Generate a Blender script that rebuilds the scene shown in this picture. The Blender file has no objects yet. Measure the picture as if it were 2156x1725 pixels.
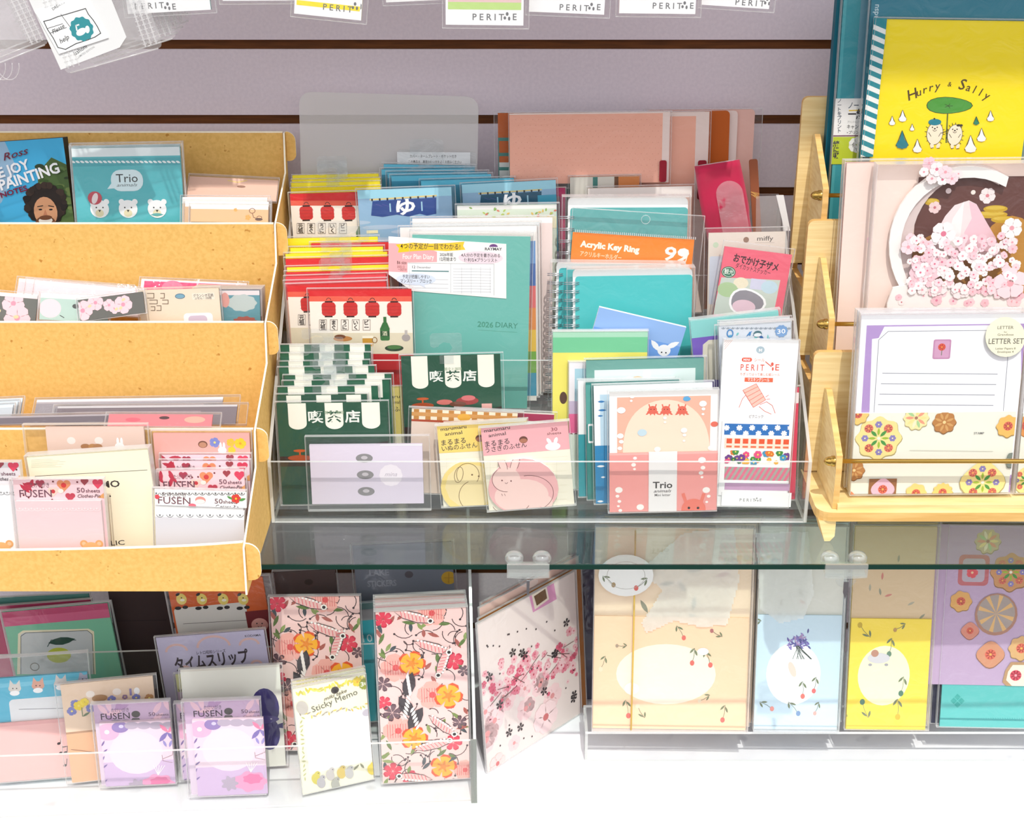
import bpy, math, random
from mathutils import Vector, Matrix, noise

sc = bpy.context.scene
COL = sc.collection
# ------------------------------------------------------------------ camera, light, exposure
F = 3151.0                      # focal length in pixels of the 2156 x 1725 frame
TH = math.radians(24.0)         # camera looks down by this much
CAMP = Vector((0, -1.5273, 1.0))
cam = bpy.data.cameras.new('camera')
cam.sensor_fit = 'HORIZONTAL'; cam.sensor_width = 36.0; cam.lens = F / 2156 * 36.0
cam.clip_start = 0.05
camo = bpy.data.objects.new('camera', cam); COL.objects.link(camo)
camo.location = CAMP; camo.rotation_euler = (math.pi / 2 - TH, 0, 0)
sc.camera = camo

SUN_DIR = Vector((0.13, -1.0, 1.65)).normalized()     # towards the sun: in front, high, a little to the right
sun = bpy.data.lights.new('sun', 'SUN'); sun.energy = 2.75; sun.angle = math.radians(0.6); sun.color = (1.0, 0.965, 0.90)
suno = bpy.data.objects.new('sun', sun); COL.objects.link(suno)
suno.rotation_euler = SUN_DIR.to_track_quat('Z', 'Y').to_euler()

world = bpy.data.worlds.new('world'); sc.world = world; world.use_nodes = True
wn = world.node_tree.nodes; wl = world.node_tree.links; wn.clear()
wo = wn.new('ShaderNodeOutputWorld'); wb = wn.new('ShaderNodeBackground')
wc = wn.new('ShaderNodeTexCoord'); ws = wn.new('ShaderNodeSeparateXYZ'); wr = wn.new('ShaderNodeValToRGB')
wl.new(wc.outputs['Generated'], ws.inputs[0]); wm = wn.new('ShaderNodeMath'); wm.operation = 'MULTIPLY_ADD'; wm.inputs[1].default_value = .5; wm.inputs[2].default_value = .5
wl.new(ws.outputs['Z'], wm.inputs[0]); wl.new(wm.outputs[0], wr.inputs[0])
wr.color_ramp.elements[0].position = 0.40; wr.color_ramp.elements[0].color = (0.12, 0.105, 0.105, 1)      # street and shop floor
wr.color_ramp.elements[1].position = 0.52; wr.color_ramp.elements[1].color = (0.44, 0.42, 0.42, 1)      # bright haze at eye level
e = wr.color_ramp.elements.new(0.76); e.color = (0.94, 0.96, 1.0, 1)
wl.new(wr.outputs[0], wb.inputs[0]); wb.inputs[1].default_value = 1.95
wl.new(wb.outputs[0], wo.inputs[0])

sc.view_settings.view_transform = 'Standard'; sc.view_settings.look = 'None'
sc.view_settings.gamma = 1.0; sc.view_settings.exposure = -0.05; sc.view_settings.use_curve_mapping = False
try:
    sc.cycles.transparent_max_bounces = 64
except Exception:
    pass

# ------------------------------------------------------------------ geometry helpers
FW = Vector((0, math.cos(TH), -math.sin(TH))); UP = Vector((0, math.sin(TH), math.cos(TH))); RT = Vector((1, 0, 0))
def ray(x, y): return FW + RT * ((x - 1078) / F) - UP * ((y - 862.5) / F)
def at_y(x, y, Y): d = ray(x, y); return CAMP + d * ((Y - CAMP.y) / d.y)
def at_z(x, y, Z): d = ray(x, y); return CAMP + d * ((Z - CAMP.z) / d.z)
def at_x(x, y, X): d = ray(x, y); return CAMP + d * ((X - CAMP.x) / d.x)
def at_pl(x, y, P, n): d = ray(x, y); return CAMP + d * ((P - CAMP).dot(n) / d.dot(n))

# ------------------------------------------------------------------ materials
MATS = {}
def lin(c): return tuple(((v / 255) / 12.92 if v / 255 <= .04045 else ((v / 255 + .055) / 1.055) ** 2.4) for v in c)
def newmat(k):
    m = bpy.data.materials.new(k if isinstance(k, str) else 'print_%d_%d_%d' % k); m.use_nodes = True
    return m, m.node_tree.nodes, m.node_tree.links
def paper(c, rough=.55):
    k = tuple(int(v) for v in c)
    if k in MATS: return k
    m, n, l = newmat(k); b = n['Principled BSDF']
    b.inputs['Base Color'].default_value = (*[v * .88 for v in lin(k)], 1); b.inputs['Roughness'].default_value = rough
    b.inputs['Specular IOR Level'].default_value = .3
    MATS[k] = m; return k
def noisy(k, c0, c1, scale=(40, 40, 40), rough=.6, detail=4, lo=.35, hi=.65, bump=0, dots=None):
    m, n, l = newmat(k); b = n['Principled BSDF']; b.inputs['Roughness'].default_value = rough; b.inputs['Specular IOR Level'].default_value = .3
    tc = n.new('ShaderNodeTexCoord'); mp = n.new('ShaderNodeMapping'); mp.inputs['Scale'].default_value = scale
    nz = n.new('ShaderNodeTexNoise'); nz.inputs['Scale'].default_value = 1; nz.inputs['Detail'].default_value = detail
    cr = n.new('ShaderNodeValToRGB'); cr.color_ramp.elements[0].position = lo; cr.color_ramp.elements[1].position = hi
    cr.color_ramp.elements[0].color = (*lin(c0), 1); cr.color_ramp.elements[1].color = (*lin(c1), 1)
    l.new(tc.outputs['Object'], mp.inputs[0]); l.new(mp.outputs[0], nz.inputs[0]); l.new(nz.outputs[0], cr.inputs[0])
    out = cr.outputs[0]
    if dots:
        n2 = n.new('ShaderNodeTexNoise'); n2.inputs['Scale'].default_value = dots[1]; n2.inputs['Detail'].default_value = 2
        c2 = n.new('ShaderNodeValToRGB'); c2.color_ramp.elements[0].position = .70; c2.color_ramp.elements[1].position = .76
        mx = n.new('ShaderNodeMix'); mx.data_type = 'RGBA'; mx.inputs[7].default_value = (*lin(dots[0]), 1)
        l.new(tc.outputs['Object'], n2.inputs[0]); l.new(n2.outputs[0], c2.inputs[0]); l.new(c2.outputs[0], mx.inputs[0]); l.new(out, mx.inputs[6]); out = mx.outputs[2]
    l.new(out, b.inputs['Base Color'])
    if bump:
        bp = n.new('ShaderNodeBump'); bp.inputs['Strength'].default_value = bump; bp.inputs['Distance'].default_value = .001
        l.new(nz.outputs[0], bp.inputs['Height']); l.new(bp.outputs[0], b.inputs['Normal'])
    MATS[k] = m; return k
def clear(k, tint=(1, 1, 1), gl=.05, gl2=.6, rough=.05, haze=.0, hcol=(1, 1, 1), bump=0, bscale=60):
    m, n, l = newmat(k); n.remove(n['Principled BSDF']); out = n['Material Output']
    tr = n.new('ShaderNodeBsdfTransparent'); tr.inputs[0].default_value = (*tint, 1)
    g = n.new('ShaderNodeBsdfGlossy'); g.inputs['Roughness'].default_value = rough
    lw = n.new('ShaderNodeLayerWeight'); lw.inputs[0].default_value = .5
    pw = n.new('ShaderNodeMath'); pw.operation = 'POWER'; pw.inputs[1].default_value = 4
    ma = n.new('ShaderNodeMath'); ma.operation = 'MULTIPLY_ADD'; ma.inputs[1].default_value = gl2; ma.inputs[2].default_value = gl
    l.new(lw.outputs['Facing'], pw.inputs[0]); l.new(pw.outputs[0], ma.inputs[0])
    mx = n.new('ShaderNodeMixShader'); l.new(ma.outputs[0], mx.inputs[0]); l.new(g.outputs[0], mx.inputs[2])
    base = tr.outputs[0]
    if haze:
        d = n.new('ShaderNodeBsdfDiffuse'); d.inputs[0].default_value = (*hcol, 1)
        t2 = n.new('ShaderNodeBsdfTranslucent'); t2.inputs[0].default_value = (*hcol, 1)
        m0 = n.new('ShaderNodeMixShader'); m0.inputs[0].default_value = .4; l.new(d.outputs[0], m0.inputs[1]); l.new(t2.outputs[0], m0.inputs[2])
        m1 = n.new('ShaderNodeMixShader'); m1.inputs[0].default_value = haze; l.new(base, m1.inputs[1]); l.new(m0.outputs[0], m1.inputs[2]); base = m1.outputs[0]
    l.new(base, mx.inputs[1]); l.new(mx.outputs[0], out.inputs[0])
    if bump:
        tc = n.new('ShaderNodeTexCoord'); nz = n.new('ShaderNodeTexNoise'); nz.inputs['Scale'].default_value = bscale; nz.inputs['Detail'].default_value = 3
        nz.inputs['Distortion'].default_value = 1.2
        bp = n.new('ShaderNodeBump'); bp.inputs['Strength'].default_value = bump; bp.inputs['Distance'].default_value = .004
        l.new(tc.outputs['Object'], nz.inputs[0]); l.new(nz.outputs[0], bp.inputs['Height']); l.new(bp.outputs[0], g.inputs['Normal'])
    MATS[k] = m; return k
def metal(k, c, rough=.2):
    m, n, l = newmat(k); b = n['Principled BSDF']; b.inputs['Base Color'].default_value = (*lin(c), 1)
    b.inputs['Metallic'].default_value = 1; b.inputs['Roughness'].default_value = rough; MATS[k] = m; return k
noisy('wall_paint', (220, 208, 217), (227, 215, 223), (300, 300, 300), .7)
noisy('groove', (84, 46, 14), (104, 58, 20), (30, 400, 400), .7)
noisy('deck', (238, 238, 244), (246, 246, 250), (30, 30, 30), .35, dots=((214, 214, 222), 22))
noisy('kraft', (222, 176, 96), (233, 189, 110), (260, 260, 260), .75, dots=((190, 134, 60), 140))
noisy('kraft_edge', (250, 240, 214), (255, 247, 226), (200, 200, 200), .7)
noisy('wood', (228, 196, 134), (243, 219, 162), (14, 60, 260), .5, detail=6, bump=.05)
noisy('wood_edge', (214, 168, 98), (234, 192, 124), (16, 200, 200), .5, detail=5)
clear('film', gl=.035, gl2=.6, rough=.10, haze=.02, bump=.5, bscale=38)
clear('film_thick', gl=.05, gl2=.5, rough=.12, haze=.12, bump=.6, bscale=30)
clear('film_edge', gl=.08, gl2=.4, rough=.15, haze=.34)
clear('tab', (.97, .985, .99), gl=.05, gl2=.5, rough=.08, haze=.05, bump=.4, bscale=50)
clear('frost', (.97, .98, .96), gl=.05, gl2=.4, rough=.3, haze=.52, hcol=(.95, .95, .92))
clear('acrylic', (.985, .99, .985), gl=.03, gl2=.75, rough=.03, haze=.006)
clear('acrylic_edge', (.9, .95, .94), gl=.10, gl2=.5, rough=.1, haze=.72, hcol=(.97, .98, .97))
clear('acrylic_dark', (.62, .66, .62), gl=.10, gl2=.5, rough=.1, haze=.30, hcol=(.45, .48, .44))
clear('clip_plastic', (.95, .97, .96), gl=.16, gl2=.6, rough=.06, haze=.22, hcol=(.92, .95, .93))
clear('glass', (.86, .92, .90), gl=.05, gl2=.85, rough=.02, haze=.012, hcol=(.7, .74, .72))
metal('brass', (196, 160, 84), .25); metal('steel', (205, 208, 214), .18)
m, n, l = newmat('glass_edge'); n['Principled BSDF'].inputs['Base Color'].default_value = (.006, .035, .025, 1); n['Principled BSDF'].inputs['Roughness'].default_value = .15; MATS['glass_edge'] = m
m, n, l = newmat('velvet'); b = n['Principled BSDF']; b.inputs['Base Color'].default_value = (*lin((176, 8, 62)), 1); b.inputs['Roughness'].default_value = .9
b.inputs['Sheen Weight'].default_value = .6; MATS['velvet'] = m
def M_(c): return c if isinstance(c, str) else paper(c)

# ------------------------------------------------------------------ mesh builder
class MB:
    def __init__(s): s.v = []; s.f = []; s.m = []; s.s = []; s.mats = []
    def add(s, vs, fs, mat, smooth=False):
        mat = M_(mat); o = len(s.v); s.v += [tuple(p) for p in vs]
        if mat not in s.mats: s.mats.append(mat)
        k = s.mats.index(mat)
        for f in fs: s.f.append([i + o for i in f]); s.m.append(k); s.s.append(smooth)
    def box(s, x0, x1, y0, y1, z0, z1, mat):
        v = [(x, y, z) for x in (x0, x1) for y in (y0, y1) for z in (z0, z1)]
        s.add(v, [(0, 1, 3, 2), (4, 6, 7, 5), (0, 4, 5, 1), (2, 3, 7, 6), (0, 2, 6, 4), (1, 5, 7, 3)], mat)
    def prism(s, pts, off, mat, side=None):
        """closed polygon of 3-D points pushed along the vector off"""
        n = len(pts); off = Vector(off); a = [Vector(p) for p in pts]; b = [p + off for p in a]
        s.add(a, [tuple(range(n))], mat); s.add(b, [tuple(reversed(range(n)))], mat)
        s.add(a + b, [(i, i + n, (i + 1) % n + n, (i + 1) % n) for i in range(n)], side or mat)
    def tube(s, pts, r, mat, seg=8, closed=False):
        P = [Vector(p) for p in pts]; n = len(P); vs = []
        R = r if isinstance(r, (list, tuple)) else [r] * n
        prev = None
        for i, p in enumerate(P):
            t = (P[(i + 1) % n] - P[i - 1]) if closed else (P[min(i + 1, n - 1)] - P[max(i - 1, 0)])
            t.normalize()
            a = prev if prev is not None else (Vector((0, 0, 1)) if abs(t.z) < .9 else Vector((1, 0, 0)))
            a = a - t * a.dot(t); a.normalize(); prev = a; b = t.cross(a)
            vs += [p + (a * math.cos(2 * math.pi * k / seg) + b * math.sin(2 * math.pi * k / seg)) * R[i] for k in range(seg)]
        fs = []
        for i in range(n if closed else n - 1):
            j = (i + 1) % n
            fs += [(i * seg + k, i * seg + (k + 1) % seg, j * seg + (k + 1) % seg, j * seg + k) for k in range(seg)]
        if not closed: fs += [tuple(reversed(range(seg))), tuple(range((n - 1) * seg, n * seg))]
        s.add(vs, fs, mat, True)
    def lathe(s, O, ax, prof, mat, seg=16):
        ax = Vector(ax).normalized(); a = ax.orthogonal().normalized(); b = ax.cross(a); O = Vector(O)
        vs = [O + ax * h + (a * math.cos(2 * math.pi * k / seg) + b * math.sin(2 * math.pi * k / seg)) * r for h, r in prof for k in range(seg)]
        n = len(prof)
        s.add(vs, [(i * seg + k, i * seg + (k + 1) % seg, (i + 1) * seg + (k + 1) % seg, (i + 1) * seg + k) for i in range(n - 1) for k in range(seg)], mat, True)
    def build(s, name, parent=None, M=None):
        me = bpy.data.meshes.new(name); me.from_pydata(s.v, [], s.f)
        for k in s.mats: me.materials.append(MATS[k])
        me.polygons.foreach_set('material_index', s.m); me.polygons.foreach_set('use_smooth', s.s); me.update()
        o = bpy.data.objects.new(name, me); COL.objects.link(o)
        if parent: o.parent = parent
        if M is not None: o.matrix_world = M
        return o
USED = set()
def tag(o, label, cat, group=None):
    if not 4 <= len(label.split()) <= 16: print('LABEL', len(label.split()), label)
    if label in USED: print('SAME', label)
    USED.add(label)
    o['label'] = label; o['category'] = cat
    if group: o['group'] = group
    return o
def empty(name, loc=(0, 0, 0)):
    o = bpy.data.objects.new(name, None); COL.objects.link(o); o.location = loc; o.empty_display_size = .01; return o
def structure(o): o['kind'] = 'structure'; return o

# ------------------------------------------------------------------ lettering
TXT = {}
def glyphs(body, bold, shear):
    k = (body, bold, shear)
    if k not in TXT:
        cu = bpy.data.curves.new('t', 'FONT'); cu.body = body; cu.resolution_u = 2; cu.offset = bold; cu.shear = shear
        o = bpy.data.objects.new('t', cu); me = bpy.data.meshes.new_from_object(o)
        v = [(p.co.x, p.co.y) for p in me.vertices]; f = [tuple(p.vertices) for p in me.polygons]
        TXT[k] = (v, f, min([p[0] for p in v] or [0]), max([p[0] for p in v] or [1]))
        bpy.data.objects.remove(o); bpy.data.meshes.remove(me); bpy.data.curves.remove(cu)
    return TXT[k]

def clip(poly, x0, y0, x1, y1):
    for ax, lim, sg in ((0, x0, 1), (0, x1, -1), (1, y0, 1), (1, y1, -1)):
        out = []
        for i, q in enumerate(poly):
            p = poly[i - 1]; a = (p[ax] - lim) * sg; b = (q[ax] - lim) * sg
            if (a < 0) != (b < 0):
                t = a / (a - b); out.append((p[0] + (q[0] - p[0]) * t, p[1] + (q[1] - p[1]) * t))
            if b >= 0: out.append(q)
        poly = out
        if len(poly) < 3: return []
    return poly

# ------------------------------------------------------------------ printed sheets: a rectangle that stands in the world, with print on it
class Art:
    """print on one face. Points are photo pixels cast onto the sheet, or 0..1 fractions of the sheet; sizes >= .8 are pixels."""
    def __init__(s, c, mb, y, box): s.c = c; s.mb = mb; s.y = y; s.box = box; s.k = 1
    def q(s, p):
        if abs(p[0]) > 2.5 or abs(p[1]) > 2.5:
            P = at_pl(p[0], p[1], s.c.TL + s.c.n * (-s.y), s.c.n) - s.c.TL
            return (P.dot(s.c.u), P.dot(s.c.d))
        x0, y0, x1, y1 = s.box
        return (x0 + p[0] * (x1 - x0), y0 + p[1] * (y1 - y0))
    def z(s, r, lim=.8): return r * s.c.ppm if abs(r) >= lim else r * (s.box[2] - s.box[0])
    def put(s, pts, col, cl=True):
        if cl: pts = clip(pts, *s.box)
        if len(pts) < 3: return
        y = s.y - .00001 * min(s.k, 300); s.k += 1
        A = sum(pts[i - 1][0] * p[1] - p[0] * pts[i - 1][1] for i, p in enumerate(pts))
        if A < 0: pts = pts[::-1]
        c = s.c
        s.mb.add([(a - c.W / 2, y, c.L - b) for a, b in pts], [tuple(reversed(range(len(pts))))], col)
    def poly(s, pts, col): s.put([s.q(p) for p in pts], col); return s
    def rect(s, a, b, c, d, col):
        p = s.q((a, b)); q = s.q((c, d)); s.put([p, (q[0], p[1]), q, (p[0], q[1])], col); return s
    def rrect(s, a, b, c, d, r, col):
        p = s.q((a, b)); q = s.q((c, d)); r = s.z(r); pts = []
        for cx, cy, a0 in ((q[0] - r, p[1] + r, -90), (q[0] - r, q[1] - r, 0), (p[0] + r, q[1] - r, 90), (p[0] + r, p[1] + r, 180)):
            pts += [(cx + r * math.cos(math.radians(a0 + t)), cy + r * math.sin(math.radians(a0 + t))) for t in (0, 22, 45, 68, 90)]
        s.put(pts, col); return s
    def ell(s, x, y, rx, ry, col, rot=0, n=20, cut=None):
        p = s.q((x, y)); rx = s.z(rx); ry = s.z(ry); c, si = math.cos(math.radians(-rot)), math.sin(math.radians(-rot))
        ang = [2 * math.pi * k / n for k in range(n)] if cut is None else [math.radians(cut[0] + (cut[1] - cut[0]) * k / n) for k in range(n + 1)]
        s.put([(p[0] + rx * math.cos(t) * c - ry * math.sin(t) * si, p[1] + rx * math.cos(t) * si + ry * math.sin(t) * c) for t in ang], col); return s
    def line(s, pts, w, col, closed=False):
        P = [s.q(p) for p in pts]; w = s.z(w, .3) / 2
        if closed: P.append(P[0])
        k0 = s.k
        for a, b in zip(P, P[1:]):
            dx, dy = b[0] - a[0], b[1] - a[1]; L = math.hypot(dx, dy) or 1e-9; nx, ny = -dy / L * w, dx / L * w
            ex, ey = dx / L * w * .6, dy / L * w * .6
            s.k = k0
            s.put([(a[0] + nx - ex, a[1] + ny - ey), (b[0] + nx + ex, b[1] + ny + ey), (b[0] - nx + ex, b[1] - ny + ey), (a[0] - nx - ex, a[1] - ny - ey)], col)
        s.k = k0 + 1; return s
    def ring(s, x, y, rx, ry, w, col, rot=0, a0=0, a1=360, n=24):
        p = s.q((x, y)); rx = s.z(rx); ry = s.z(ry); w = s.z(w, .3) / 2; c, si = math.cos(math.radians(-rot)), math.sin(math.radians(-rot))
        k0 = s.k
        def pt(t, e): X = (rx + e) * math.cos(t); Y = (ry + e) * math.sin(t); return (p[0] + X * c - Y * si, p[1] + X * si + Y * c)
        for k in range(n):
            t0 = math.radians(a0 + (a1 - a0) * k / n); t1 = math.radians(a0 + (a1 - a0) * (k + 1) / n); s.k = k0
            s.put([pt(t0, w), pt(t1, w), pt(t1, -w), pt(t0, -w)], col)
        s.k = k0 + 1; return s
    def text(s, body, x, y, h, col, al='L', w=None, bold=.01, shear=0, rot=0, sx=1):
        v, f, x0, x1 = glyphs(body, bold, shear); p = s.q((x, y)); k = s.z(h, 1.5) / .72
        kx = k * sx if w is None else (s.z(w) / max(x1 - x0, 1e-6))
        o = {'L': x0, 'C': (x0 + x1) / 2, 'R': x1}[al]; c_, si = math.cos(math.radians(rot)), math.sin(math.radians(rot)); c = s.c
        pts = []
        for a, b in v:
            a = (a - o) * kx; b = b * k; pts.append((p[0] + a * c_ - b * si, p[1] - a * si - b * c_))
        b0 = s.box; f = [t for t in f if all(b0[0] <= pts[i][0] <= b0[2] and b0[1] <= pts[i][1] <= b0[3] for i in t)]
        y = s.y - .00001 * min(s.k, 300); s.k += 1
        s.mb.add([(a - c.W / 2, y, c.L - b) for a, b in pts], f, col); return s
    def flower(s, x, y, r, col, cc=None, n=5, rot=0, wid=.42, tips=None):
        p = s.q((x, y)); R = s.z(r); k0 = s.k
        for i in range(n):
            t = math.radians(rot + 360 * i / n); cx, cy = math.cos(t), math.sin(t); pts = []
            for d, wd in ((.05, 0), (.35, .6), (.75, 1), (1, .55), (1, -.55), (.75, -1), (.35, -.6)):
                pts.append((p[0] + R * (d * cx - wd * wid * cy), p[1] + R * (d * cy + wd * wid * cx)))
            s.k = k0; s.put(pts, col)
            if tips: s.k = k0 + 1; s.put([pts[2], pts[3], pts[4], pts[5], (p[0] + R * .85 * cx, p[1] + R * .85 * cy)], tips)
        s.k = k0 + 2
        if cc: s.put([(p[0] + R * .24 * math.cos(t / 8 * 6.283), p[1] + R * .24 * math.sin(t / 8 * 6.283)) for t in range(8)], cc)
        return s
    def leaf(s, x, y, ln, wd, rot, col):
        p = s.q((x, y)); ln = s.z(ln); wd = s.z(wd); c, si = math.cos(math.radians(rot)), -math.sin(math.radians(rot))
        s.put([(p[0] + a * ln * c - b * wd * si, p[1] + a * ln * si + b * wd * c) for a, b in ((-1, 0), (-.5, .38), (0, .5), (.5, .36), (1, 0), (.5, -.36), (0, -.5), (-.5, -.38))], col); return s
    def blob(s, x, y, r, col, n=9, amp=.15, seed=1, sy=1, rot=0):
        p = s.q((x, y)); R = s.z(r); pts = []
        for k in range(n * 6):
            t = 2 * math.pi * k / (n * 6); rr = R * (1 + amp * math.cos(n * t + rot)); pts.append((p[0] + rr * math.cos(t), p[1] + rr * sy * math.sin(t)))
        s.put(pts, col); return s

LIM = {'front': None, 'x': None}           # nearest Y the foot of a sheet may reach in the tray being filled
class Card:
    def __init__(s, name, label, cat, tl=None, tr=None, bot=None, Y=None, fl=None, base=None, lean=10, th=.002, col=(245, 245, 245), art=None, bag=None,
                 group=None, rad=0, edge=None, body='insert_card', multi=None, back=None, L=None):
        if base:
            BL, BR = [at_z(*q_, fl) if len(q_) == 2 else q_ for q_ in base]; u = (BR - BL).normalized()
        else:
            Yl, Yr = Y if isinstance(Y, tuple) else (Y, Y)
            TL = at_y(*tl, Yl); TR = at_y(*tr, Yr); u = (TR - TL).normalized()
        if not base and bot is None and L is None and LIM['front'] is not None:
            hh = (TL.z + TR.z) / 2 - fl; room = (TL.y + TR.y) / 2 - LIM['front'] - .003
            lean = max(-3, min(lean, math.degrees(math.atan2(room, hh))))
        b = math.radians(lean); d = Vector((0, -math.sin(b), -math.cos(b)))
        d = (d - u * d.dot(u)).normalized(); n = d.cross(u).normalized()
        if base:
            W = (BR - BL).length; P = at_pl(*tl, BL, n) - BL; Ln = -P.dot(d); TL = BL - d * Ln
        else:
            W = (TR - TL).length
            if L: Ln = L
            elif bot is not None:
                bx, by = bot if isinstance(bot, tuple) else (tl[0], bot)
                Ln = (at_pl(bx, by, TL, n) - TL).dot(d)
            else:
                Ln = ((TL.z + TR.z) / 2 - fl) / (-d.z)
                Ln -= abs(u.z) * W / 2 + (.0012 + max(bag[3], 0) / 1000 if bag else .0008) + th * math.sin(math.radians(max(lean, 0)))
        if LIM['x']:
            lo, hi = LIM['x']((TL.y + TR.y) / 2 if not base else TL.y); bl_, br_ = (bag[0] / 1000, bag[2] / 1000) if bag else (.002, .002)
            xs = [(TL + u * a + d * b_).x for a in (-bl_, W + br_) for b_ in (0, Ln)]
            cl = max(0, lo - min(xs)) if lo is not None else 0; cr = max(0, max(xs) - hi)      # keep clear of the tray's sides
            TL = TL + u * cl; W -= cl + cr
        s.TL, s.u, s.d, s.n, s.W, s.L, s.th = TL, u, d, n, W, Ln, th
        c = at_pl(1078, 862, TL, n)
        mid = TL + u * W / 2
        s.ppm = (mid - CAMP).dot(FW) / F          # metres per pixel near the sheet's top edge
        s.M = Matrix.Identity(4)
        O = TL + u * W / 2 + d * Ln
        for i, ax in enumerate((u, -n, -d)):
            for j in range(3): s.M[j][i] = ax[j]
        for j in range(3): s.M[j][3] = O[j]
        s.front = 0; s.label, s.cat, s.group, s.name = label, cat, group, name
        multi = bag is not None if multi is None else multi
        mb = MB(); s.slab(mb, s.round(0, 0, W, Ln, rad), 0, th, col, edge, back)
        if art:
            A = Art(s, mb, 0, (0, 0, W, Ln)); art(A); s.front = -.00001 * min(A.k, 300)
        if multi:
            s.root = empty(name); s.root.matrix_world = s.M; s.main = mb.build(body, s.root)
        else:
            s.root = s.main = mb.build(name); s.root.matrix_world = s.M
        tag(s.root, label, cat, group)
        if bag: s.bag(*bag)
    def round(s, x0, y0, x1, y1, r):
        if not r: return [(x0, y0), (x1, y0), (x1, y1), (x0, y1)]
        pts = []
        for cx, cy, a0 in ((x1 - r, y0 + r, -90), (x1 - r, y1 - r, 0), (x0 + r, y1 - r, 90), (x0 + r, y0 + r, 180)):
            pts += [(cx + r * math.cos(math.radians(a0 + t)), cy + r * math.sin(math.radians(a0 + t))) for t in (0, 30, 60, 90)]
        return pts
    def slab(s, mb, pts, y0, y1, col, edge=None, back=None):
        n = len(pts); a = [(p[0] - s.W / 2, y0, s.L - p[1]) for p in pts]; b = [(p[0] - s.W / 2, y1, s.L - p[1]) for p in pts]
        mb.add(a, [tuple(reversed(range(n)))], col); mb.add(b, [tuple(range(n))], back or edge or col)
        mb.add(a + b, [(i, (i + 1) % n, (i + 1) % n + n, i + n) for i in range(n)], edge or col)
    def part(s, name, pts, col, th=.0006, lift=None, art=None, rad=0, label=None, edge=None, parent=None):
        """a second sheet lying on the front; pts = (a,b,c,d) box or list of points"""
        y1 = (s.front if lift is None else -lift); y0 = y1 - th
        A0 = Art(s, None, y0, (0, 0, s.W, s.L))
        if len(pts) == 4 and not isinstance(pts[0], tuple):
            p = A0.q(pts[:2]); q = A0.q((pts[2], pts[1])) if abs(pts[2]) > 2.5 else A0.q(pts[2:]); q = (q[0], A0.q(pts[2:])[1]); q = (q[0], min(q[1], s.L - .0008)); out = s.round(p[0], p[1], q[0], q[1], rad)
        else: out = clip([A0.q(p) for p in pts], -1, -1, 1, s.L - .0008)
        mb = MB(); s.slab(mb, out, y0, y1, col, edge)
        xs = [p[0] for p in out]; ys = [p[1] for p in out]
        if art:
            A = Art(s, mb, y0, (min(xs), min(ys), max(xs), max(ys))); art(A); y0 -= .00001 * min(A.k, 300)
        o = mb.build(name, parent or s.root); s.front = min(s.front, y0)
        if label: o['label'] = label
        return o
    def bag(s, l=2, t=4, r=2, b=2, dep=.0008, g=5, mat='film', name='film_bag', amp=.0003):
        l, t, r, b = l / 1000, t / 1000, r / 1000, b / 1000; x0, x1, z0, z1 = -s.W / 2 - l, s.W / 2 + r, -b, s.L + t
        z0 = max(z0, -.0005) if b < 0 else z0
        y0 = s.front - dep; y1 = s.th + .0006; mb = MB(); sd = sum(map(ord, s.label)) % 97
        vs = [(x0 + (x1 - x0) * i / g, y0 - (abs(noise.noise(Vector((i * .9 + sd, j * .7, sd)))) * amp * 3 if 0 < i < g and 0 < j < g else 0), z0 + (z1 - z0) * j / g) for j in range(g + 1) for i in range(g + 1)]
        mb.add(vs, [(j * (g + 1) + i, j * (g + 1) + i + 1, (j + 1) * (g + 1) + i + 1, (j + 1) * (g + 1) + i) for j in range(g) for i in range(g)], mat, True)
        mb.add([(x0, y1, z0), (x1, y1, z0), (x1, y1, z1), (x0, y1, z1)], [(3, 2, 1, 0)], mat)
        e = .0004
        for a, c_, b_, d_ in ((x0, z0, x0 + e, z1), (x1 - e, z0, x1, z1), (x0, z1 - e, x1, z1), (x0, z0, x1, z0 + e)):
            mb.box(a, b_, y0 - .0002, y1, c_, d_, 'film_edge')
        o = mb.build(name, s.root); s.front = y0 - amp; return o
    def hangtab(s, x, w=24, h=17, lift=.001):
        """clear euro-hook tab standing up from the top edge; x is a fraction of the width, sizes in mm"""
        w /= 1000; h /= 1000; cx = x * s.W - s.W / 2; mb = MB(); T = s.L
        L = [(-.5, -.35), (-.5, .75), (-.42, 1), (.42, 1), (.5, .9), (.5, .1), (.28, .1), (.28, .45), (.2, .68), (0, .74), (-.17, .66), (-.2, .5), (-.38, .5), (-.38, .2), (-.2, -.1), (-.2, -.35)]
        L = [(-.22, -.35), (-.22, .0), (.08, .12), (.2, .35), (.12, .56), (-.06, .62), (-.2, .52), (-.24, .42), (-.4, .36), (-.5, .46), (-.5, .9), (-.42, 1), (.42, 1), (.5, .92), (.5, .2), (.22, 0), (.22, -.35)]
        pts = [(cx + a * w, -lift, T + b * h) for a, b in L]
        mb.prism(pts, (0, .0004, 0), 'tab', 'film_edge'); return mb.build('hang_tab', s.root)
def nth(k): return ['first', 'second', 'third', 'fourth', 'fifth', 'sixth', 'seventh', 'eighth', 'ninth', 'tenth'][k]
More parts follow.
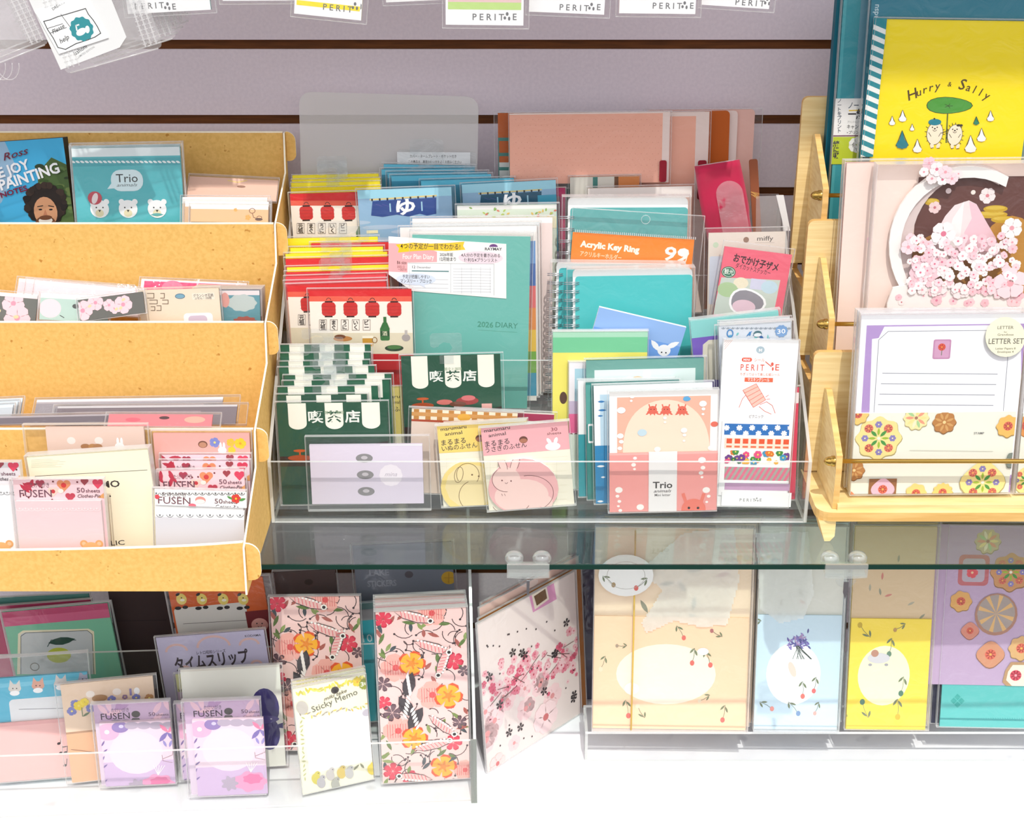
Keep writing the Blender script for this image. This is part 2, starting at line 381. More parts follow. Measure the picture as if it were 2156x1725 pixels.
# ================================================================== the setting
mb = MB(); g0 = .7227; pitch = .0762; gh = .0048
mb.box(-1.0, 1.0, .003, .03, -.05, 1.25, 'groove')
zs = [-.05] + [g0 + pitch * k for k in range(-9, 7)] + [1.25]
for i in range(len(zs) - 1):
    mb.box(-1.0, 1.0, 0, .0035, zs[i] + (gh if i else 0), zs[i + 1] - (gh if i < len(zs) - 2 else 0), 'wall_paint')
structure(mb.build('wall_back'))
mb = MB(); mb.box(-1.0, 1.0, -.62, .0, -.06, 0, 'deck'); structure(mb.build('floor'))
mb = MB(); mb.box(-1.6, 1.6, -.850, .03, 1.9, 1.96, 'wall_paint'); structure(mb.build('ceiling'))  # unseen overhead slab, added to keep the sun off the upper wall

GZ = .327                                   # top of the glass shelf
gs = empty('glass_shelf', (.3, -.18, GZ - .0046)); tag(gs, 'long clear glass shelf with a dark green front edge, holding the stands', 'shelf')
def sub(mb, name, root, label=None):
    o = mb.build(name, root); o.location = -root.location
    if label: o['label'] = label
    return o
mb = MB(); mb.box(-.9, .95, -.357, -.001, GZ - .0046, GZ, 'glass'); sub(mb, 'pane', gs)
mb = MB(); mb.box(-.9, .95, -.3585, -.357, GZ - .0046, GZ, 'glass_edge'); sub(mb, 'polished_edge', gs, 'dark green front edge of the glass')
for X in (-.75, .75):
    mb = MB(); mb.prism([(X, -.001, GZ - .0062), (X, -.25, GZ - .0062), (X, -.25, GZ - .016), (X, -.001, GZ - .04)], (.004, 0, 0), 'steel'); sub(mb, 'shelf_bracket', gs)

def clip_on(px, label, hook):
    P = at_y(px, 1182, -.362); r = empty('shelf_edge_clip', (P.x, P.y, GZ - .003)); tag(r, label, 'clip')
    x, y, z = 0, 0, 0
    mb = MB(); mb.prism([(x - .019, y, .0065), (x + .019, y, .0065), (x + .019, y, -.0065), (x + .006, y, -.0075), (x - .006, y, -.0075), (x - .019, y, -.0065)], (0, -.003, 0), 'clip_plastic'); bd = mb.build('body', r)
    for s in (-1, 1):
        mb = MB(); mb.lathe((x + s * .0125, .012, .0038), (0, 0, 1), [(0, .0085), (.003, .0085), (.006, .0065), (.0075, .003), (.0078, 0)], 'clip_plastic', 14); mb.build('dome_button', bd)
    mb = MB(); mb.prism([(x - .018, -.002, -.0032 - .001), (x + .018, -.002, -.0042), (x + .018, .022, -.0042), (x - .018, .022, -.0042)], (0, 0, -.0016), 'clip_plastic'); mb.build('lower_jaw', r)
    mb = MB()
    a = [(x + .009 * math.cos(t * .3142) , -.004, -.0085 + .0075 * -abs(math.sin(t * .3142))) for t in range(11)]
    mb.prism(a, (0, .0015, 0), 'tab'); mb.build('round_grip', r)
    mb = MB(); mb.prism([(-.0022, -.0058, -.009), (.0022, -.0058, -.009), (.0026, -.0058, -.019), (.0002, -.0058, -.027), (-.002, -.0058, -.020)] if hook else [(-.0014, -.0058, -.008), (.0014, -.0058, -.008), (.0010, -.0058, -.022), (-.0012, -.0058, -.022)], (0, .0014, 0), 'steel'); mb.build('metal_prong', r)
clip_on(1112, 'clear plastic clip on the glass edge above the sakura letter sheets', False)
clip_on(1783, 'clear plastic clip with a pointed prong on the glass edge above the yellow set', True)

# ================================================================== kraft cardboard stand
KY = [-.041 - .0909 * k for k in range(5)]                 # risers, back to front
KZ = [.6438, .5762, .5086, .4410, .3734]                   # their top edges
ks = empty('cardboard_tier_stand', (-.5, -.22, GZ)); tag(ks, 'brown kraft cardboard stand in four steps, on the left of the glass shelf', 'display stand')
KX = -.2325
def kx(Y): return -.2296 + (Y - KY[0]) * .002
TH_K = .0022
for k in range(4):
    mb = MB(); zb = (KZ[k + 1] - .068) if k < 3 else GZ
    zb = max(zb, GZ + .0005)
    Y = KY[k]
    mb.box(-.80, kx(Y) - .001, Y, Y + TH_K, zb, KZ[k] - .0012, 'kraft'); mb.box(-.80, kx(Y) - .001, Y - .0001, Y + TH_K, KZ[k] - .0012, KZ[k], 'kraft_edge')
    sub(mb, 'back_panel' if k == 0 else 'riser_panel', ks)
    fz = [.5080, .4404, .3730, GZ + .0026][k]
    mb = MB(); mb.box(-.80, kx(KY[k + 1]) - .001, KY[k + 1] + TH_K, Y, fz - .002, fz, 'kraft'); sub(mb, 'tray_floor', ks)
# front lip, its top edge sagging in the middle
mb = MB(); Y = KY[4]; n = 24; xs = [-.80 + (kx(Y) + .80) * i / n for i in range(n + 1)]
def sag(x): t = (x + .80) / (kx(Y) + .80); return KZ[4] + .003 - .0085 * math.sin(math.pi * min(1, max(0, (t - .0) / 1.0))) ** .6 * (1 - max(0, (t - .93) / .07) ** 2)
top = [(x, Y, sag(x) - .0012) for x in xs]; tp = [(x, Y, sag(x)) for x in xs]
mb.prism(top + [(kx(Y), Y, GZ + .0003), (-.80, Y, GZ + .0003)], (0, TH_K, 0), 'kraft')
mb.prism(tp + top[::-1], (0, TH_K, 0), 'kraft_edge'); sub(mb, 'front_lip', ks)
# right side: stepped plate with rounded tabs slotted through at each step
def sidep(Y, z): return (kx(Y), Y, z)
prof = [(KY[4] - .006, GZ + .0003), (KY[4] - .002, KZ[4] - .002), (KY[3] - .012, KZ[4] + .035), (KY[3] - .003, KZ[3] - .001), (KY[2] - .010, KZ[3] + .030), (KY[2] - .003, KZ[2] - .001),
        (KY[1] - .010, KZ[2] + .030), (KY[1] - .003, KZ[1] - .001), (KY[0] - .010, KZ[1] + .028), (KY[0] - .003, KZ[0] - .001), (KY[0] + .003, KZ[0] - .001), (KY[0] + .003, GZ + .0003)]
mb = MB(); pts = [sidep(y, z) for y, z in prof]
mb.prism(pts, (.0017, 0, 0), 'kraft', 'kraft_edge'); sub(mb, 'side_panel', ks)
for k in range(5):
    Y = KY[k]; x0 = kx(Y) + .0020; w = .0095 if k < 4 else .0120; zt = KZ[k] + (.001 if k == 4 else 0); h = .033 if k < 4 else .036
    if k == 0: h = .030
    pts = [(x0, Y, zt)] + [(x0 + w * math.sin(t), Y, zt - w + w * math.cos(t)) for t in [math.pi / 2 * i / 6 for i in range(7)]] + [(x0 + w, Y, zt - h + w * .7)] + [(x0 + w * (.3 + .7 * math.cos(t)), Y, zt - h + w * .7 - w * .7 * math.sin(t)) for t in [math.pi / 2 * i / 5 for i in range(1, 6)]] + [(x0, Y, zt - h)]
    mb = MB(); mb.prism(pts, (0, TH_K, 0), 'kraft', 'kraft_edge'); sub(mb, 'slot_tab', ks)

# ================================================================== acrylic three-step stand (middle of the glass shelf)
AL, AR = -.2268, .2782
asd = empty('acrylic_step_stand', (.028, -.15, GZ)); tag(asd, 'clear acrylic three step stand packed with stationery, middle of the glass shelf', 'display stand')
AY = [-.2797, -.195, -.11]; AZ = [.391, .458, .515]; T = .003
def pane(mb, x0, x1, y0, y1, z0, z1, big):
    """box of acrylic whose cut edges catch the light; big = axis of its wide faces"""
    v = [(x, y, z) for x in (x0, x1) for y in (y0, y1) for z in (z0, z1)]
    fs = {'x': [(0, 1, 3, 2), (4, 6, 7, 5)], 'y': [(0, 4, 5, 1), (2, 3, 7, 6)], 'z': [(0, 2, 6, 4), (1, 5, 7, 3)]}
    for ax, ff in fs.items(): mb.add(v, ff, 'acrylic' if ax == big else 'acrylic_edge')
for k in range(3):
    zb = [GZ + .0005, .392, .449][k]; zlow = [GZ + .0005, GZ + .0035, .3925][k]
    mb = MB(); pane(mb, AL + T, AR - T, AY[k], AY[k] + T, zb if k == 0 else zlow, AZ[k], 'y'); sub(mb, 'front_pane' if k == 0 else 'step_pane', asd)
    yb = AY[k + 1] if k < 2 else -.028
    mb = MB(); pane(mb, AL + T, AR - T, AY[k] + T, yb, zb, zb + .003, 'z'); sub(mb, 'tray_floor', asd)
mb = MB(); pane(mb, AL + T, AR - T, -.028, -.025, .4525, .575, 'y'); sub(mb, 'back_pane', asd)
for x in (AL, AR - T):
    pr = [(-.2797, GZ + .0005), (-.2797, .391), (-.262, .405), (-.05, .560), (-.025, .560), (-.025, GZ + .0005)]
    mb = MB(); mb.prism([(x, y, z) for y, z in pr], (T, 0, 0), 'acrylic', 'acrylic_edge'); sub(mb, 'side_pane', asd)

# ================================================================== wooden three-step stand with brass rods (right)
wd = empty('wooden_tier_stand', (.5, -.2, GZ)); tag(wd, 'pale wooden three step stand with brass rods, on the right of the shelf', 'display stand')
WX = .2810; XR = .86
WB = [(-.235, .483, .360), (-.160, .587, .45), (-.085, .688, .52)]       # board Y, top, bottom, front to back
for k, (Y, zt, zb) in enumerate(WB):
    mb = MB(); r = .006; pts = [(WX, Y, zb)] + [(WX + r - r * math.cos(t), Y, zt - r + r * math.sin(t)) for t in [math.pi / 2 * i / 4 for i in range(5)]] + [(XR, Y, zt), (XR, Y, zb)]
    mb.prism(pts, (0, .006, 0), 'wood', 'wood_edge'); sub(mb, 'back_board', wd)
    # tray bottom of the two upper steps, and the upright leg under it
    if k:
        mb = MB(); mb.box(WX + .012, XR, Y - .062, Y - .0005, zb - .006, zb, 'wood'); sub(mb, 'tray_floor', wd)
    zr = [.4035, .506, .608][k]; yf = Y - (.068 if k else .074); X = WX + .0125
    zf = [.3589, zb, zb][k]
    pr = [(Y - .0005, zt - .036), (Y - .008, zt - .034), (yf, zr + .008), (yf - .002, zr - .006), (yf - .002, zf), (Y - .0005, zf)]
    mb = MB(); mb.prism([(X, y, z) for y, z in pr], (.0055, 0, 0), 'wood', 'wood_edge'); sub(mb, 'side_plate', wd)
    mb = MB(); mb.tube([(X - .002, yf + .006, zr), (XR, yf + .006, zr)], .0021, 'brass', 10); rod = sub(mb, 'brass_rod', wd, 'brass rod across the front')
    mb = MB(); mb.lathe((X, yf + .006, zr), (-1, 0, 0), [(0, .0050), (.003, .0050), (.0032, .0044), (.006, .0042), (.0085, .003), (.0098, .0012), (.0100, 0)], 'brass', 14); mb.build('acorn_nut', rod)
# leg plates down to the shelf, behind the boards
for x in (WX + .003, XR - .01):
    mb = MB(); mb.prism([(x, -.2285, GZ + .0003), (x, -.2285, .443), (x, -.1535, .443), (x, -.1535, .513), (x, -.0788, .513), (x, -.0788, .60), (x, -.06, .60), (x, -.06, GZ + .0003)], (.006, 0, 0), 'wood', 'wood_edge'); sub(mb, 'support_leg', wd)
# bottom tray plate with a front lip and short feet
zt = .3586; yF = -.3185
mb = MB(); r = .014
pts = [(WX - .002, -.229, zt - .009)] + [(WX - .002 + r - r * math.cos(t), yF + r - r * math.sin(t), zt - .009) for t in [math.pi / 2 * i / 5 for i in range(6)]] + [(XR, yF, zt - .009), (XR, -.229, zt - .009)]
mb.prism(pts, (0, 0, .009), 'wood', 'wood_edge'); sub(mb, 'base_plate', wd)
mb = MB(); mb.box(WX + .0165, XR, -.3145, -.3100, zt, zt + .0060, 'wood'); sub(mb, 'front_ledge', wd)
for x in (WX + .004, XR - .03):
    mb = MB(); mb.prism([(x - .004, -.3160, zt - .0092), (x + .012, -.3160, zt - .0092), (x + .012, -.3160, GZ + .006), (x + .008, -.3160, GZ + .0008), (x + .003, -.3160, GZ + .0008)], (0, .03, 0), 'wood', 'wood_edge'); sub(mb, 'foot', wd)

# ================================================================== lower acrylic tray (left, on the white deck)
PL = at_z(0, 1722, .003); PR = at_z(1004, 1686, .003); uu = (PR - PL).normalized(); vv = Vector((-uu.y, uu.x, 0))
la = empty('acrylic_tray', (PR.x, PR.y, .0006)); la.rotation_euler = (0, 0, math.atan2(uu.y, uu.x)); tag(la, 'clear acrylic two step tray on the white deck under the cardboard stand', 'display tray')
LL = -.62
hf = (at_pl(1004, 1556, PR, vv).z) - .003; P2 = at_pl(300, 1368, PR + vv * .110, vv); hm = P2.z - .003
mb = MB(); pane(mb, LL, -.003, 0, .003, .0, hf, 'y'); mb.build('front_pane', la)
mb = MB(); pane(mb, LL, -.003, .003, .24, .0, .003, 'z'); mb.build('tray_floor', la)
mb = MB(); pane(mb, LL, -.003, .110, .113, .0032, hm, 'y'); mb.build('step_pane', la)
mb = MB(); mb.prism([(-.003, y, z) for y, z in [(0, -.001), (0, hf), (.012, hf + .02), (.20, .295), (.22, .295), (.24, -.001)]], (.003, 0, 0), 'acrylic', 'acrylic_edge'); mb.build('side_pane', la)
mb = MB(); mb.box(-.0058, .0004, -.0006, -.0001, -.001, hf + .002, 'acrylic_dark'); mb.build('edge_strip', la)

# ================================================================== low acrylic riser (right, on the white deck)
rz = empty('acrylic_riser', (.35, -.2, 0)); tag(rz, 'low clear acrylic riser under the leaning letter sets on the white deck', 'riser')
RX0 = at_z(1231, 1603, .001).x; RY = at_z(1500, 1603, .001).y; RH = at_y(1400, 1541, RY).z
mb = MB(); pane(mb, RX0, .80, RY, RY + .003, .0005, RH - .003, 'y'); sub(mb, 'front_pane', rz)
mb = MB(); pane(mb, RX0, .80, RY, RY + .048, RH - .003, RH, 'z'); sub(mb, 'top_pane', rz)
mb = MB(); pane(mb, RX0, RX0 + .003, RY + .003, RY + .048, .0005, RH - .003, 'x'); sub(mb, 'side_pane', rz)
# ================================================================== packs hanging from the slatted wall (their lower ends hang into the picture)
W = (250, 250, 250); INK = (60, 58, 60)
def perit(A, x, y, h, col, sp=1.0):
    A.text('P E R I T', x, y, h, col, bold=.012); w = h * 4.3
    A.ell(x + w + h * .9, y - h * .9, h * .22, h * .28, col).ell(x + w + h * .55, y - h * .3, h * .2, h * .25, col).ell(x + w + h * 1.2, y - h * .2, h * .18, h * .3, col)
    A.text('E', x + w + h * 1.75, y, h, col, bold=.012)
def wallpack(tl, tr, bot, Y, edge, lab, tx=None, band=None, n=3, W0=W):
    def art(A):
        for i in range(5): A.rect(.10, .10 + .13 * i, .88, .185 + .13 * i, tuple(int(255 - (255 - v) * (.35 + .13 * ((i * 2 + len(lab)) % 5))) for v in edge))
        if band:
            for (v0, v1, c) in band: A.rect(.03, v0, .97, v1, c)
        if tx: perit(A, tx[0], tx[1], tx[2], (120, 120, 122))
    c = Card('seal_pack', lab, 'seal pack', tl, tr, bot=bot, Y=Y, lean=3, th=.0030, col=W0, edge=edge, art=art, bag=(3, 3, 5, 3), group='seal packs hanging on the wall')
    return c
def wp(x0, x1, y0, y1, Y, edge, lab, tx=None, band=None):
    """bottom edge runs from (x0,y0) to (x1,y1); the pack reaches up out of the picture"""
    h = 300
    return wallpack((x0, y0 - h), (x1, y1 - h), (x0, y0), Y, edge, lab, tx, band)
wp(228, 408, 32, 22, -.19, (110, 170, 165), 'white hanging seal pack with a teal lower edge, beside the clear zip bags', (285, 20, 13))
wp(447, 606, 2, 1, -.19, (200, 190, 30), 'yellow hanging pack barely reaching into view, just right of the teal-edged seal pack')
wp(634, 780, 30, 46, -.20, (205, 190, 40), 'tilted white seal pack with a yellow lower edge hanging on the wall', (680, 20, 13), [(.90, .935, (250, 230, 60))])
wp(792, 926, 6, 0, -.18, (80, 120, 165), 'hanging seal pack with a blue lower edge, only its lowest strip showing')
wp(937, 1106, 52, 54, -.21, (205, 170, 130), 'lowest hanging white seal pack, with a lime green scalloped strip above its logo', (995, 42, 14), [(.835, .888, (196, 226, 140)), (.80, .835, (235, 200, 200))])
wp(1126, 1290, 25, 32, -.20, (120, 160, 180), 'white seal pack with thin blue lower edge hanging between the lime and orange ones', (1178, 21, 13))
wp(1314, 1480, 28, 30, -.195, (235, 150, 110), 'white hanging seal pack with an orange lower edge', (1374, 18, 13))
wp(1508, 1655, 12, 22, -.186, (225, 225, 225), 'rightmost white seal pack hanging beside the tall teal notebook', (1548, 10, 13))

# clear zip bags at the upper left
def swan(A):
    A.rrect(75, 28, 250, 118, 10, (225, 226, 224))
def zipbag(lab, bl, br, Y, grp, art=None, up=260, card=None):
    c = Card('zip_bag', lab, 'bag', (bl[0] - up * .33, bl[1] - up), (br[0] - up * .33, br[1] - up), bot=bl, Y=Y, lean=4, th=.0006, col='film_thick', multi=True, body='bag_sheet', group=grp, rad=.004)
    mb = MB()
    for s in (-1, 1):          # ribbed side gussets
        for k in range(3):
            x = s * (c.W / 2 - .004 - .005 * k)
            mb.box(x - .0006, x + .0006, -.0012, 0, .004, c.L - .002, 'film_edge')
            for j in range(26): mb.box(x - .0018, x + .0018, -.0009, 0, .006 + j * .004, .0068 + j * .004, 'film_edge')
    mb.build('ribbed_gusset', c.root)
    mb = MB(); r = .004; w = c.W / 2
    mb.tube([(-w + r, -.0005, 0), (w - r, -.0005, 0)], .0007, 'film_edge', 6); mb.build('welded_edge', c.root)
    return c
for k in range(4):
    zipbag('clear ribbed zip bag, %s, behind the bag with the bird stamp' % ['closest to the wall', 'second from the wall', 'third from the wall', 'fourth from the wall'][k], (212 - 12 * k, 98 + 14 * k), (402 - 13 * k, 40 + 13 * k), -.152 - .009 * k, 'clear zip bags behind the bird stamp bag')
c = zipbag('clear zip bag holding a white card with a teal bird stamp', (132, 158), (340, 98), -.20, None)
TE = (60, 150, 158); G = (90, 92, 92)
def backing(A): pass
c.part('backing_card', [(52, -20), (205, -75), (266, 78), (252, 100), (128, 147)], (238, 239, 238), .0004, art=lambda A: A.text('isshoni', 158, 117, 9, G, rot=16).text('LIMITED EDITION', 166, 122, 4, (160, 160, 160), rot=16))
def stampart(A):
    A.line([(92, 45), (105, 42), (122, 35), (140, 30), (160, 24), (180, 18), (186, 30), (196, 42), (205, 56), (212, 70), (200, 78), (185, 84), (160, 92), (138, 104), (122, 100), (112, 80), (100, 62), (92, 45)], 2, G)
    A.text('DREAMERS', 112, 22, 6, G, rot=16).line([(128, 30), (150, 60), (190, 76)], 1.2, G).line([(100, 60), (132, 50)], 1.2, G).line([(105, 70), (140, 58)], 1.2, G)
    A.text('Please', 112, 72, 9, G, rot=14, shear=.3).text('help', 128, 92, 10, G, rot=14, shear=.3)
    A.blob(172, 61, 25, TE, 11, .05).ell(171, 67, 12, 7, (240, 245, 245), 15).ell(184, 62, 5, 8, (240, 245, 245), -20).line([(162, 64), (160, 54), (166, 52)], 3, (240, 245, 245))
c.part('stamp_card', [(74, 26), (180, -8), (228, 80), (124, 114)], (247, 248, 247), .0012, art=stampart)
for k in range(3):
    zipbag('clear ribbed zip bag in the corner bundle, %s' % ['closest to the wall', 'second from the wall', 'frontmost'][k], (-150, 168 + 12 * k), (56 + 8 * k, 84 + 8 * k), -.175 - .009 * k, 'corner bundle of clear zip bags')
mb = MB(); o = at_y(14, 120, -.203)
for k in range(3): mb.tube([o + Vector((-.012 + .006 * k + .010 * math.cos(t), 0, -.006 + .014 * math.sin(t))) for t in [math.pi + 3.2 * i / 12 for i in range(13)]], .0004, 'film_edge', 6)
tag(mb.build('elastic_loop'), 'thin clear looped cords hanging under the corner bundle of zip bags', 'cord')
# ================================================================== what stands in the cardboard stand
# --- top step
LIM['x'] = lambda Y: (None, kx(Y) - .0015)
LIM['front'] = KY[1] + .004
BK = (30, 26, 26)
def painting(A):
    A.rect(0, 0, 1, 1, (70, 178, 226))
    A.poly([(.42, 0), (0, 0), (0, .62), (.30, .45), (.50, .2)], (150, 186, 214))
    A.poly([(.70, .25), (.86, .14), (1, .2), (1, 1), (.62, 1), (.66, .62)], (78, 104, 56))
    rr = random.Random(3)
    for i in range(60): A.ell(rr.uniform(.68, 1), rr.uniform(.2, .95), rr.uniform(.02, .05), rr.uniform(.012, .03), rr.choice([(60, 86, 40), (92, 118, 66), (110, 130, 70), (48, 66, 40)]))
    A.poly([(0, .78), (.45, .62), (.66, .70), (.66, 1), (0, 1)], (96, 120, 76)); A.rect(0, .9, .5, 1, (110, 150, 160))
    for i in range(30): A.ell(rr.uniform(.1, .5), rr.uniform(.72, .9), rr.uniform(.02, .04), rr.uniform(.012, .03), rr.choice([(70, 100, 50), (120, 140, 80), (150, 160, 60)]))
    # curly hair, face, beard
    A.blob(96, 430, 44, (38, 28, 24), 13, .05)
    for i in range(40):
        t = rr.uniform(0, 6.28); A.ell(96 + 40 * math.cos(t), 426 + 36 * math.sin(t), rr.uniform(5, 9), rr.uniform(5, 8), rr.choice([(46, 34, 28), (30, 22, 20), (58, 42, 34)]))
    A.ell(97, 446, 25, 32, (206, 150, 112)).ell(97, 470, 22, 16, (110, 66, 42)).ell(97, 464, 15, 7, (232, 224, 214)).ell(97, 458, 14, 5, (110, 66, 42))
    A.ell(86, 441, 4, 1.8, BK).ell(108, 441, 4, 1.8, BK).line([(80, 435), (91, 433)], 2, BK).line([(103, 433), (114, 435)], 2, BK).poly([(96, 440), (101, 453), (92, 453)], (186, 122, 90))
    A.text('Bob Ross', 10, 338, 15, (110, 26, 50), shear=.35, rot=12, al='C', w=112, bold=.006)
    A.text('THE JOY', 66, 354, 21, (238, 240, 244), rot=13, al='R', w=110, bold=.03).text('OF PAINTING', 128, 362, 22, (244, 245, 248), rot=13, al='R', w=182, bold=.03)
    A.text('STICKY NOTES', 60, 400, 11, (120, 20, 60), rot=12, al='R', w=130, bold=.03)
Card('sticky_note_book', 'thick sticky note book with a curly haired man and landscape cover, top cardboard step', 'sticky notes', (-78, 304), (132, 290), Y=-.078, fl=.5085, lean=10, th=.016, col=(60, 140, 180), edge=(44, 48, 44), art=painting)
def trio(A):
    A.rect(0, 0, 1, 1, (84, 184, 192)).rect(140, 300, 392, 327, (226, 238, 240)).rect(140, 335, 392, 347, (70, 168, 178))
    for i in range(24): A.leaf(154 + i * 9.6, 341, 5.2, 4.6, -22, (238, 246, 246))
    A.rrect(232, 358, 303, 402, 20, (218, 240, 244)).poly([(236, 384), (226, 398), (248, 396)], (218, 240, 244))
    A.text('Trio', 245, 384, 18, (52, 60, 62), w=46, bold=.004).text('animals', 246, 393, 7, (90, 100, 102), w=44, shear=.4, bold=0)
    for x in (210, 270, 331):
        for s in (-1, 1): A.ell(x + s * 14, 425 + (0 if x > 215 or s > 0 else 4), 6, 6, W)
        A.ell(x, 440, 20, 19, W).ell(x, 449, 9, 8, (238, 226, 186)).poly([(x - 3, 442), (x + 3, 442), (x, 447)], BK).ell(x - 7, 437, 1.6, 1.6, BK).ell(x + 7, 437, 1.6, 1.6, BK)
    A.ell(200, 417, 15, 14, (196, 70, 84)).ell(200, 418, 6, 12, (236, 222, 222), -20).leaf(331, 452, 14, 7, 0, (92, 170, 168))
c = Card('letter_set', 'teal letter set with three white bear heads, on the top cardboard step', 'letter set', (150, 313), (378, 309), Y=-.094, fl=.5085, lean=11, th=.003, col=(84, 184, 192), art=trio, bag=(2, 3, 3, 1))
for k in range(2): Card('letter_set', 'teal letter set in film right behind the bear heads one, %s' % ['its edge just showing', 'hindmost of the three'][k], 'letter set', (150 + 3 * k, 309 - 2 * k), (377 + 2 * k, 305 - 2 * k), Y=-.086 + .005 * k, fl=.5085, lean=11, th=.002, col=(200, 224, 226), bag=(2, 3, 3, 1))
Card('sticker_pack', 'pale pink flat pack leaning far back on the top cardboard step', 'pack', (399, 371), (588, 380), bot=(392, 415), Y=-.076, lean=48, th=.002, col=(226, 184, 162), art=lambda A: A.ell(508, 393, 9, 3, (150, 110, 90)).line([(480, 380), (500, 384), (520, 380)], 2, (236, 206, 120)), bag=(1, 3, 1, 1))
for k in range(2):
    Card('sticker_pack', ['white topped pack behind the beige fox pack, top cardboard step', 'white topped pack between the pink one and the beige fox pack'][k], 'pack', (390 - 6 * k, 424 - 9 * k), (566 - 3 * k, 425 - 9 * k), bot=(388, 468), Y=-.1120 + .0060 * k, lean=25, th=.002, col=(212, 172, 132), art=lambda A: A.rect(0, 0, 1, .25, (246, 240, 232)), bag=(2, 2, 3, 1))
def fox(A):
    A.rect(0, 0, 1, .22, (250, 248, 240)).rect(0, .22, 1, 1, (220, 178, 130))
    A.ring(531, 444, 6, 5, 1.6, (136, 84, 48)).line([(531, 449), (534, 458), (546, 462)], 1.6, (136, 84, 48)).ring(546, 458, 5, 3, 1.4, (136, 84, 48)).flower(522, 458, 6, (216, 160, 70)).flower(496, 442, 4, (216, 160, 70)).ell(545, 462, 8, 3, (90, 58, 40))
Card('sticker_pack', 'beige pack with a small brown fox drawing, front of the top cardboard step', 'pack', (402, 432), (565, 434), bot=(408, 467), Y=-.1195, lean=25, th=.003, col=(220, 178, 130), art=fox, bag=(2, 2, 3, 1))
# --- second step
LIM['front'] = KY[2] + .004
SAK = (240, 196, 202); DK = (92, 92, 84)
def sak(A, dark=DK, s=1):
    A.rect(0, 0, 1, 1, dark)
    rr = random.Random(s)
    for i in range(5): A.flower(rr.uniform(.05, .95), rr.uniform(.15, .9), rr.uniform(.08, .16), SAK, (225, 140, 160), rot=rr.uniform(0, 70), wid=.5)
    for i in range(4): A.ell(rr.uniform(.1, .9), rr.uniform(.2, .8), .03, .02, (224, 200, 150), rr.uniform(0, 90))
fz = .441
Card('sticker_pack', 'magenta topped sticker sheet leaning back on the second cardboard step', 'sticker sheet', (298, 587), (520, 597), Y=-.150, bot=(310, 640), lean=40, th=.002, col=(246, 214, 220), art=lambda A: A.rect(.03, .08, .97, 1, (214, 60, 110)).ell(.3, .3, .1, .07, (232, 110, 140)).ell(.6, .35, .12, .06, (236, 170, 120)), bag=(2, 2, 2, 1))
for k in range(3):
    Card('sticker_pack', 'pale pink sheet in film leaning back on the second step, %s from the front' % nth(k), 'sticker sheet', (76 - 18 * k, 592 - 3 * k), (302 - 12 * k, 612 - 4 * k), Y=-.172 + .008 * k, bot=(95, 650), lean=38, th=.0015, col=(250, 226, 224), art=lambda A: A.rect(0, .12, 1, .5, (244, 206, 210)), bag=(2, 2, 3, 1))
Card('sticker_pack', 'dark grey sticker pack with pink cherry blossoms, left end of the second step', 'sticker pack', (-110, 606), (80, 622), Y=-.196, bot=(-110, 674), lean=28, th=.002, col=DK, art=lambda A: (sak(A, DK, 4), A.rect(0, 0, 1, .12, (236, 214, 214))), bag=(2, 2, 2, 1))
def mint(A):
    A.rect(0, 0, 1, .16, (242, 236, 232)).rect(0, .16, 1, 1, (176, 200, 188)).ell(.15, .55, .16, .14, (238, 206, 210)).ell(.52, .42, .05, .035, (60, 62, 58)).ell(.86, .35, .12, .08, (238, 206, 210)).line([(.3, .8), (.36, .88)], .012, (60, 62, 58)).line([(.66, .82), (.7, .9)], .012, (60, 62, 58))
Card('sticker_pack', 'mint sticker pack with a round hole between the grey blossom packs, second step', 'sticker pack', (86, 618), (230, 626), Y=-.203, bot=(122, 675), lean=26, th=.002, col=(176, 200, 188), art=mint, bag=(2, 2, 2, 1))
Card('sticker_pack', 'dark grey blossom sticker pack tilted up beside the beige pack, second step', 'sticker pack', (164, 632), (300, 614), Y=-.209, bot=(178, 675), lean=26, th=.002, col=DK, art=lambda A: sak(A, (86, 84, 76), 9), bag=(2, 2, 2, 1))
for k in range(4): Card('sticker_pack', 'dark red edged pack behind the teal one, second cardboard step, %s from the front' % nth(k), 'sticker pack', (410 + 3 * k, 608 - 2 * k), (549 + 2 * k, 609 - 2 * k), Y=-.1895 + .005 * k, fl=fz, lean=10, th=.003, col=(150, 70, 80), edge=(140, 50, 62), art=lambda A: A.rect(0, 0, 1, .3, (220, 190, 190)), bag=(1, 1, 1, 1))
Card('sticker_pack', 'teal sticker pack with a grey cloud panel, right end of the second step', 'sticker pack', (410, 612), (546, 612), Y=-.1945, fl=fz, lean=10, th=.003, col=(96, 150, 162), art=lambda A: A.rect(0, 0, 1, .05, (236, 220, 220)).blob(510, 638, 30, (190, 200, 196), 9, .05, sy=.6).ell(474, 632, 9, 16, (226, 160, 150)).blob(516, 676, 24, (170, 90, 80), 9, .1, sy=.4), bag=(2, 2, 2, 1))
def mask(A):
    A.rect(0, 0, 1, 1, (240, 222, 198))
    for x, y, w, h in ((310, 618, 14, 10), (315, 632, 16, 8), (318, 646, 8, 8), (330, 644, 9, 10), (338, 618, 8, 10), (342, 632, 12, 8)): A.line([(x, y), (x + w, y), (x + w, y + h), (x, y + h)], 1.6, (120, 96, 74))
    A.ell(379, 623, 10, 5, (120, 168, 190)).ring(379, 624, 10, 5, 1.4, (90, 120, 140)).rect(404, 618, 452, 630, (246, 232, 214)).text('グランシオ花柄', 428, 625, 5.5, BK, al='C', w=42).text('ふせん・100枚', 428, 630, 4.5, BK, al='C', w=36)
    A.rrect(386, 660, 450, 690, 8, (250, 246, 250)).rrect(396, 665, 438, 690, 8, (212, 196, 216))
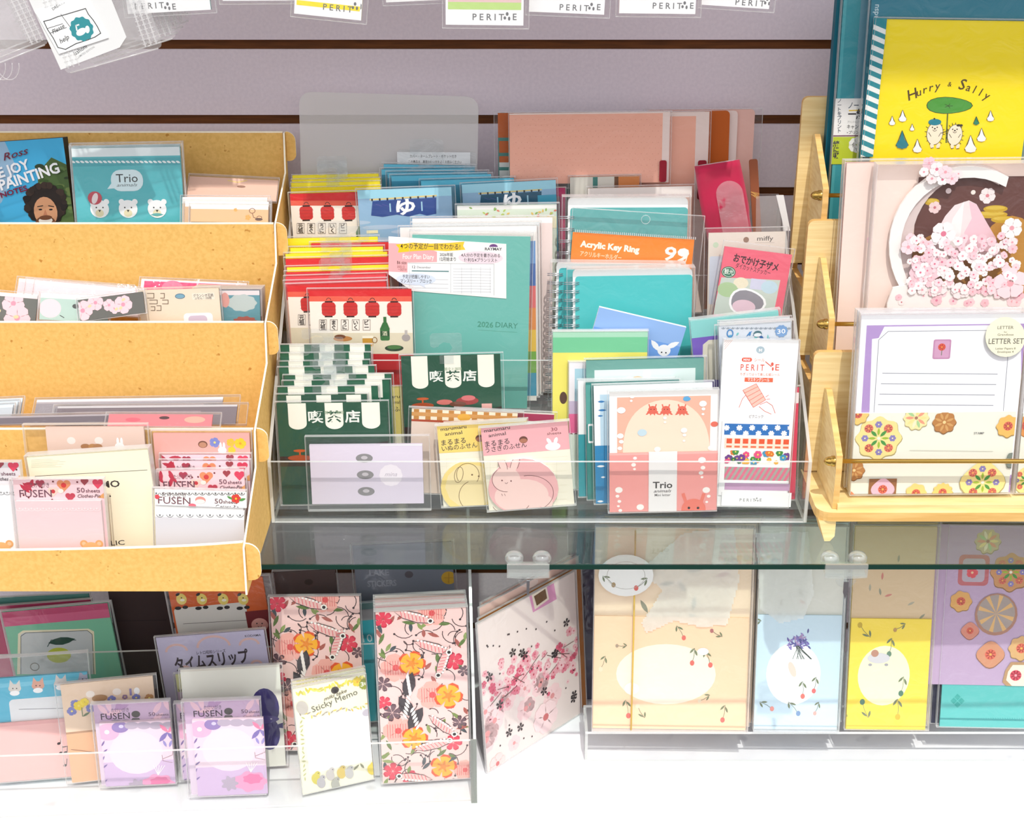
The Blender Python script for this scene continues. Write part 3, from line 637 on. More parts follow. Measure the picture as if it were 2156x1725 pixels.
c = Card('sticker_pack', 'beige pack with small brown lettering and blue hole, second cardboard step', 'sticker pack', (290, 612), (460, 607), Y=-.203, fl=fz, lean=10, th=.003, col=(240, 222, 198), art=mask, bag=(2, 2, 2, 1))
# --- third step: flopped grey film packs
LIM['front'] = KY[3] + .004
fz = .3735
GREY = (150, 142, 146)
def dim(A): A.rect(0, 0, 1, .10, (226, 222, 220)).rect(0, .10, 1, .16, (176, 166, 168)).rect(.30, .25, .9, .8, (196, 176, 178))
Card('sticker_sheet_pack', 'wide grey film pack flopped back across the third cardboard step', 'sticker pack', (78, 842), (470, 836), Y=-.262, bot=(150, 893), lean=58, th=.002, col=GREY, art=dim, bag=(2, 2, 16, 1))
Card('sticker_sheet_pack', 'grey film pack lying in front of the wide one on the third step', 'sticker pack', (122, 856), (500, 852), Y=-.276, bot=(160, 896), lean=56, th=.002, col=(120, 108, 112), art=lambda A: A.rect(0, 0, 1, .1, (196, 190, 190)).rect(.1, .3, .8, .9, (146, 128, 132)), bag=(4, 2, 10, 1))
for k in range(3): Card('sticker_sheet_pack', 'pale blue edged grey pack at left of the third step, %s from front' % nth(k), 'sticker pack', (-160, 862 - 7 * k), (28 + 10 * k, 852 - 7 * k), Y=-.282 + .009 * k, bot=(-150, 897), lean=54, th=.0015, col=(186, 190, 194), art=lambda A: A.rect(0, 0, 1, .16, (206, 222, 232)), bag=(2, 2, 2, 1))
Card('sticker_sheet_pack', 'dark grey flat pack lying low at the front left of the third step', 'sticker pack', (-120, 880), (236, 872), Y=-.298, bot=(-120, 896), lean=54, th=.002, col=(108, 98, 104), art=lambda A: A.rect(0, 0, 1, .2, (168, 158, 160)), bag=(2, 2, 2, 1))
Card('sticker_pack', 'salmon red sticker pack lying at the front of the third cardboard step', 'sticker pack', (230, 872), (448, 873), Y=-.3035, bot=(245, 897), lean=54, th=.002, col=(226, 120, 124), art=lambda A: A.ell(346, 880, 11, 4, (80, 52, 52)).ell(410, 884, 22, 8, (236, 160, 140)).ell(280, 884, 16, 5, (214, 96, 108)), bag=(3, 2, 8, 1))
# --- bottom tray
LIM['front'] = KY[4] + .004
fz = GZ + .003
def flw(A, s, y0=.1, y1=.4, pal=((232, 202, 60), (128, 138, 206), (226, 216, 212), (150, 110, 80))):
    rr = random.Random(s)
    for i in range(14):
        x, y, cc = rr.uniform(.05, .95), rr.uniform(y0, y1), rr.choice(pal)
        A.flower(x, y, rr.uniform(.03, .055), cc, (240, 220, 120), rot=rr.uniform(0, 72), wid=.5)
def bunny(A, x, y, r, c=W): A.ell(x - r * .4, y - r, r * .28, r * .9, c).ell(x + r * .4, y - r, r * .28, r * .9, c).ell(x, y, r, r * .85, c)
def pinkcard(A):
    A.rect(0, 0, 1, 1, (232, 204, 190))
    for x, y in ((150, 928), (208, 928)): A.ell(x, y, 9, 8, (240, 232, 226))
    bunny(A, 252, 940, 10); flw(A, 2, .26, .42)
    for x, c in ((180, (170, 120, 80)), (196, (190, 140, 90)), (206, (180, 130, 90))): A.ell(x, 940, 10, 6, c)
Card('letter_set', 'beige pink letter set with tiny flowers, back left of the bottom cardboard tray', 'letter set', (95, 900), (302, 899), Y=-.322, fl=fz, lean=6, th=.003, col=(232, 204, 190), art=pinkcard, bag=(20, 3, 4, 1))
def salmon(A):
    A.rect(0, 0, 1, 1, (238, 176, 166)); A.ell(427, 936, 10, 8, (120, 76, 58)).ell(427, 937, 8, 6, (196, 140, 110))
    A.flower(452, 932, 11, (130, 140, 206), (240, 220, 120), wid=.5); bunny(A, 468, 948, 9); A.flower(486, 932, 9, (240, 196, 60), wid=.5).flower(506, 934, 12, (246, 208, 40), (250, 160, 40), wid=.5).flower(488, 948, 8, (246, 208, 40), wid=.5)
Card('letter_set', 'salmon letter set with yellow flowers, back right of the bottom cardboard tray', 'letter set', (322, 913), (529, 913), Y=-.3205, fl=fz, lean=6, th=.003, col=(238, 176, 166), art=salmon, bag=(2, 3, 2, 1))
def memo(A):
    A.rect(0, 0, 1, 1, (250, 243, 214)); A.line([(75, 1010), (74, 1003), (310, 990)], 1.1, BK)
    A.text('MEMO', 253, 1025, 15, (40, 36, 34), al='R', w=74, bold=.02).text('D', 132, 1032, 10, BK, bold=.02).ell(232, 1045, 1.8, 1.8, BK).ell(214, 1045, 1.8, 1.8, BK)
    A.text('BIBLIOPHILIC', 263, 1147, 11, (50, 46, 40), al='R', w=128, bold=.01)
    for k in range(7): A.line([(66, 969 + 2.6 * k), (112 + (k * 13) % 30, 967 + 2.6 * k)], .5, (190, 184, 160))
Card('memo_block', 'thick cream memo block with black lettering, standing in the bottom cardboard tray', 'memo pad', (56, 964), (311, 947), Y=-.3545, fl=fz, lean=8, th=.010, col=(250, 243, 214), edge=(232, 224, 192), art=memo, bag=(2, 2, 1, 0))
RED = (190, 38, 66); PK = (246, 206, 210)
def heart(A, x, y, r, c, c2=None):
    A.ell(x - r * .48, y - r * .25, r * .56, r * .55, c).ell(x + r * .48, y - r * .25, r * .56, r * .55, c).poly([(x - r, y), (x + r, y), (x, y + r * 1.05)], c)
    if c2: A.ell(x, y, r * .4, r * .4, c2)
def fhead(A, x0, y0, w, pal=(PK, RED), ink=(110, 70, 84), sub='たけいがき', rot=0):
    """sticky note header: left x, top y, width in pixels"""
    k = w / 195; X = lambda a: x0 + a * k; Yv = lambda b: y0 + b * k
    p, r = pal; rr = random.Random(int(x0) + 7)
    for i in range(5): A.leaf(X(rr.uniform(4, 40)), Yv(rr.uniform(4, 24)), 14 * k, 9 * k, rr.uniform(0, 180), r)
    heart(A, X(56), Yv(8), 9 * k, (170, 50, 74)); heart(A, X(106), Yv(12), 14 * k, (226, 142, 96), (210, 50, 50)); heart(A, X(84), Yv(25), 11 * k, (242, 206, 190), (200, 50, 60)); heart(A, X(150), Yv(4), 8 * k, (160, 60, 70)); heart(A, X(178), Yv(8), 11 * k, (220, 60, 90)); heart(A, X(120), Yv(36), 10 * k, (190, 60, 80))
    A.poly([(X(178), Yv(38)), (X(198), Yv(22)), (X(200), Yv(40))], (226, 160, 96)).ell(X(100), Yv(24), 6 * k, 5 * k, (246, 232, 220))
    for i in range(7): A.ell(X(rr.uniform(20, 190)), Yv(rr.uniform(3, 44)), 2 * k, 2 * k, (110, 30, 40))
    A.text('FUSEN', X(14), Yv(37), 17 * k, ink, w=68 * k, bold=.004).text(sub, X(36), Yv(16), 9 * k, (120, 90, 100), w=40 * k, bold=0)
    A.text('50', X(134), Yv(27), 11 * k, (120, 80, 92), w=17 * k).text('sheets', X(153), Yv(27), 8 * k, (120, 80, 92), w=30 * k).text('Clothes-Pin', X(136), Yv(38), 8 * k, (70, 56, 64), w=48 * k, shear=.3, bold=.006)
def lace(A, x0, x1, y, c, n=14, r=8):
    for i in range(n):
        x = x0 + (x1 - x0) * (i + .5) / n
        A.ring(x, y, r, r * .8, 1.4, c, a0=0, a1=180, n=8).ell(x, y + 1, 2, 2, c)
GRP = 'heart header sticky notes in the bottom cardboard tray'
def teddy(A, x, y, r):
    for s in (-1, 1): A.ell(x + s * r * .8, y - r * .75, r * .42, r * .42, (226, 170, 110)).ell(x + s * r * .8, y - r * .75, r * .22, r * .22, (240, 200, 160))
    A.ell(x, y, r * 1.05, r, (236, 184, 124)).ell(x, y + r * .3, r * .45, r * .35, (250, 226, 186)).ell(x - r * .4, y - r * .05, r * .1, r * .12, BK).ell(x + r * .4, y - r * .05, r * .1, r * .12, BK).ell(x, y + r * .15, r * .14, r * .1, BK)
# stack on the right

def fus(lab, tl, tr, Y, head, note=None, hp=None, **kw):
    def art(A): fhead(A, *hp, **head) if hp else None
    c = Card('sticky_note_pack', lab, 'sticky notes', tl, tr, Y=Y, fl=fz, lean=8, th=.0015, col=kw.pop('col', PK), art=art, multi=True, group=GRP, **kw)
    if note:
        y, colr, lc, art2 = note
        def a3(A): lace(A, tl[0] + 8, tr[0] - 6, y + 14, lc); art2 and art2(A)
        c.part('note_block', (tl[0] + 5, y, tr[0] - 4, 1260), colr, .0035, art=a3, edge=(236, 226, 226))
    c.bag(2, 2, 2, 0); return c
fus('pink heart sticky notes, hindmost of the stack beside the right cardboard side', (340, 958), (529, 958), -.3265, {}, hp=(338, 960, 190), col=(236, 206, 216))
fus('pink heart sticky notes, second from the back in the stack by the cardboard side', (339, 971), (527, 971), -.331, {}, hp=(337, 974, 190), col=(240, 214, 222))
fus('pink heart sticky notes poking out at the left behind the white ones', (291, 996), (478, 992), -.3380, {}, hp=(289, 1000, 190), note=(1058, (250, 246, 250), (200, 180, 190), None))
fus('pink sticky notes with red heart header, right behind the white sticky notes', (334, 992), (522, 988), -.3475, {}, hp=(331, 993, 190))
fus('white sticky notes with grey note block and rose header, bottom cardboard tray', (325, 1030), (519, 1036), -.3612, {}, hp=None, col=(244, 240, 238))
def whead(A):
    lace(A, 322, 516, 1038, (110, 112, 112), 14, 6)
    A.text('FUSEN', 333, 1060, 16, (120, 84, 92), w=68, bold=.004).text('たけいがき', 342, 1045, 9, (120, 100, 104), w=50, bold=0).text('50', 452, 1060, 11, (120, 90, 96), w=17).text('sheets', 470, 1060, 8, (120, 90, 96), w=30).text('Clothes-Pin', 454, 1070, 8, (70, 60, 64), w=48, shear=.3)
    A.ell(422, 1053, 11, 8, (222, 150, 140)).ell(422, 1056, 10, 5, (244, 226, 222)).ell(405, 1064, 8, 4, (226, 110, 124)).ell(331, 1046, 5, 5, (220, 80, 90)).flower(497, 1050, 10, (216, 70, 60), (240, 190, 60), wid=.5).leaf(510, 1052, 8, 6, 20, (90, 150, 80)).leaf(484, 1048, 7, 5, 150, (90, 150, 80))
c = fus('white sticky notes with lace header and rose, nearest the right cardboard side', (325, 1031), (520, 1038), -.3680, {}, hp=None, col=(248, 246, 243))
A = None
c.part('header_card', (326, 1030, 519, 1070), (246, 244, 240), .0006, art=whead)
def gnote(A): A.rect(.0, 0, 1, .13, (252, 251, 251)); lace(A, 326, 516, 1084, (120, 124, 126), 9, 7)
c.part('note_block', (326, 1071, 514, 1260), (214, 214, 220), .0035, art=gnote, edge=(240, 238, 238))
fus('pink heart sticky notes with a teddy bear note, front left of the bottom tray', (27, 1010), (216, 1009), -.377, {}, hp=(28, 1010, 195), note=(1056, (248, 208, 210), (240, 226, 226), lambda A: teddy(A, 193, 1160, 20)))
fus('white sticky notes with heart header cut by the left picture edge', (-152, 974), (40, 974), -.367, {}, hp=(-150, 974, 195), col=(224, 218, 220), note=(1022, (250, 250, 252), (160, 160, 160), lambda A: teddy(A, 4, 1160, 20)))
# ================================================================== what stands in the acrylic step stand
# ---------------- top step (back)
LIM['x'] = lambda Y: (AL + T + .0012, AR - T - .0012)
LIM['front'] = AY[2] + .004; fz = .453
PALE = (238, 234, 226)
c = Card('file_folder', 'large frosted clear folder with rounded corners, standing at the back of the acrylic stand', 'folder', (629, 193), (1008, 204), Y=-.036, fl=fz, lean=1, th=.0008, col='frost', rad=.012, multi=True, body='folder_sheet', edge='film_edge')
c2 = Card('paper_slip', 'white paper slip with two lines of print between the frosted folder and blue packs', 'paper slip', (836, 320), (990, 321), bot=358, Y=-.0405, lean=2, th=.0005, art=lambda A: A.text('カバー・ネームプレート・ポケット付き', 912, 332, 5.5, (70, 70, 70), al='C', w=98).text('この商品は、裏面の使い方をよくお読みください', 916, 344, 5.5, (70, 70, 70), al='C', w=112))
CY = (64, 172, 206)
CYR = [((808, 346), (1000, 350)), ((803, 357), (998, 355)), ((816, 364), (1026, 362)), ((824, 371), (1034, 367)), ((886, 381), (1082, 375))]
for k, (a, b) in enumerate(CYR):
    c = Card('bath_print_pack', 'sky blue topped pack, %s from the back of the fanned blue row' % nth(k), 'card pack', a, b, Y=-.0465 - .0052 * k, fl=fz, lean=4, th=.002, col=(54, 146, 178), art=lambda A: A.rect(0, 0, 1, .035, (96, 196, 224)).rect(0, .05, 1, 1, (50, 140, 168)), bag=(2, 2, 2, 1), group='sky blue card packs')
    if k < 3: c.hangtab([.47, .36, .72][k], 34, 20 if k else 26)
YE = (255, 236, 16)
for k, (a, b) in enumerate([((600, 370), (797, 366)), ((598, 379), (800, 375)), ((599, 386), (800, 382)), ((603, 397), (801, 391))]):
    c = Card('lantern_print_pack', 'yellow topped pack, %s from the back behind the three red lanterns' % nth(k), 'card pack', a, b, Y=-.052 - .0055 * k, fl=fz, lean=4, th=.002, col=YE, bag=(1, 1, 1, 1), group='yellow topped card packs at the back')
    if k < 3: c.hangtab(.47, 30, 19)
RD = (222, 28, 32); DR = (160, 20, 26)
def lantern(A, x, y, s, c=(222, 52, 34)):
    k = A.k
    A.rrect(x - 13 * s, y, x + 13 * s, y + 24 * s, 6 * s, c); A.poly([(x - 9 * s, y), (x + 9 * s, y), (x + 13 * s, y + 6 * s), (x - 13 * s, y + 6 * s)], c)
    A.rect(x - 7 * s, y - 2.5 * s, x + 7 * s, y, (50, 24, 20)).rect(x - 7 * s, y + 24 * s, x + 7 * s, y + 26.5 * s, (50, 24, 20)).ring(x, y - 4 * s, 4 * s, 4 * s, 1.2, (50, 30, 26), a0=180, a1=360, n=8)
    for i in (.3, .55, .8): A.line([(x - 13 * s, y + 24 * s * i), (x + 13 * s, y + 24 * s * i)], .6, tuple(int(v * .8) for v in c))
def izakaya(A, x0, y0, sx, nl=4, lit=True):
    """tavern print; x0,y0 = top left in pixels, sx = scale, the sheet is about 215 wide"""
    X = lambda a: x0 + a * sx; Yv = lambda b: y0 + b * sx
    A.rect(0, 0, 1, 1, (250, 240, 226)); A.poly([(x0 - 8, y0 - 6), (X(225), y0 - 6), (X(225), Yv(15)), (x0 - 8, Yv(15))], RD); A.rect(-.5, 0, 1.5, .14, RD) if False else None
    A.poly([(x0 - 8, Yv(15)), (X(225), Yv(15)), (X(225), Yv(26)), (x0 - 8, Yv(26))], (238, 96, 72))
    for i in range(nl): lantern(A, X(42 + i * 46), Yv(28), sx * 1.18, (206, 40, 34))
    for i, t in enumerate(['元祖', 'まぐろ', 'うに', 'いくら', 'ビール']):
        x = X(30 + i * 23); A.line([(x - 7.5, Yv(64)), (x + 7.5, Yv(64)), (x + 7.5, Yv(86)), (x - 7.5, Yv(86))], .7, (90, 70, 60), True)
        for j, ch in enumerate(t[:2]): A.text(ch, x, Yv(74 + 10 * j), 8.2 * sx, (44, 32, 26), al='C', bold=.02)
    A.poly([(x0 - 8, Yv(92)), (X(225), Yv(92)), (X(225), Yv(136)), (x0 - 8, Yv(136))], (226, 214, 186)).poly([(x0 - 8, Yv(136)), (X(225), Yv(136)), (X(225), Yv(400)), (x0 - 8, Yv(400))], (196, 26, 34))
    A.rrect(X(150), Yv(80), X(171), Yv(108), 4, (46, 110, 50)).poly([(X(150), Yv(84)), (X(171), Yv(84)), (X(165), Yv(70)), (X(156), Yv(70))], (46, 110, 50)).rect(X(157), Yv(58), X(164), Yv(72), (46, 110, 50)).rect(X(151), Yv(88), X(170), Yv(99), (28, 74, 34)).text('酒', X(160.5), Yv(97), 8 * sx, (226, 226, 190), al='C')
    A.ell(X(180), Yv(124), 20 * sx, 7 * sx, (30, 60, 34)).ell(X(180), Yv(122), 15 * sx, 4.5 * sx, (70, 120, 60)).rrect(X(113), Yv(98), X(136), Yv(120), 2, (206, 150, 50)).ring(X(139), Yv(107), 5 * sx, 6 * sx, 1.8, (150, 110, 60)).rect(X(113), Yv(98), X(136), Yv(103), (246, 238, 214))
    A.ell(X(72), Yv(104), 20 * sx, 6 * sx, (196, 132, 70)).ell(X(66), Yv(100), 12 * sx, 5 * sx, (120, 70, 40)).ell(X(205), Yv(102), 9 * sx, 8 * sx, (170, 160, 156)).rect(X(202), Yv(86), X(208), Yv(96), (190, 182, 176)).ell(X(95), Yv(116), 7 * sx, 2.4 * sx, (70, 50, 44))
c = Card('lantern_print_pack', 'red topped tavern print pack with three lanterns in view, back left of the acrylic stand', 'card pack', (604, 409), (818, 403), Y=-.083, fl=fz, lean=5, th=.002, col=(250, 240, 226), edge=RD, art=lambda A: izakaya(A, 604, 408, .97), bag=(2, 2, 2, 1))
def yu(A, x, y, s, sky=((150, 208, 230), (120, 150, 196)), cl=(36, 70, 140)):
    A.rect(0, 0, 1, 1, (146, 184, 214)); A.rect(0, 0, 1, .06, (160, 216, 234)).rect(0, .38, 1, .62, (168, 160, 190)).rect(0, .62, 1, 1, (110, 116, 160))
    for i in range(5): A.ell(x + (i * 61 % 190) * s - 10, y + (70 + i * 9) * s, 40 * s, 5 * s, (178, 200, 222))
    A.line([(x + 28 * s, y + 20 * s), (x + 170 * s, y + 11 * s)], 3 * s, (232, 206, 130))
    for i in range(9): A.rect(x + (30 + i * 16.5) * s, y + (18 - i * .9) * s, x + (34 + i * 16.5) * s, y + (23 - i * .9) * s, (40, 34, 30))
    A.poly([(x + 33 * s, y + 23 * s), (x + 170 * s, y + 15 * s), (x + 170 * s, y + 50 * s), (x + 150 * s, y + 54 * s), (x + 135 * s, y + 50 * s), (x + 110 * s, y + 56 * s), (x + 85 * s, y + 52 * s), (x + 55 * s, y + 57 * s), (x + 30 * s, y + 54 * s)], cl)
    for a in (48, 62): A.line([(x + (a - 8) * s, y + 30 * s), (x + (a + 6) * s, y + 34 * s)], .8, (90, 80, 160))
    A.rect(x + 69 * s, y + 28 * s, x + 73 * s, y + 46 * s, (170, 214, 232)).rect(x + 137 * s, y + 24 * s, x + 141 * s, y + 44 * s, (170, 214, 232)).text('ゆ', x + 105 * s, y + 49 * s, 27 * s, (250, 250, 252), al='C', bold=.035, shear=.1, sx=1.3)
    A.rect(x + 20 * s, y + 86 * s, x + 45 * s, y + 92 * s, (240, 232, 190))
Card('bath_print_pack', 'blue bath curtain print pack standing further right, half behind the pale floral pack', 'card pack', (972, 389), (1170, 379), Y=-.078, fl=fz, lean=4, th=.002, col=(60, 150, 184), art=lambda A: (yu(A, 982, 389, .93, cl=(24, 82, 110)), A.rect(.80, .10, 1, .5, (60, 160, 190))), bag=(2, 2, 2, 1))
Card('bath_print_pack', 'light blue bath curtain print pack overlapping the three red lanterns', 'card pack', (752, 401), (950, 394), Y=-.0905, fl=fz, lean=5, th=.002, col=(150, 190, 216), art=lambda A: yu(A, 752, 401, .98), bag=(2, 2, 4, 1))
def floral(A):
    A.rect(0, 0, 1, 1, (226, 240, 222)); A.rect(0, 0, 1, .03, (250, 250, 246)); rr = random.Random(5)
    for i in range(40): A.leaf(rr.uniform(965, 1170), rr.uniform(438, 470), 4, 4, rr.uniform(0, 180), rr.choice([(190, 214, 110), (150, 190, 100), (236, 200, 110), (226, 130, 110)]))
    A.poly([(960, 462), (1175, 455), (1175, 480), (960, 480)], (250, 246, 210))
Card('letter_set', 'pale green floral letter set in film below the right blue bath curtain pack', 'letter set', (962, 434), (1172, 431), Y=-.0998, fl=fz, lean=4, th=.003, col=(226, 240, 222), art=floral, bag=(2, 2, 3, 1))
# pink book cover set, right
PKC = (250, 184, 160); WF = (246, 226, 218); OR = (196, 96, 30)
Card('book_cover', 'clear film bag with pink book cover, hindmost and rightmost of the pink set', 'book cover', (1360, 232), (1590, 230), Y=-.0335, fl=fz, lean=1, th=.001, col=(244, 196, 184), rad=.004, bag=(3, 1, 8, 1), group='pink book covers')
Card('book_cover', 'white edged cover right behind the orange one in the pink set', 'book cover', (1330, 236), (1554, 233), Y=-.037, fl=fz, lean=1, th=.001, col=(244, 224, 218), rad=.004)
def check(A):
    A.rect(0, 0, 1, .24, OR); A.rect(0, .24, 1, 1, (220, 224, 220)); T = (70, 136, 128)
    for x in (1049, 1073): A.rect(x - 2, 296, x + 3, 420, T)
    for y in (290, 322, 352): A.rect(1040, y, 1300, y + 5, T)
    A.rect(1194, 375, 1230, 420, (90, 150, 140))
Card('book_cover', 'orange and teal checked cloth cover showing at the left of the pink set', 'book cover', (1048, 238), (1300, 236), Y=-.0455, fl=fz, lean=1, th=.0015, col=(220, 224, 220), art=check, bag=(4, 1, 2, 1))
Card('book_cover', 'plain burnt orange cover between the pink ones, upper right of the acrylic stand', 'book cover', (1330, 238), (1537, 233), Y=-.041, fl=fz, lean=1, th=.001, col=OR, rad=.004)
def pk(x1):
    def f(A):
        A.rect(0, 0, 1, 1, WF); A.rect(-.02, .02, .885, .97, PKC)
    return f
c = Card('book_cover', 'pink book cover with white rim directly behind the frontmost pink cover', 'book cover', (1250, 239), (1494, 235), Y=-.0505, fl=fz, lean=2, th=.001, col=WF, art=pk(1412), rad=.005, bag=(2, 1, 2, 1))
c.part('maroon_tab', (1470, 338, 1488, 420), (150, 24, 44), .0008, rad=.002, label='maroon pen loop')
def front_pink(A):
    A.rect(0, 0, 1, 1, WF); A.rect(-.02, .02, .955, 1, PKC)
    for i in range(26):
        for j in range(11): A.k = 5; A.ell(1086 + i * 12 + (j % 2) * 6, 252 + j * 12, .9, .9, (226, 154, 134), n=5)
c = Card('book_cover', 'large frontmost pink book cover in glossy film, upper right of the acrylic stand', 'book cover', (1072, 239), (1411, 235), bot=388, Y=-.057, lean=4, th=.0012, col=WF, art=front_pink, rad=.005, bag=(1, 1, 2, 5))
c.part('maroon_tab', (1389, 338, 1404, 386), (156, 24, 44), .0008, rad=.002, label='maroon pen loop')
def towel(A):
    A.rect(0, 0, 1, 1, (222, 218, 206)); A.rect(.33, 0, .40, 1, (60, 130, 122)).rect(.64, 0, .7, 1, (110, 70, 40)).rect(.7, 0, 1, 1, (212, 130, 66)).poly([(0, .4), (.14, .7), (0, 1)], (70, 136, 128))
Card('book_cover', 'striped cloth cover peeking out under the frontmost pink cover', 'book cover', (1200, 374), (1346, 371), Y=-.0645, fl=fz, lean=2, th=.002, col=(222, 218, 206), art=towel, bag=(2, 2, 2, 1))
Card('book_cover', 'brown pink cover with a white top edge behind the spiral notebooks', 'book cover', (1238, 397), (1457, 392), Y=-.076, fl=fz, lean=3, th=.002, col=(214, 176, 160), art=lambda A: A.rect(0, 0, 1, .08, (248, 240, 234)), bag=(2, 2, 3, 1))
Card('card_pack', 'small magenta edged pack between the blue bath pack and the spiral notebooks', 'card pack', (1120, 397), (1190, 396), Y=-.0715, fl=fz, lean=3, th=.002, col=(196, 40, 100), art=lambda A: A.rect(.1, .06, .86, 1, (150, 110, 120)), bag=(1, 1, 1, 1))
# velvet pouch, folded, with a clear tab
mb = MB(); TLp = at_y(1464, 350, -.083); TRp = at_y(1555, 336, -.083); u = (TRp - TLp).normalized(); Wp = (TRp - TLp).length; d = (Vector((0, -.10, -1)) + Vector((.22, 0, 0))); d.normalize()
n_ = d.cross(u).normalized(); nu, nv = 10, 16; LP = .115
def pv(i, j, s):
    a = i / nu; b = j / nv; bulge = .004 * math.sin(math.pi * a) ** .5 + .0016 * math.sin(a * 11 + b * 9) + .0026 * math.sin(b * 17 + a * 4) * math.sin(math.pi * a)
    ww = Wp * (1 + .10 * math.sin(b * 3.0 + .4) * (1 if b < .5 else .6)) ; xo = (a - .5) * ww + Wp * .5
    return TLp + u * xo + d * (b * LP) + n_ * (s * max(bulge, .0006))
vs = [pv(i, j, 1) for j in range(nv + 1) for i in range(nu + 1)] + [pv(i, j, -.6) for j in range(nv + 1) for i in range(nu + 1)]
q = lambda i, j, o=0: o + j * (nu + 1) + i; N0 = (nu + 1) * (nv + 1)
fs = [(q(i, j), q(i, j + 1), q(i + 1, j + 1), q(i + 1, j)) for j in range(nv) for i in range(nu)] + [(q(i, j, N0), q(i + 1, j, N0), q(i + 1, j + 1, N0), q(i, j + 1, N0)) for j in range(nv) for i in range(nu)]
fs += [(q(i, 0), q(i + 1, 0), q(i + 1, 0, N0), q(i, 0, N0)) for i in range(nu)] + [(q(0, j), q(0, j, N0), q(0, j + 1, N0), q(0, j + 1)) for j in range(nv)] + [(q(nu, j), q(nu, j + 1), q(nu, j + 1, N0), q(nu, j, N0)) for j in range(nv)] + [(q(i, nv), q(i, nv, N0), q(i + 1, nv, N0), q(i + 1, nv)) for i in range(nu)]
mb.add(vs, fs, 'velvet', True)
vp = empty('velvet_pouch', TLp + d * LP); tag(vp, 'crimson velvet pouch leaning at the upper right of the acrylic stand', 'pouch'); o = mb.build('pouch_body', vp); o.location = -vp.location
for w, col, nm, l0 in ((.46, 'film_thick', 'clear_tab', .0075),):
    pts = []; x0, x1, y0, y1 = Wp * .34, Wp * .96, .018, .10; r = (x1 - x0) / 2
    for t in range(13): a = math.pi * t / 12; pts.append(TLp + u * ((x0 + x1) / 2 - r * math.cos(a)) + d * (y0 + r - r * math.sin(a)) + n_ * l0)
    pts += [TLp + u * x1 + d * y1 + n_ * l0, TLp + u * x0 + d * y1 + n_ * l0]
    mb = MB(); mb.prism(pts, n_ * -.0005, col, 'film_edge'); o = mb.build(nm, vp); o.location = -vp.location
Card('strap', 'brown strap with a frayed straw tie beside the crimson velvet pouch', 'strap', (1577, 337), (1595, 335), Y=-.064, fl=fz, lean=2, th=.002, col=(160, 92, 62), rad=.002, art=lambda A: [A.line([(1572 + 2 * k, 402 + (k * 5) % 9), (1600 - k, 408 + (k * 7) % 12)], 1, (226, 176, 100)) for k in range(7)])
c = Card('clear_folder', 'clear film sleeve with a curled white edge behind the white rabbit pack', 'folder', (1592, 414), (1650, 411), Y=-.0985, fl=fz, lean=3, th=.0006, col='film_thick', multi=True, body='sleeve')
c.part('white_edge', [(1634, 411), (1650, 411), (1664, 486), (1652, 486)], (238, 236, 236), .0006)

# ---------------- middle step
LIM['front'] = AY[1] + .004; fz = .396
# stack of yellow and red packs
ROW = [(503, 499, 596, 795, YE), (513, 510, 655, 836, RD), (523, 520, 611, 806, YE), (536, 531, 592, 815, YE), (546, 541, 601, 820, RD), (564, 558, 604, 818, YE), (574, 569, 602, 818, RD), (584, 578, 601, 812, (230, 60, 70)), (594, 588, 600, 811, (226, 66, 78))]
for k, (y0, y1, x0, x1, cc) in enumerate(ROW):
    art = (lambda A: A.rect(.09, .12, .93, 1, RD) if False else None)
    c = Card('lantern_print_pack', '%s topped pack, %s from the back in the fan behind the four red lanterns' % ('yellow' if cc == YE else 'red', nth(k)), 'card pack', (x0, y0), (x1, y1), Y=-.1195 - .0052 * k, fl=fz, lean=5, th=.002, col=cc if cc == YE else (236, 196, 180), edge=cc, art=(lambda A, c_=cc: A.rect(0, 0, 1, .14, c_)), bag=(2, 2, 2, 1), group='red and yellow card packs in the middle step')
    if k in (0, 1, 3, 4, 6, 7): c.hangtab(.5, 30, 17)
    if k == 0: c.part('meander_print', (605, 517, 650, 525), (226, 190, 30), .0002, art=lambda A: [A.ring(612 + 9 * i, 521, 3, 3, 1, (170, 120, 20), n=4) for i in range(4)])
c = Card('lantern_print_pack', 'red lantern tavern pack right behind the frontmost one, mostly hidden', 'card pack', (604, 601), (812, 594), Y=-.1675, fl=fz, lean=6, th=.002, col=(250, 240, 226), edge=RD, art=lambda A: izakaya(A, 606, 600, .98), bag=(2, 2, 2, 1))
c = Card('lantern_print_pack', 'frontmost tavern print pack with four red lanterns and a green bottle', 'card pack', (650, 611), (866, 609), Y=-.1745, fl=fz, lean=6, th=.002, col=(250, 240, 226), edge=RD, art=lambda A: izakaya(A, 650, 609, 1.0), bag=(2, 2, 2, 1))
# white topped sheets, diary
Card('letter_set', 'pale pink sheet pack with pink side edge, tallest behind the teal diary', 'letter set', (868, 461), (1163, 458), Y=-.1195, fl=fz, lean=5, th=.003, col=(246, 226, 220), edge=(244, 220, 214), art=lambda A: A.rect(0, 0, 1, .03, (250, 250, 248)), bag=(2, 2, 2, 1))
Card('letter_set', 'white sheet pack in film second behind the teal diary', 'letter set', (868, 472), (1136, 468), Y=-.1265, fl=fz, lean=5, th=.003, col=(246, 240, 236), art=lambda A: A.rect(0, 0, 1, .02, (220, 226, 226)), bag=(2, 2, 2, 1))
Card('letter_set', 'white sheet pack in film right behind the rainbow edged one', 'letter set', (842, 480), (1130, 476), Y=-.133, fl=fz, lean=5, th=.003, col=(248, 242, 238), bag=(2, 2, 2, 1))
RB = [(120, 160, 210), (90, 120, 180), (226, 120, 120), (230, 150, 90), (236, 196, 90), (130, 180, 90), (80, 160, 190)]
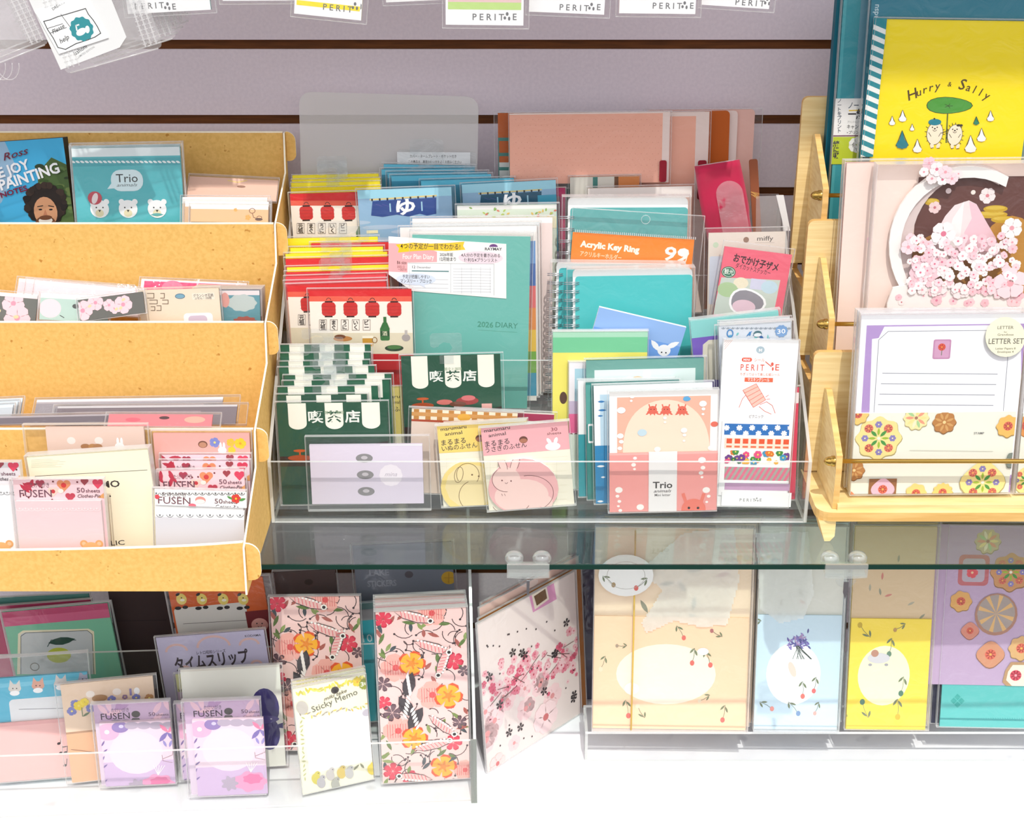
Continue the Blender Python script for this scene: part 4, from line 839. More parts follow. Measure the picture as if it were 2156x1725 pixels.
Card('notebook', 'notebook with rainbow coloured strip peeking out right of the teal diary', 'notebook', (880, 492), (1127, 489), Y=-.1395, fl=fz, lean=5, th=.004, col=(240, 236, 230), art=lambda A: [A.rect(.9, .05 + .13 * i, 1, .19 + .13 * i, cc) for i, cc in enumerate(RB)])
TEAL = (112, 186, 174)
c = Card('diary', 'teal diary in film with a white paper insert tucked over its upper half', 'diary', (868, 494), (1117, 498), Y=-.1505, fl=fz, lean=7, th=.006, col=TEAL, edge=(232, 232, 226), multi=True, body='cover',
         art=lambda A: A.text('2026', 1005, 688, 12, (74, 150, 128), w=34, bold=.03, rot=-3).text('DIARY', 1043, 689, 12, (64, 140, 120), w=48, rot=-3).line([(1006, 695), (1088, 700)], 1.2, (92, 164, 146)))
def insert(A):
    PI_ = (242, 178, 180); A.poly([(820, 508), (824, 507), (1064, 520), (1064, 628), (868, 612), (818, 560)], (250, 248, 244))
    A.poly([(818, 512), (870, 514), (920, 530), (920, 552), (858, 553), (858, 574), (818, 572)], PI_).poly([(858, 533), (920, 534), (920, 552), (858, 552)], PI_)
    A.poly([(833, 515), (870, 511), (905, 513), (940, 512), (978, 509), (975, 518), (980, 526), (940, 529), (905, 527), (870, 529), (838, 532), (840, 523)], (248, 206, 40)).text('4つの予定が一目でわかる!', 906, 524, 10, (66, 56, 40), al='C', w=126, rot=0, bold=.012)
    A.text('Four Plan Diary', 848, 545, 11, (252, 250, 246), w=66, bold=.01).text('B6 size', 836, 556, 7, (110, 80, 76), w=20).text('2025.12', 836, 564, 5, (150, 100, 96), w=16).text('〜2027.01', 838, 570, 5, (150, 100, 96), w=18)
    A.text('2026年版', 926, 539, 6, INK, w=28).text('12月始まり', 926, 549, 7, INK, w=34)
    A.ell(1039, 520, 9, 6, (110, 60, 130), cut=(180, 360)).text('RAYMAY', 1021, 527, 6, (60, 56, 60), w=36, bold=.02)
    A.ell(1012, 543, 47, 14, (244, 222, 230)).poly([(1012, 556), (1020, 555), (1008, 563)], (244, 222, 230)).text('4人分の予定を書き込める', 1012, 541, 6.5, INK, al='C', w=82).text('便利な4プランリスト', 1012, 551, 6.5, INK, al='C', w=70)
    A.poly([(858, 554), (1040, 556), (1040, 622), (868, 610)], (252, 252, 252)).line([(858, 554), (1040, 556), (1040, 622)], .7, (150, 150, 150)).line([(949, 555), (949, 616)], .6, (150, 150, 150)).text('12', 868, 565, 6, INK).text('December', 878, 565, 5, (130, 130, 130)).rect(867, 569, 945, 573, (110, 150, 150))
    for i in range(9): A.line([(954, 566 + 6 * i), (1034, 567 + 6 * i)], .5, (150, 150, 154))
    for i in range(4): A.line([(972 + 20 * i, 562), (972 + 20 * i, 618)], .5, (170, 170, 174))
    for i in range(3): A.line([(872, 588 + 9 * i), (944, 589 + 9 * i)], .5, (170, 170, 174))
    A.ell(876, 588, 42, 13, (220, 230, 244)).poly([(884, 600), (892, 598), (896, 606)], (220, 230, 244)).text('予定が把握しやすい', 876, 586, 6.5, INK, al='C', w=58).text('マンスリー・ブロック', 876, 595, 6.5, INK, al='C', w=66)
c.part('paper_insert', [(818, 498), (1066, 514), (1066, 629), (868, 613), (818, 578)], (250, 246, 242), .0006, art=insert, label='white printed paper insert')
c.bag(3, 4, 3, 1)
# spiral notebooks
def coil(c, x, y0, y1, n, r=.0052):
    """wire-o rings along the left edge; x,y in fractions of the sheet"""
    mb = MB()
    for i in range(n):
        z = c.L * (1 - (y0 + (y1 - y0) * i / (n - 1))); cx = -c.W / 2 + c.W * x
        for dz in (-.0009, .0009): mb.tube([(cx - .003 + (r + .003) * math.cos(t), -.0008 + r * math.sin(t) * -1 + .003, z + dz + .0012 * math.sin(t)) for t in [-.9 + (2 * math.pi - .9) * k / 14 for k in range(15)]], .00045, 'steel', 5)
    o = mb.build('wire_coil', c.root); o['label'] = 'steel wire coil binding'; return o
TQ = (78, 196, 196)
def nb(lab, tl, tr, Y, col, rad=.004, pages=.045):
    c = Card('spiral_notebook', lab, 'notebook', tl, tr, Y=Y, fl=fz, lean=6, th=.006, col=(250, 250, 248), rad=rad, multi=True, body='page_block')
    x0 = .02
    c.part('cover', (0.02, pages, 1, .999), col, .0008, rad=.003, label='teal cover')
    coil(c, .02, pages + .05, .97, 16); c.bag(6, 3, 2, 1, dep=.006, g=4); return c
nb('spiral notebook with muted teal cover, behind the orange key ring pack', (1196, 418), (1449, 417), -.1195, (92, 178, 176))
nb('bright turquoise spiral notebook in film, second of the two standing side by side', (1172, 555), (1438, 558), -.1480, (70, 190, 192), .003, .03)
c = Card('key_ring_pack', 'orange acrylic key ring pack hanging over the back spiral notebook', 'key ring pack', (1206, 489), (1462, 505), Y=-.1335, fl=fz, lean=6, th=.0015, col=(244, 134, 40), multi=True,
    art=lambda A: A.text('Acrylic Key Ring', 1221, 519, 13, (255, 246, 226), w=126, bold=.045, rot=-2.5).text('アクリルキーホルダー', 1221, 538, 9, (255, 226, 190), w=88, bold=.01, rot=-3).text('99', 1397, 547, 30, (255, 246, 236), w=52, bold=.02, rot=-3, shear=.1).line([(1442, 555), (1449, 533)], 2, (255, 240, 226)).ell(1440, 531, 7, 6, (255, 246, 236)))
bg = c.bag(2, 24, 8, 1)
mb = MB(); mb.tube([(.010 + .0042 * math.cos(t), -.0016, c.L + .017 + .0042 * math.sin(t)) for t in [i * .3307 for i in range(19)]], .0003, 'film_edge', 5, True); mb.build('hang_hole', bg)
mb = MB(); 
for j in range(60): mb.box(-c.W / 2 + .002 + j * (c.W / 60), -c.W / 2 + .0030 + j * (c.W / 60), -.0019, -.0012, c.L + .0005, c.L + .0030, 'film_edge')
mb.build('zigzag_seam', bg)
# rabbit sticker pack and pink pack
c = Card('sticker_pack', 'beige sticker pack with small grey logo, behind the slanted pink pack', 'sticker pack', (1492, 491), (1654, 488), Y=-.131, fl=fz, lean=7, th=.002, col=(226, 216, 204), bag=(4, 5, 3, 1),
    art=lambda A: A.text('miffy', 1594, 507, 10, (96, 92, 88), w=34, bold=.006).line([(1590, 511), (1630, 511)], .7, (180, 170, 160)).ell(1571, 505, 6, 6, (150, 122, 104)).ell(1507, 516, 6, 6, (196, 214, 186)).rrect(1494, 540, 1560, 640, 4, (206, 214, 226)))
def pinkpack(A):
    A.rect(0, 0, 1, 1, (232, 104, 124)); A.text('おでかけ子ザメ', 1543, 549, 14, (60, 34, 40), w=98, bold=.03, rot=-6).text('ダイカットステッカー', 1548, 563, 9, (60, 34, 40), w=76, bold=.008, rot=-6)
    A.poly([(1519, 584), (1643, 590), (1628, 665), (1500, 662)], (196, 206, 196)).ell(1560, 596, 16, 12, (232, 222, 196)).rect(1582, 586, 1610, 612, (206, 206, 226)).ell(1532, 610, 22, 16, (170, 196, 150)).ell(1620, 605, 18, 14, (190, 214, 226))
    A.blob(1572, 636, 40, (246, 246, 246), 3, .06, sy=.72).blob(1572, 636, 35, (146, 142, 150), 3, .06, sy=.70).ell(1566, 646, 25, 15, (226, 196, 208))
    A.ell(1534, 573, 15, 12, (34, 110, 80)).ring(1534, 573, 12.5, 9.5, 1, (226, 236, 226)).text('観光', 1534, 577, 9, (236, 240, 230), al='C', w=20, bold=.01)
c = Card('sticker_pack', 'slanted pink sticker pack with a round green seal, right side of the middle step', 'sticker pack', (1526, 519), (1668, 537), Y=-.1485, fl=fz, lean=9, th=.002, col=(232, 104, 124), art=pinkpack, bag=(2, 6, 2, 1))
nb('bright turquoise spiral notebook in front of its twin, its cover fully in view', (1206, 570), (1458, 566), -.1655, TQ, .004, .04)

# ---------------- bottom step
LIM['front'] = AY[0] + .004; fz = GZ + .0055
GRN = (18, 92, 62); CRM = (242, 240, 226)
def stripes(A, n=3, s0=.10, wv=.165, step=.33, h=.30, edge=True):
    for i in range(n):
        a = s0 + i * step; A.rect(a, 0, a + wv, h * .82, CRM); A.ell(a + wv / 2, h * .82, wv / 2, .055 if False else wv / 2 * .55, CRM)
def cafe(A, x, y, s, faint=False):
    A.rect(0, 0, 1, 1, (24, 78, 56)); A.rect(0, .52, 1, .60, (48, 22, 16)).rect(0, .60, 1, 1, (20, 70, 52)); A.poly([(0, .55), (.5, .46), (1, .38), (1, .62), (0, .62)], (42, 30, 20))
    for i in range(3):
        a = .10 + i * .335; A.rect(a, 0, a + .165, .20, CRM); A.ell(a + .0825, .20, .0825, .055, CRM)
    for i, ch in enumerate('喫茶店'): A.text(ch, .35 + .1675 * i, .182, .088, (236, 240, 232) if i != 1 else (24, 78, 56), al='C', bold=.02, sx=1.2)
    A.text('軽食と珈琲', .52, .108, .026, (150, 170, 140), al='C')
    A.ell(x + 46 * s, y + 92 * s, 13 * s, 3 * s, (196, 84, 24)).rect(x + 44 * s, y + 92 * s, x + 48 * s, y + 104 * s, (196, 84, 24)).ell(x + 46 * s, y + 106 * s, 24 * s, 6 * s, (170, 70, 24))
    A.ell(x + 92 * s, y + 99 * s, 17 * s, 6 * s, (206, 110, 100)).ell(x + 140 * s, y + 96 * s, 24 * s, 9 * s, (150, 50, 46)).ell(x + 142 * s, y + 90 * s, 15 * s, 6 * s, (206, 110, 110)).ell(x + 120 * s, y + 103 * s, 18 * s, 6 * s, (110, 60, 40)).rect(x + 170 * s, y + 102 * s, x + 192 * s, y + 112 * s, (226, 170, 160))
GROW = [(727, 726, 562, 780), (745, 743, 559, 778), (763, 759, 557, 775), (775, 771, 563, 788), (791, 788, 599, 824), (803, 800, 597, 819), (816, 813, 571, 795)]
for k, (y0, y1, x0, x1) in enumerate(GROW):
    c = Card('coffee_shop_pack', 'green and white striped pack, %s from the back in the stack on the left' % nth(k), 'card pack', (x0, y0), (x1, y1), Y=-.2015 - .0051 * k, fl=fz, lean=6, th=.002, col=GRN, art=lambda A: [A.rect(.10 + i * .335, 0, .265 + i * .335, .15, CRM) for i in range(3)], edge=GRN, bag=(2, 1, 2, 1), group='green and white striped card packs')
    mb = MB()
    for i in range(3): mb.box(-c.W / 2 + c.W * (.10 + .335 * i), -c.W / 2 + c.W * (.265 + .335 * i), -.0004, c.th + .0002, c.L - .001, c.L + .0004, CRM)
    o = mb.build('awning_stripe', c.root); c.hangtab(.42 + .12 * (k % 2), 30, 16)
for k, (a, b, Y, lab) in enumerate([((546, 834), (772, 831), -.2375, 'green coffee shop pack with white awning flaps, second from front at the left'), ((582, 850), (814, 847), -.2445, 'frontmost green coffee shop pack with white awning flaps, behind the lavender envelopes')]):
    c = Card('coffee_shop_pack', lab, 'card pack', a, b, Y=Y, fl=fz, lean=7, th=.002, col=GRN, art=lambda A, a=a: cafe(A, a[0], a[1], 1.08), bag=(2, 2, 2, 1), group='green and white striped card packs')
c = Card('coffee_shop_pack', 'green coffee shop pack standing alone beneath the teal diary', 'card pack', (844, 751), (1053, 746), Y=-.2135, fl=fz, lean=6, th=.002, col=GRN, art=lambda A: cafe(A, 844, 748, 1.0), bag=(2, 2, 3, 1), group='green and white striped card packs')
c.hangtab(.46, 30, 22)
Card('sticky_note_pack', 'narrow yellow strip of a sticky note pack behind the coffee shop packs', 'sticky notes', (700, 817), (846, 814), Y=-.1982, fl=fz, lean=6, th=.002, col=(240, 222, 130), art=lambda A: A.text('maru', 842, 838, 7, (90, 80, 50), al='R', w=30).text('mal', 842, 850, 7, (90, 80, 50), al='R').text('るふ', 842, 866, 9, INK, al='R').rect(0, .5, 1, 1, (244, 240, 210)), bag=(1, 1, 2, 1))
def plaid(A):
    A.rect(0, 0, 1, 1, (226, 206, 190)); A.rect(0, 0, 1, .12, (240, 228, 204))
    for i in range(9): A.rect(.02 + .11 * i, 0, .07 + .11 * i, .12, (190, 130, 60))
    A.rect(0, .035, 1, .08, (206, 150, 84)); A.rect(0, .12, 1, .145, (170, 66, 30)).ell(977, 879, 14, 8, (226, 170, 60))
Card('letter_set', 'maroon cornered flat pack right behind the brown gingham one', 'letter set', (960, 862), (1167, 872), Y=-.2265, fl=fz, lean=6, th=.002, col=(240, 230, 224), art=lambda A: A.rect(.55, 0.01, 1, .10, (170, 50, 90)), bag=(2, 2, 3, 1))
Card('letter_set', 'brown gingham topped pack in front of the lone coffee shop pack', 'letter set', (867, 861), (1090, 871), Y=-.2320, fl=fz, lean=6, th=.003, col=(226, 206, 190), art=plaid, bag=(3, 2, 6, 1))
# lavender envelopes
c = Card('letter_set', 'lavender envelope set in film, front left of the acrylic stand', 'letter set', (651, 938), (889, 936), bot=(664, 1062), Y=-.2575, lean=7, th=.004, col=(220, 210, 226), multi=True,
    art=lambda A: (A.rect(0, 0, 1, 1, (222, 212, 228)), [A.ell(767 + 2 * i, 965 + 35 * i, 18, 10, (140, 138, 140)).ell(767 + 2 * i, 964 + 35 * i, 7, 4, (196, 190, 196)) for i in range(3)], A.blob(823, 1001, 24, (240, 232, 240), 12, .03).text('mina', 823, 1003, 10, (196, 186, 200), al='C', shear=.4), A.poly([(806, 920), (900, 915), (900, 938), (800, 938)], (250, 250, 252))))
c.bag(4, 9, 7, 7)
# round sticky notes
def maru(A, x, y, w, colr, t1, t2, num=True):
    k = w / 183; A.rect(0, 0, 1, 1, (244, 238, 218))
    for i in range(9): A.line([(x, y + (72 + 15 * i) * k), (x + w, y + (62 + 15 * i) * k)], .5, (226, 218, 190)).line([(x + 20 * i * k, y + 70 * k), (x + 20 * i * k, y + 215 * k)], .5, (226, 218, 190))
    A.rect(0, 0, 1, .33, colr)
    A.text('marumaru', x + 8 * k, y + 12 * k, 8 * k, INK, w=55 * k, rot=4).text('animal', x + 17 * k, y + 22 * k, 8 * k, INK, w=37 * k, rot=4).text(t1, x + 10 * k, y + 42 * k, 10.5 * k, INK, w=52 * k, rot=4, bold=.012).text(t2, x + 11 * k, y + 54 * k, 10 * k, INK, w=len(t2) * 12.6 * k, rot=4, bold=.008)
    A.ell(x + 90 * k, y + 27 * k, 9 * k, 8 * k, (104, 62, 50)).ell(x + 90 * k, y + 29 * k, 8 * k, 5 * k, (176, 116, 90))
for k in range(2): Card('sticky_note_pack', 'yellow dog sticky note pack, %s behind the frontmost yellow one' % ['just', 'second'][k], 'sticky notes', (926 + 10 * k, 894 - 3 * k), (1108 + 2 * k, 884 - 2 * k), Y=-.2450 + .005 * k, fl=fz, lean=5, th=.0015, col=(244, 214, 120), bag=(1, 1, 1, 0))
YM = (246, 214, 116)
c = Card('sticky_note_pack', 'yellow dog sticky note pack beside the pink rabbit one', 'sticky notes', (920, 898), (1104, 888), Y=-.2515, fl=fz, lean=5, th=.0015, col=(244, 238, 218), multi=True, art=lambda A: maru(A, 920, 896, 183, YM, 'まるまる', 'いぬのふせん'))
def dog(A):
    L_ = (120, 90, 60); A.blob(990, 1024, 52, (246, 226, 172), 2, .03)
    A.ring(985, 1000, 24, 26, 1.2, L_, a0=150, a1=400).ring(966, 1000, 9, 18, 1.2, L_, rot=-14).ring(1000, 1045, 34, 36, 1.2, L_, a0=60, a1=250).ell(994, 1000, 2, 2, L_).ell(1008, 1003, 2, 2, L_)
c.part('dog_note', [(990 + 62 * math.cos(t) * (1 if True else 1), 1026 + 56 * math.sin(t)) for t in [i * .2618 for i in range(24)]], (248, 222, 140), .0025, art=dog, edge=(252, 246, 230), label='round yellow note pad with a dog outline')
c.bag(2, 2, 2, 0)
c = Card('sticky_note_pack', 'pink rabbit sticky note pack leaning at the front of the acrylic stand', 'sticky notes', (1012, 902), (1195, 887), Y=-.2595, fl=fz, lean=5, th=.0015, col=(244, 238, 218), multi=True, art=lambda A: (maru(A, 1012, 899, 183, (240, 176, 180), 'まるまる', 'うさぎのふせん'), A.text('30', 1160, 908, 8, (150, 80, 90), w=14).text('sheets', 1152, 916, 6, (150, 100, 100), w=30), A.ell(1164, 940, 16, 9, W).ell(1156, 929, 4, 8, W, 30).ell(1170, 928, 4, 8, W, -20)))
def rabbit(A):
    L_ = (130, 84, 84); B_ = (250, 214, 206)
    A.ell(1098, 1044, 58, 38, B_).ell(1066, 1010, 30, 28, B_).ell(1058, 980, 8, 20, B_, 14).ell(1082, 980, 8, 20, B_, -24).ell(1150, 1058, 14, 16, B_)
    A.ring(1112, 1040, 54, 42, 1.2, L_, a0=-96, a1=60).ring(1066, 1010, 30, 28, 1.2, L_, a0=90, a1=235).ring(1058, 978, 8, 22, 1.2, L_, rot=14, a0=160, a1=400).ring(1084, 978, 8, 22, 1.2, L_, rot=-24, a0=150, a1=380).ring(1076, 1060, 40, 24, 1.2, L_, a0=20, a1=170)
    A.ell(1057, 1012, 1.8, 1.8, L_).ell(1076, 1013, 1.8, 1.8, L_).ring(1066, 1016, 3, 2.4, 1, L_, a0=0, a1=180, n=6).line([(1056, 1040), (1058, 1044)], 1, L_).line([(1062, 1040), (1064, 1044)], 1, L_)
c.part('rabbit_note', [(1102 + 74 * math.cos(t), 1030 + 64 * math.sin(t) * (1 if math.sin(t) < 0 else .85)) for t in [i * .2618 for i in range(24)]], (242, 184, 184), .003, art=rabbit, edge=(252, 248, 244), label='round pink note pad with a rabbit outline')
c.bag(2, 2, 2, 0)
# notebooks at the right
Card('notebook', 'notebook with green and yellow cover standing below the turquoise spiral notebooks', 'notebook', (1164, 699), (1364, 698), Y=-.2090, fl=fz, lean=3, th=.005, col=(244, 234, 110), edge=(246, 246, 236), art=lambda A: A.rect(0, 0, 1, .035, (176, 226, 196)).rect(0, .035, 1, .13, (120, 206, 156)).ell(1186, 838, 8, 14, (90, 60, 50)).rect(0, .62, 1, 1, (150, 200, 80)), bag=(1, 1, 1, 0))
def bird(A):
    A.rect(0, 0, 1, .12, (150, 186, 236)).rect(0, .12, 1, .36, (118, 166, 232)).rect(0, .36, 1, 1, (96, 196, 236))
    A.ell(1398, 738, 14, 13, W).leaf(1380, 728, 16, 12, -40, W).leaf(1416, 727, 16, 12, 40, W).ell(1393, 742, 1.6, 1.6, BK).ell(1402, 743, 1.6, 1.6, BK)
Card('notebook', 'tilted blue notebook with a white bird drawing below the turquoise spiral notebooks', 'notebook', (1262, 647), (1445, 690), Y=-.1995, fl=fz, lean=1, th=.004, col=(96, 196, 236), edge=(240, 244, 250), art=bird)
Card('notebook', 'teal topped pack with purple panel left of the thirty sheet sticker pack', 'notebook', (1453, 677), (1660, 652), Y=-.2045, fl=fz, lean=4, th=.006, col=(130, 200, 196), edge=(190, 236, 234), art=lambda A: A.rect(0, 0, 1, .10, (140, 210, 206)).rect(0, .10, 1, 1, (120, 92, 190)).poly([(1480, 726), (1492, 716), (1530, 714), (1530, 800), (1478, 800)], (226, 220, 200)), bag=(1, 2, 2, 1))
def jewels(A):
    A.rect(0, 0, 1, 1, (214, 220, 228)); rr = random.Random(8); B1 = [(60, 130, 190), (90, 170, 206), (40, 96, 160), (110, 190, 190)]
    lace(A, 1518, 1676, 690, (150, 160, 170), 16, 4)
    for i in range(16): A.leaf(rr.uniform(1516, 1640), rr.uniform(698, 722), rr.uniform(4, 10), rr.uniform(3, 7), rr.uniform(0, 180), rr.choice(B1))
    A.ring(1537, 702, 6, 8, 2.5, (60, 130, 190)).ell(1595, 703, 9, 7, (70, 110, 120)).ell(1595, 705, 8, 4, (226, 230, 232)).blob(1645, 697, 13, (120, 160, 206), 10, .06).text('30', 1645, 702, 10, W, al='C', w=17)
for k in range(2): Card('sticker_pack', 'silvery sticker pack, %s behind the blue jewel one' % ['just', 'second'][k], 'sticker pack', (1515, 682 - 5 * k), (1676, 672 - 6 * k), Y=-.2195 + .004 * k, fl=fz, lean=4, th=.0015, col=(226, 230, 232), bag=(2, 1, 2, 1))
Card('sticker_pack', 'silver sticker pack with blue jewel prints behind the masking seal pack', 'sticker pack', (1513, 688), (1678, 677), Y=-.2245, fl=fz, lean=5, th=.0015, col=(214, 220, 228), art=jewels, bag=(4, 2, 3, 1))
Card('letter_set', 'white pack with pink band at the left of the teal framed animal set', 'letter set', (1198, 763), (1300, 762), Y=-.2155, fl=fz, lean=4, th=.003, col=(246, 242, 246), art=lambda A: A.rect(.12, .05, 1, .3, (176, 216, 230)).rect(0, .3, 1, .40, (206, 190, 216)).rect(0, .40, 1, .55, (240, 110, 160)).text('ooi', 1197, 921, 14, (120, 20, 50), bold=.03).rect(0, .56, 1, 1, (226, 238, 226)), bag=(1, 1, 1, 1))
def mintset(A):
    A.rect(0, 0, 1, 1, (110, 166, 156)); A.rect(.07, .07, .93, 1, (222, 238, 234)).ell(1342, 800, 15, 8, (232, 190, 120)).ell(1362, 788, 9, 10, (244, 250, 248)).ell(1410, 800, 9, 6, (206, 190, 216)).ell(1325, 800, 10, 8, (240, 246, 244))
Card('letter_set', 'teal framed letter set with pale animals behind the pink octopus set', 'letter set', (1234, 760), (1482, 754), Y=-.2230, fl=fz, lean=5, th=.003, col=(110, 166, 156), edge=(70, 140, 140), art=mintset, bag=(2, 2, 3, 1))
Card('letter_set', 'white and teal letter set showing as a narrow column left of the octopus set', 'letter set', (1217, 801), (1420, 797), Y=-.2300, fl=fz, lean=5, th=.003, col=(248, 250, 250), edge=(236, 244, 246), art=lambda A: A.rect(0, .46, 1, 1, (50, 160, 172)), bag=(1, 1, 1, 1))
Card('letter_set', 'dark teal letter set column second to the left of the octopus set', 'letter set', (1233, 806), (1430, 800), Y=-.2360, fl=fz, lean=5, th=.003, col=(54, 140, 134), art=lambda A: A.rect(0, .02, .05, .35, (90, 170, 162)).rrect(1238, 893, 1250, 933, 2, W).rrect(1240, 897, 1249, 929, 2, (54, 140, 134)), bag=(1, 1, 1, 1))
Card('letter_set', 'white letter set with blue fish directly behind the pink octopus set', 'letter set', (1250, 814), (1500, 806), Y=-.2430, fl=fz, lean=6, th=.003, col=(250, 250, 252), art=lambda A: A.rect(.05, .07, .95, .5, (196, 224, 240)).leaf(1266, 846, 8, 5, 0, (60, 130, 190)).leaf(1268, 864, 9, 5, 0, (60, 130, 190)).leaf(1264, 876, 6, 4, 0, (60, 130, 190)).rect(0, .5, 1, 1, (44, 138, 190)).leaf(1265, 982, 9, 5, 0, W).leaf(1264, 1056, 7, 5, 0, W).leaf(1270, 1005, 5, 4, 0, W), bag=(2, 2, 2, 1))
# octopus letter set
OC = (228, 104, 84)
def octo(A, x, y, s, c=OC):
    A.ell(x, y, 11 * s, 10 * s, c).ell(x, y + 6 * s, 14 * s, 5 * s, c).line([(x - 7 * s, y - 7 * s), (x - 9 * s, y - 13 * s)], 3 * s, c).line([(x + 7 * s, y - 7 * s), (x + 9 * s, y - 13 * s)], 3 * s, c).ell(x - 4 * s, y - s, 1.2 * s, 1.2 * s, BK).ell(x + 4 * s, y - s, 1.2 * s, 1.2 * s, BK)
    for i in range(4): A.leaf(x + (-13 + 8.6 * i) * s, y + 10 * s, 5 * s, 4 * s, [30, 70, 110, 150][i] + 180, c)
def bubbles(A, L):
    for x, y, r in L: A.ell(x, y, r, r * .85, (250, 246, 240))
def sheet(A):
    A.rect(0, 0, 1, 1, (252, 250, 246)); A.rect(.07, .045, .93, 1, (240, 184, 160)); P = []
    for t in range(25): a = math.pi * t / 24; P.append((1403 - 92 * math.cos(a), 968 - 126 * math.sin(a) ** .7))
    A.poly(P + [(1495, 1100), (1311, 1100)], (250, 224, 200))
    for x in (1374, 1402, 1436): octo(A, x, 863, .85)
    A.ell(1446, 840, 8, 5, (90, 170, 220)).line([(1440, 836), (1450, 834)], 1, (90, 170, 220)).ell(1352, 911, 10, 8, (196, 220, 230)).ell(1504, 893, 8, 6, (230, 110, 90)).ell(1308, 864, 9, 7, W)
    bubbles(A, [(1331, 834, 6), (1329, 844, 3), (1480, 850, 8), (1481, 861, 4), (1480, 872, 3), (1400, 880, 4), (1400, 889, 3), (1306, 918, 7), (1308, 930, 5), (1440, 906, 7), (1441, 916, 4), (1496, 943, 6), (1384, 946, 7), (1305, 944, 5), (1440, 928, 3)])
c = Card('letter_set', 'pink octopus letter set with white paper band, front right of the acrylic stand', 'letter set', (1283, 826), (1513, 821), Y=-.2570, fl=fz, lean=6, th=.002, col=(252, 250, 246), art=sheet, multi=True, body='letter_sheet')
def envl(A):
    A.rect(0, 0, 1, 1, (240, 160, 154)); A.rect(0, 0, 1, .03, (246, 180, 172))
    bubbles(A, [(1337, 965, 4), (1334, 979, 5), (1336, 988, 3), (1478, 969, 8), (1480, 985, 5), (1476, 996, 5), (1478, 1005, 3), (1303, 1032, 8), (1300, 1045, 4), (1304, 1056, 4), (1302, 1066, 3), (1306, 1075, 4), (1348, 1068, 8), (1344, 1082, 4), (1345, 1092, 4), (1487, 1032, 8), (1492, 1045, 4), (1488, 1057, 3)])
    octo(A, 1460, 1072, 2.4, (236, 124, 106))
c.part('envelope', (-.004, .50, 1.0, .999), (240, 160, 154), .002, art=envl, label='deeper pink envelope with bubbles')
c.part('paper_band', (1366, 952, 1426, 1128), (240, 236, 234), .0006, art=lambda A: A.text('Trio', 1395, 1028, 15, (60, 56, 56), al='C', w=42, bold=.02).text('animals', 1395, 1037, 7, (80, 74, 74), al='C', w=38, shear=.4).text('Mini letter', 1395, 1045, 6, (80, 74, 74), al='C', w=34), label='white paper band with black lettering')
c.bag(2, 2, .3, 0)
# masking seal pack
RO = (226, 96, 76)
def peri(A):
    A.rect(0, 0, 1, 1, (254, 254, 253)); A.ell(1601, 737, 9, 8, (170, 190, 200)).text('M', 1601, 741, 7, W, al='C')
    for i in range(5): A.line([(1526 + 4 * i, 716), (1525, 716 + 5 * i)], .7, (226, 150, 130))
    A.rrect(1562, 753, 1583, 762, 4, (230, 90, 60)).text('MINI', 1572, 760, 5, W, al='C').text('シール', 1588, 761, 6, (240, 140, 110), w=22)
    A.text('P E R I T', 1559, 780, 14, RO, w=50, bold=.012).text('E', 1632, 780, 14, RO, bold=.012).ell(1626, 767, 3, 4, RO).ell(1627, 777, 2, 4, RO).line([(1612, 762), (1624, 772)], 2, RO)
    A.text('ちぎってはって楽しむ紙シール', 1600, 791, 5, (230, 150, 130), al='C', w=84).rect(1568, 795, 1627, 805, (232, 104, 66)).text('マスキングシール', 1597, 803, 6.5, W, al='C', w=46)
    A.poly([(1564, 822), (1592, 808), (1612, 842), (1586, 858)], (246, 196, 180)).line([(1564, 822), (1592, 808), (1612, 842), (1586, 858), (1564, 822)], 1, RO)
    for i in range(4): A.line([(1567 + 5 * i, 828 + 8 * i), (1596 + 4 * i, 814 + 7 * i)], 1, RO)
    A.line([(1556, 858), (1563, 840), (1570, 832), (1576, 842)], 1, RO).line([(1600, 852), (1614, 846), (1626, 854), (1632, 870)], 1, RO).line([(1598, 856), (1610, 866), (1624, 872)], 1, RO).line([(1612, 836), (1618, 832)], 1, RO).line([(1614, 841), (1621, 840)], 1, RO).text('ピクニック', 1592, 880, 6, (150, 140, 140), al='C', w=30)
c = Card('seal_pack', 'white masking seal pack with strips of patterned tape, front right of the acrylic stand', 'seal pack', (1524, 714), (1682, 717), Y=-.2340, fl=fz, lean=9, th=.0015, col=(254, 254, 253), art=peri, multi=True, body='header_card')
BL_ = (34, 110, 184)
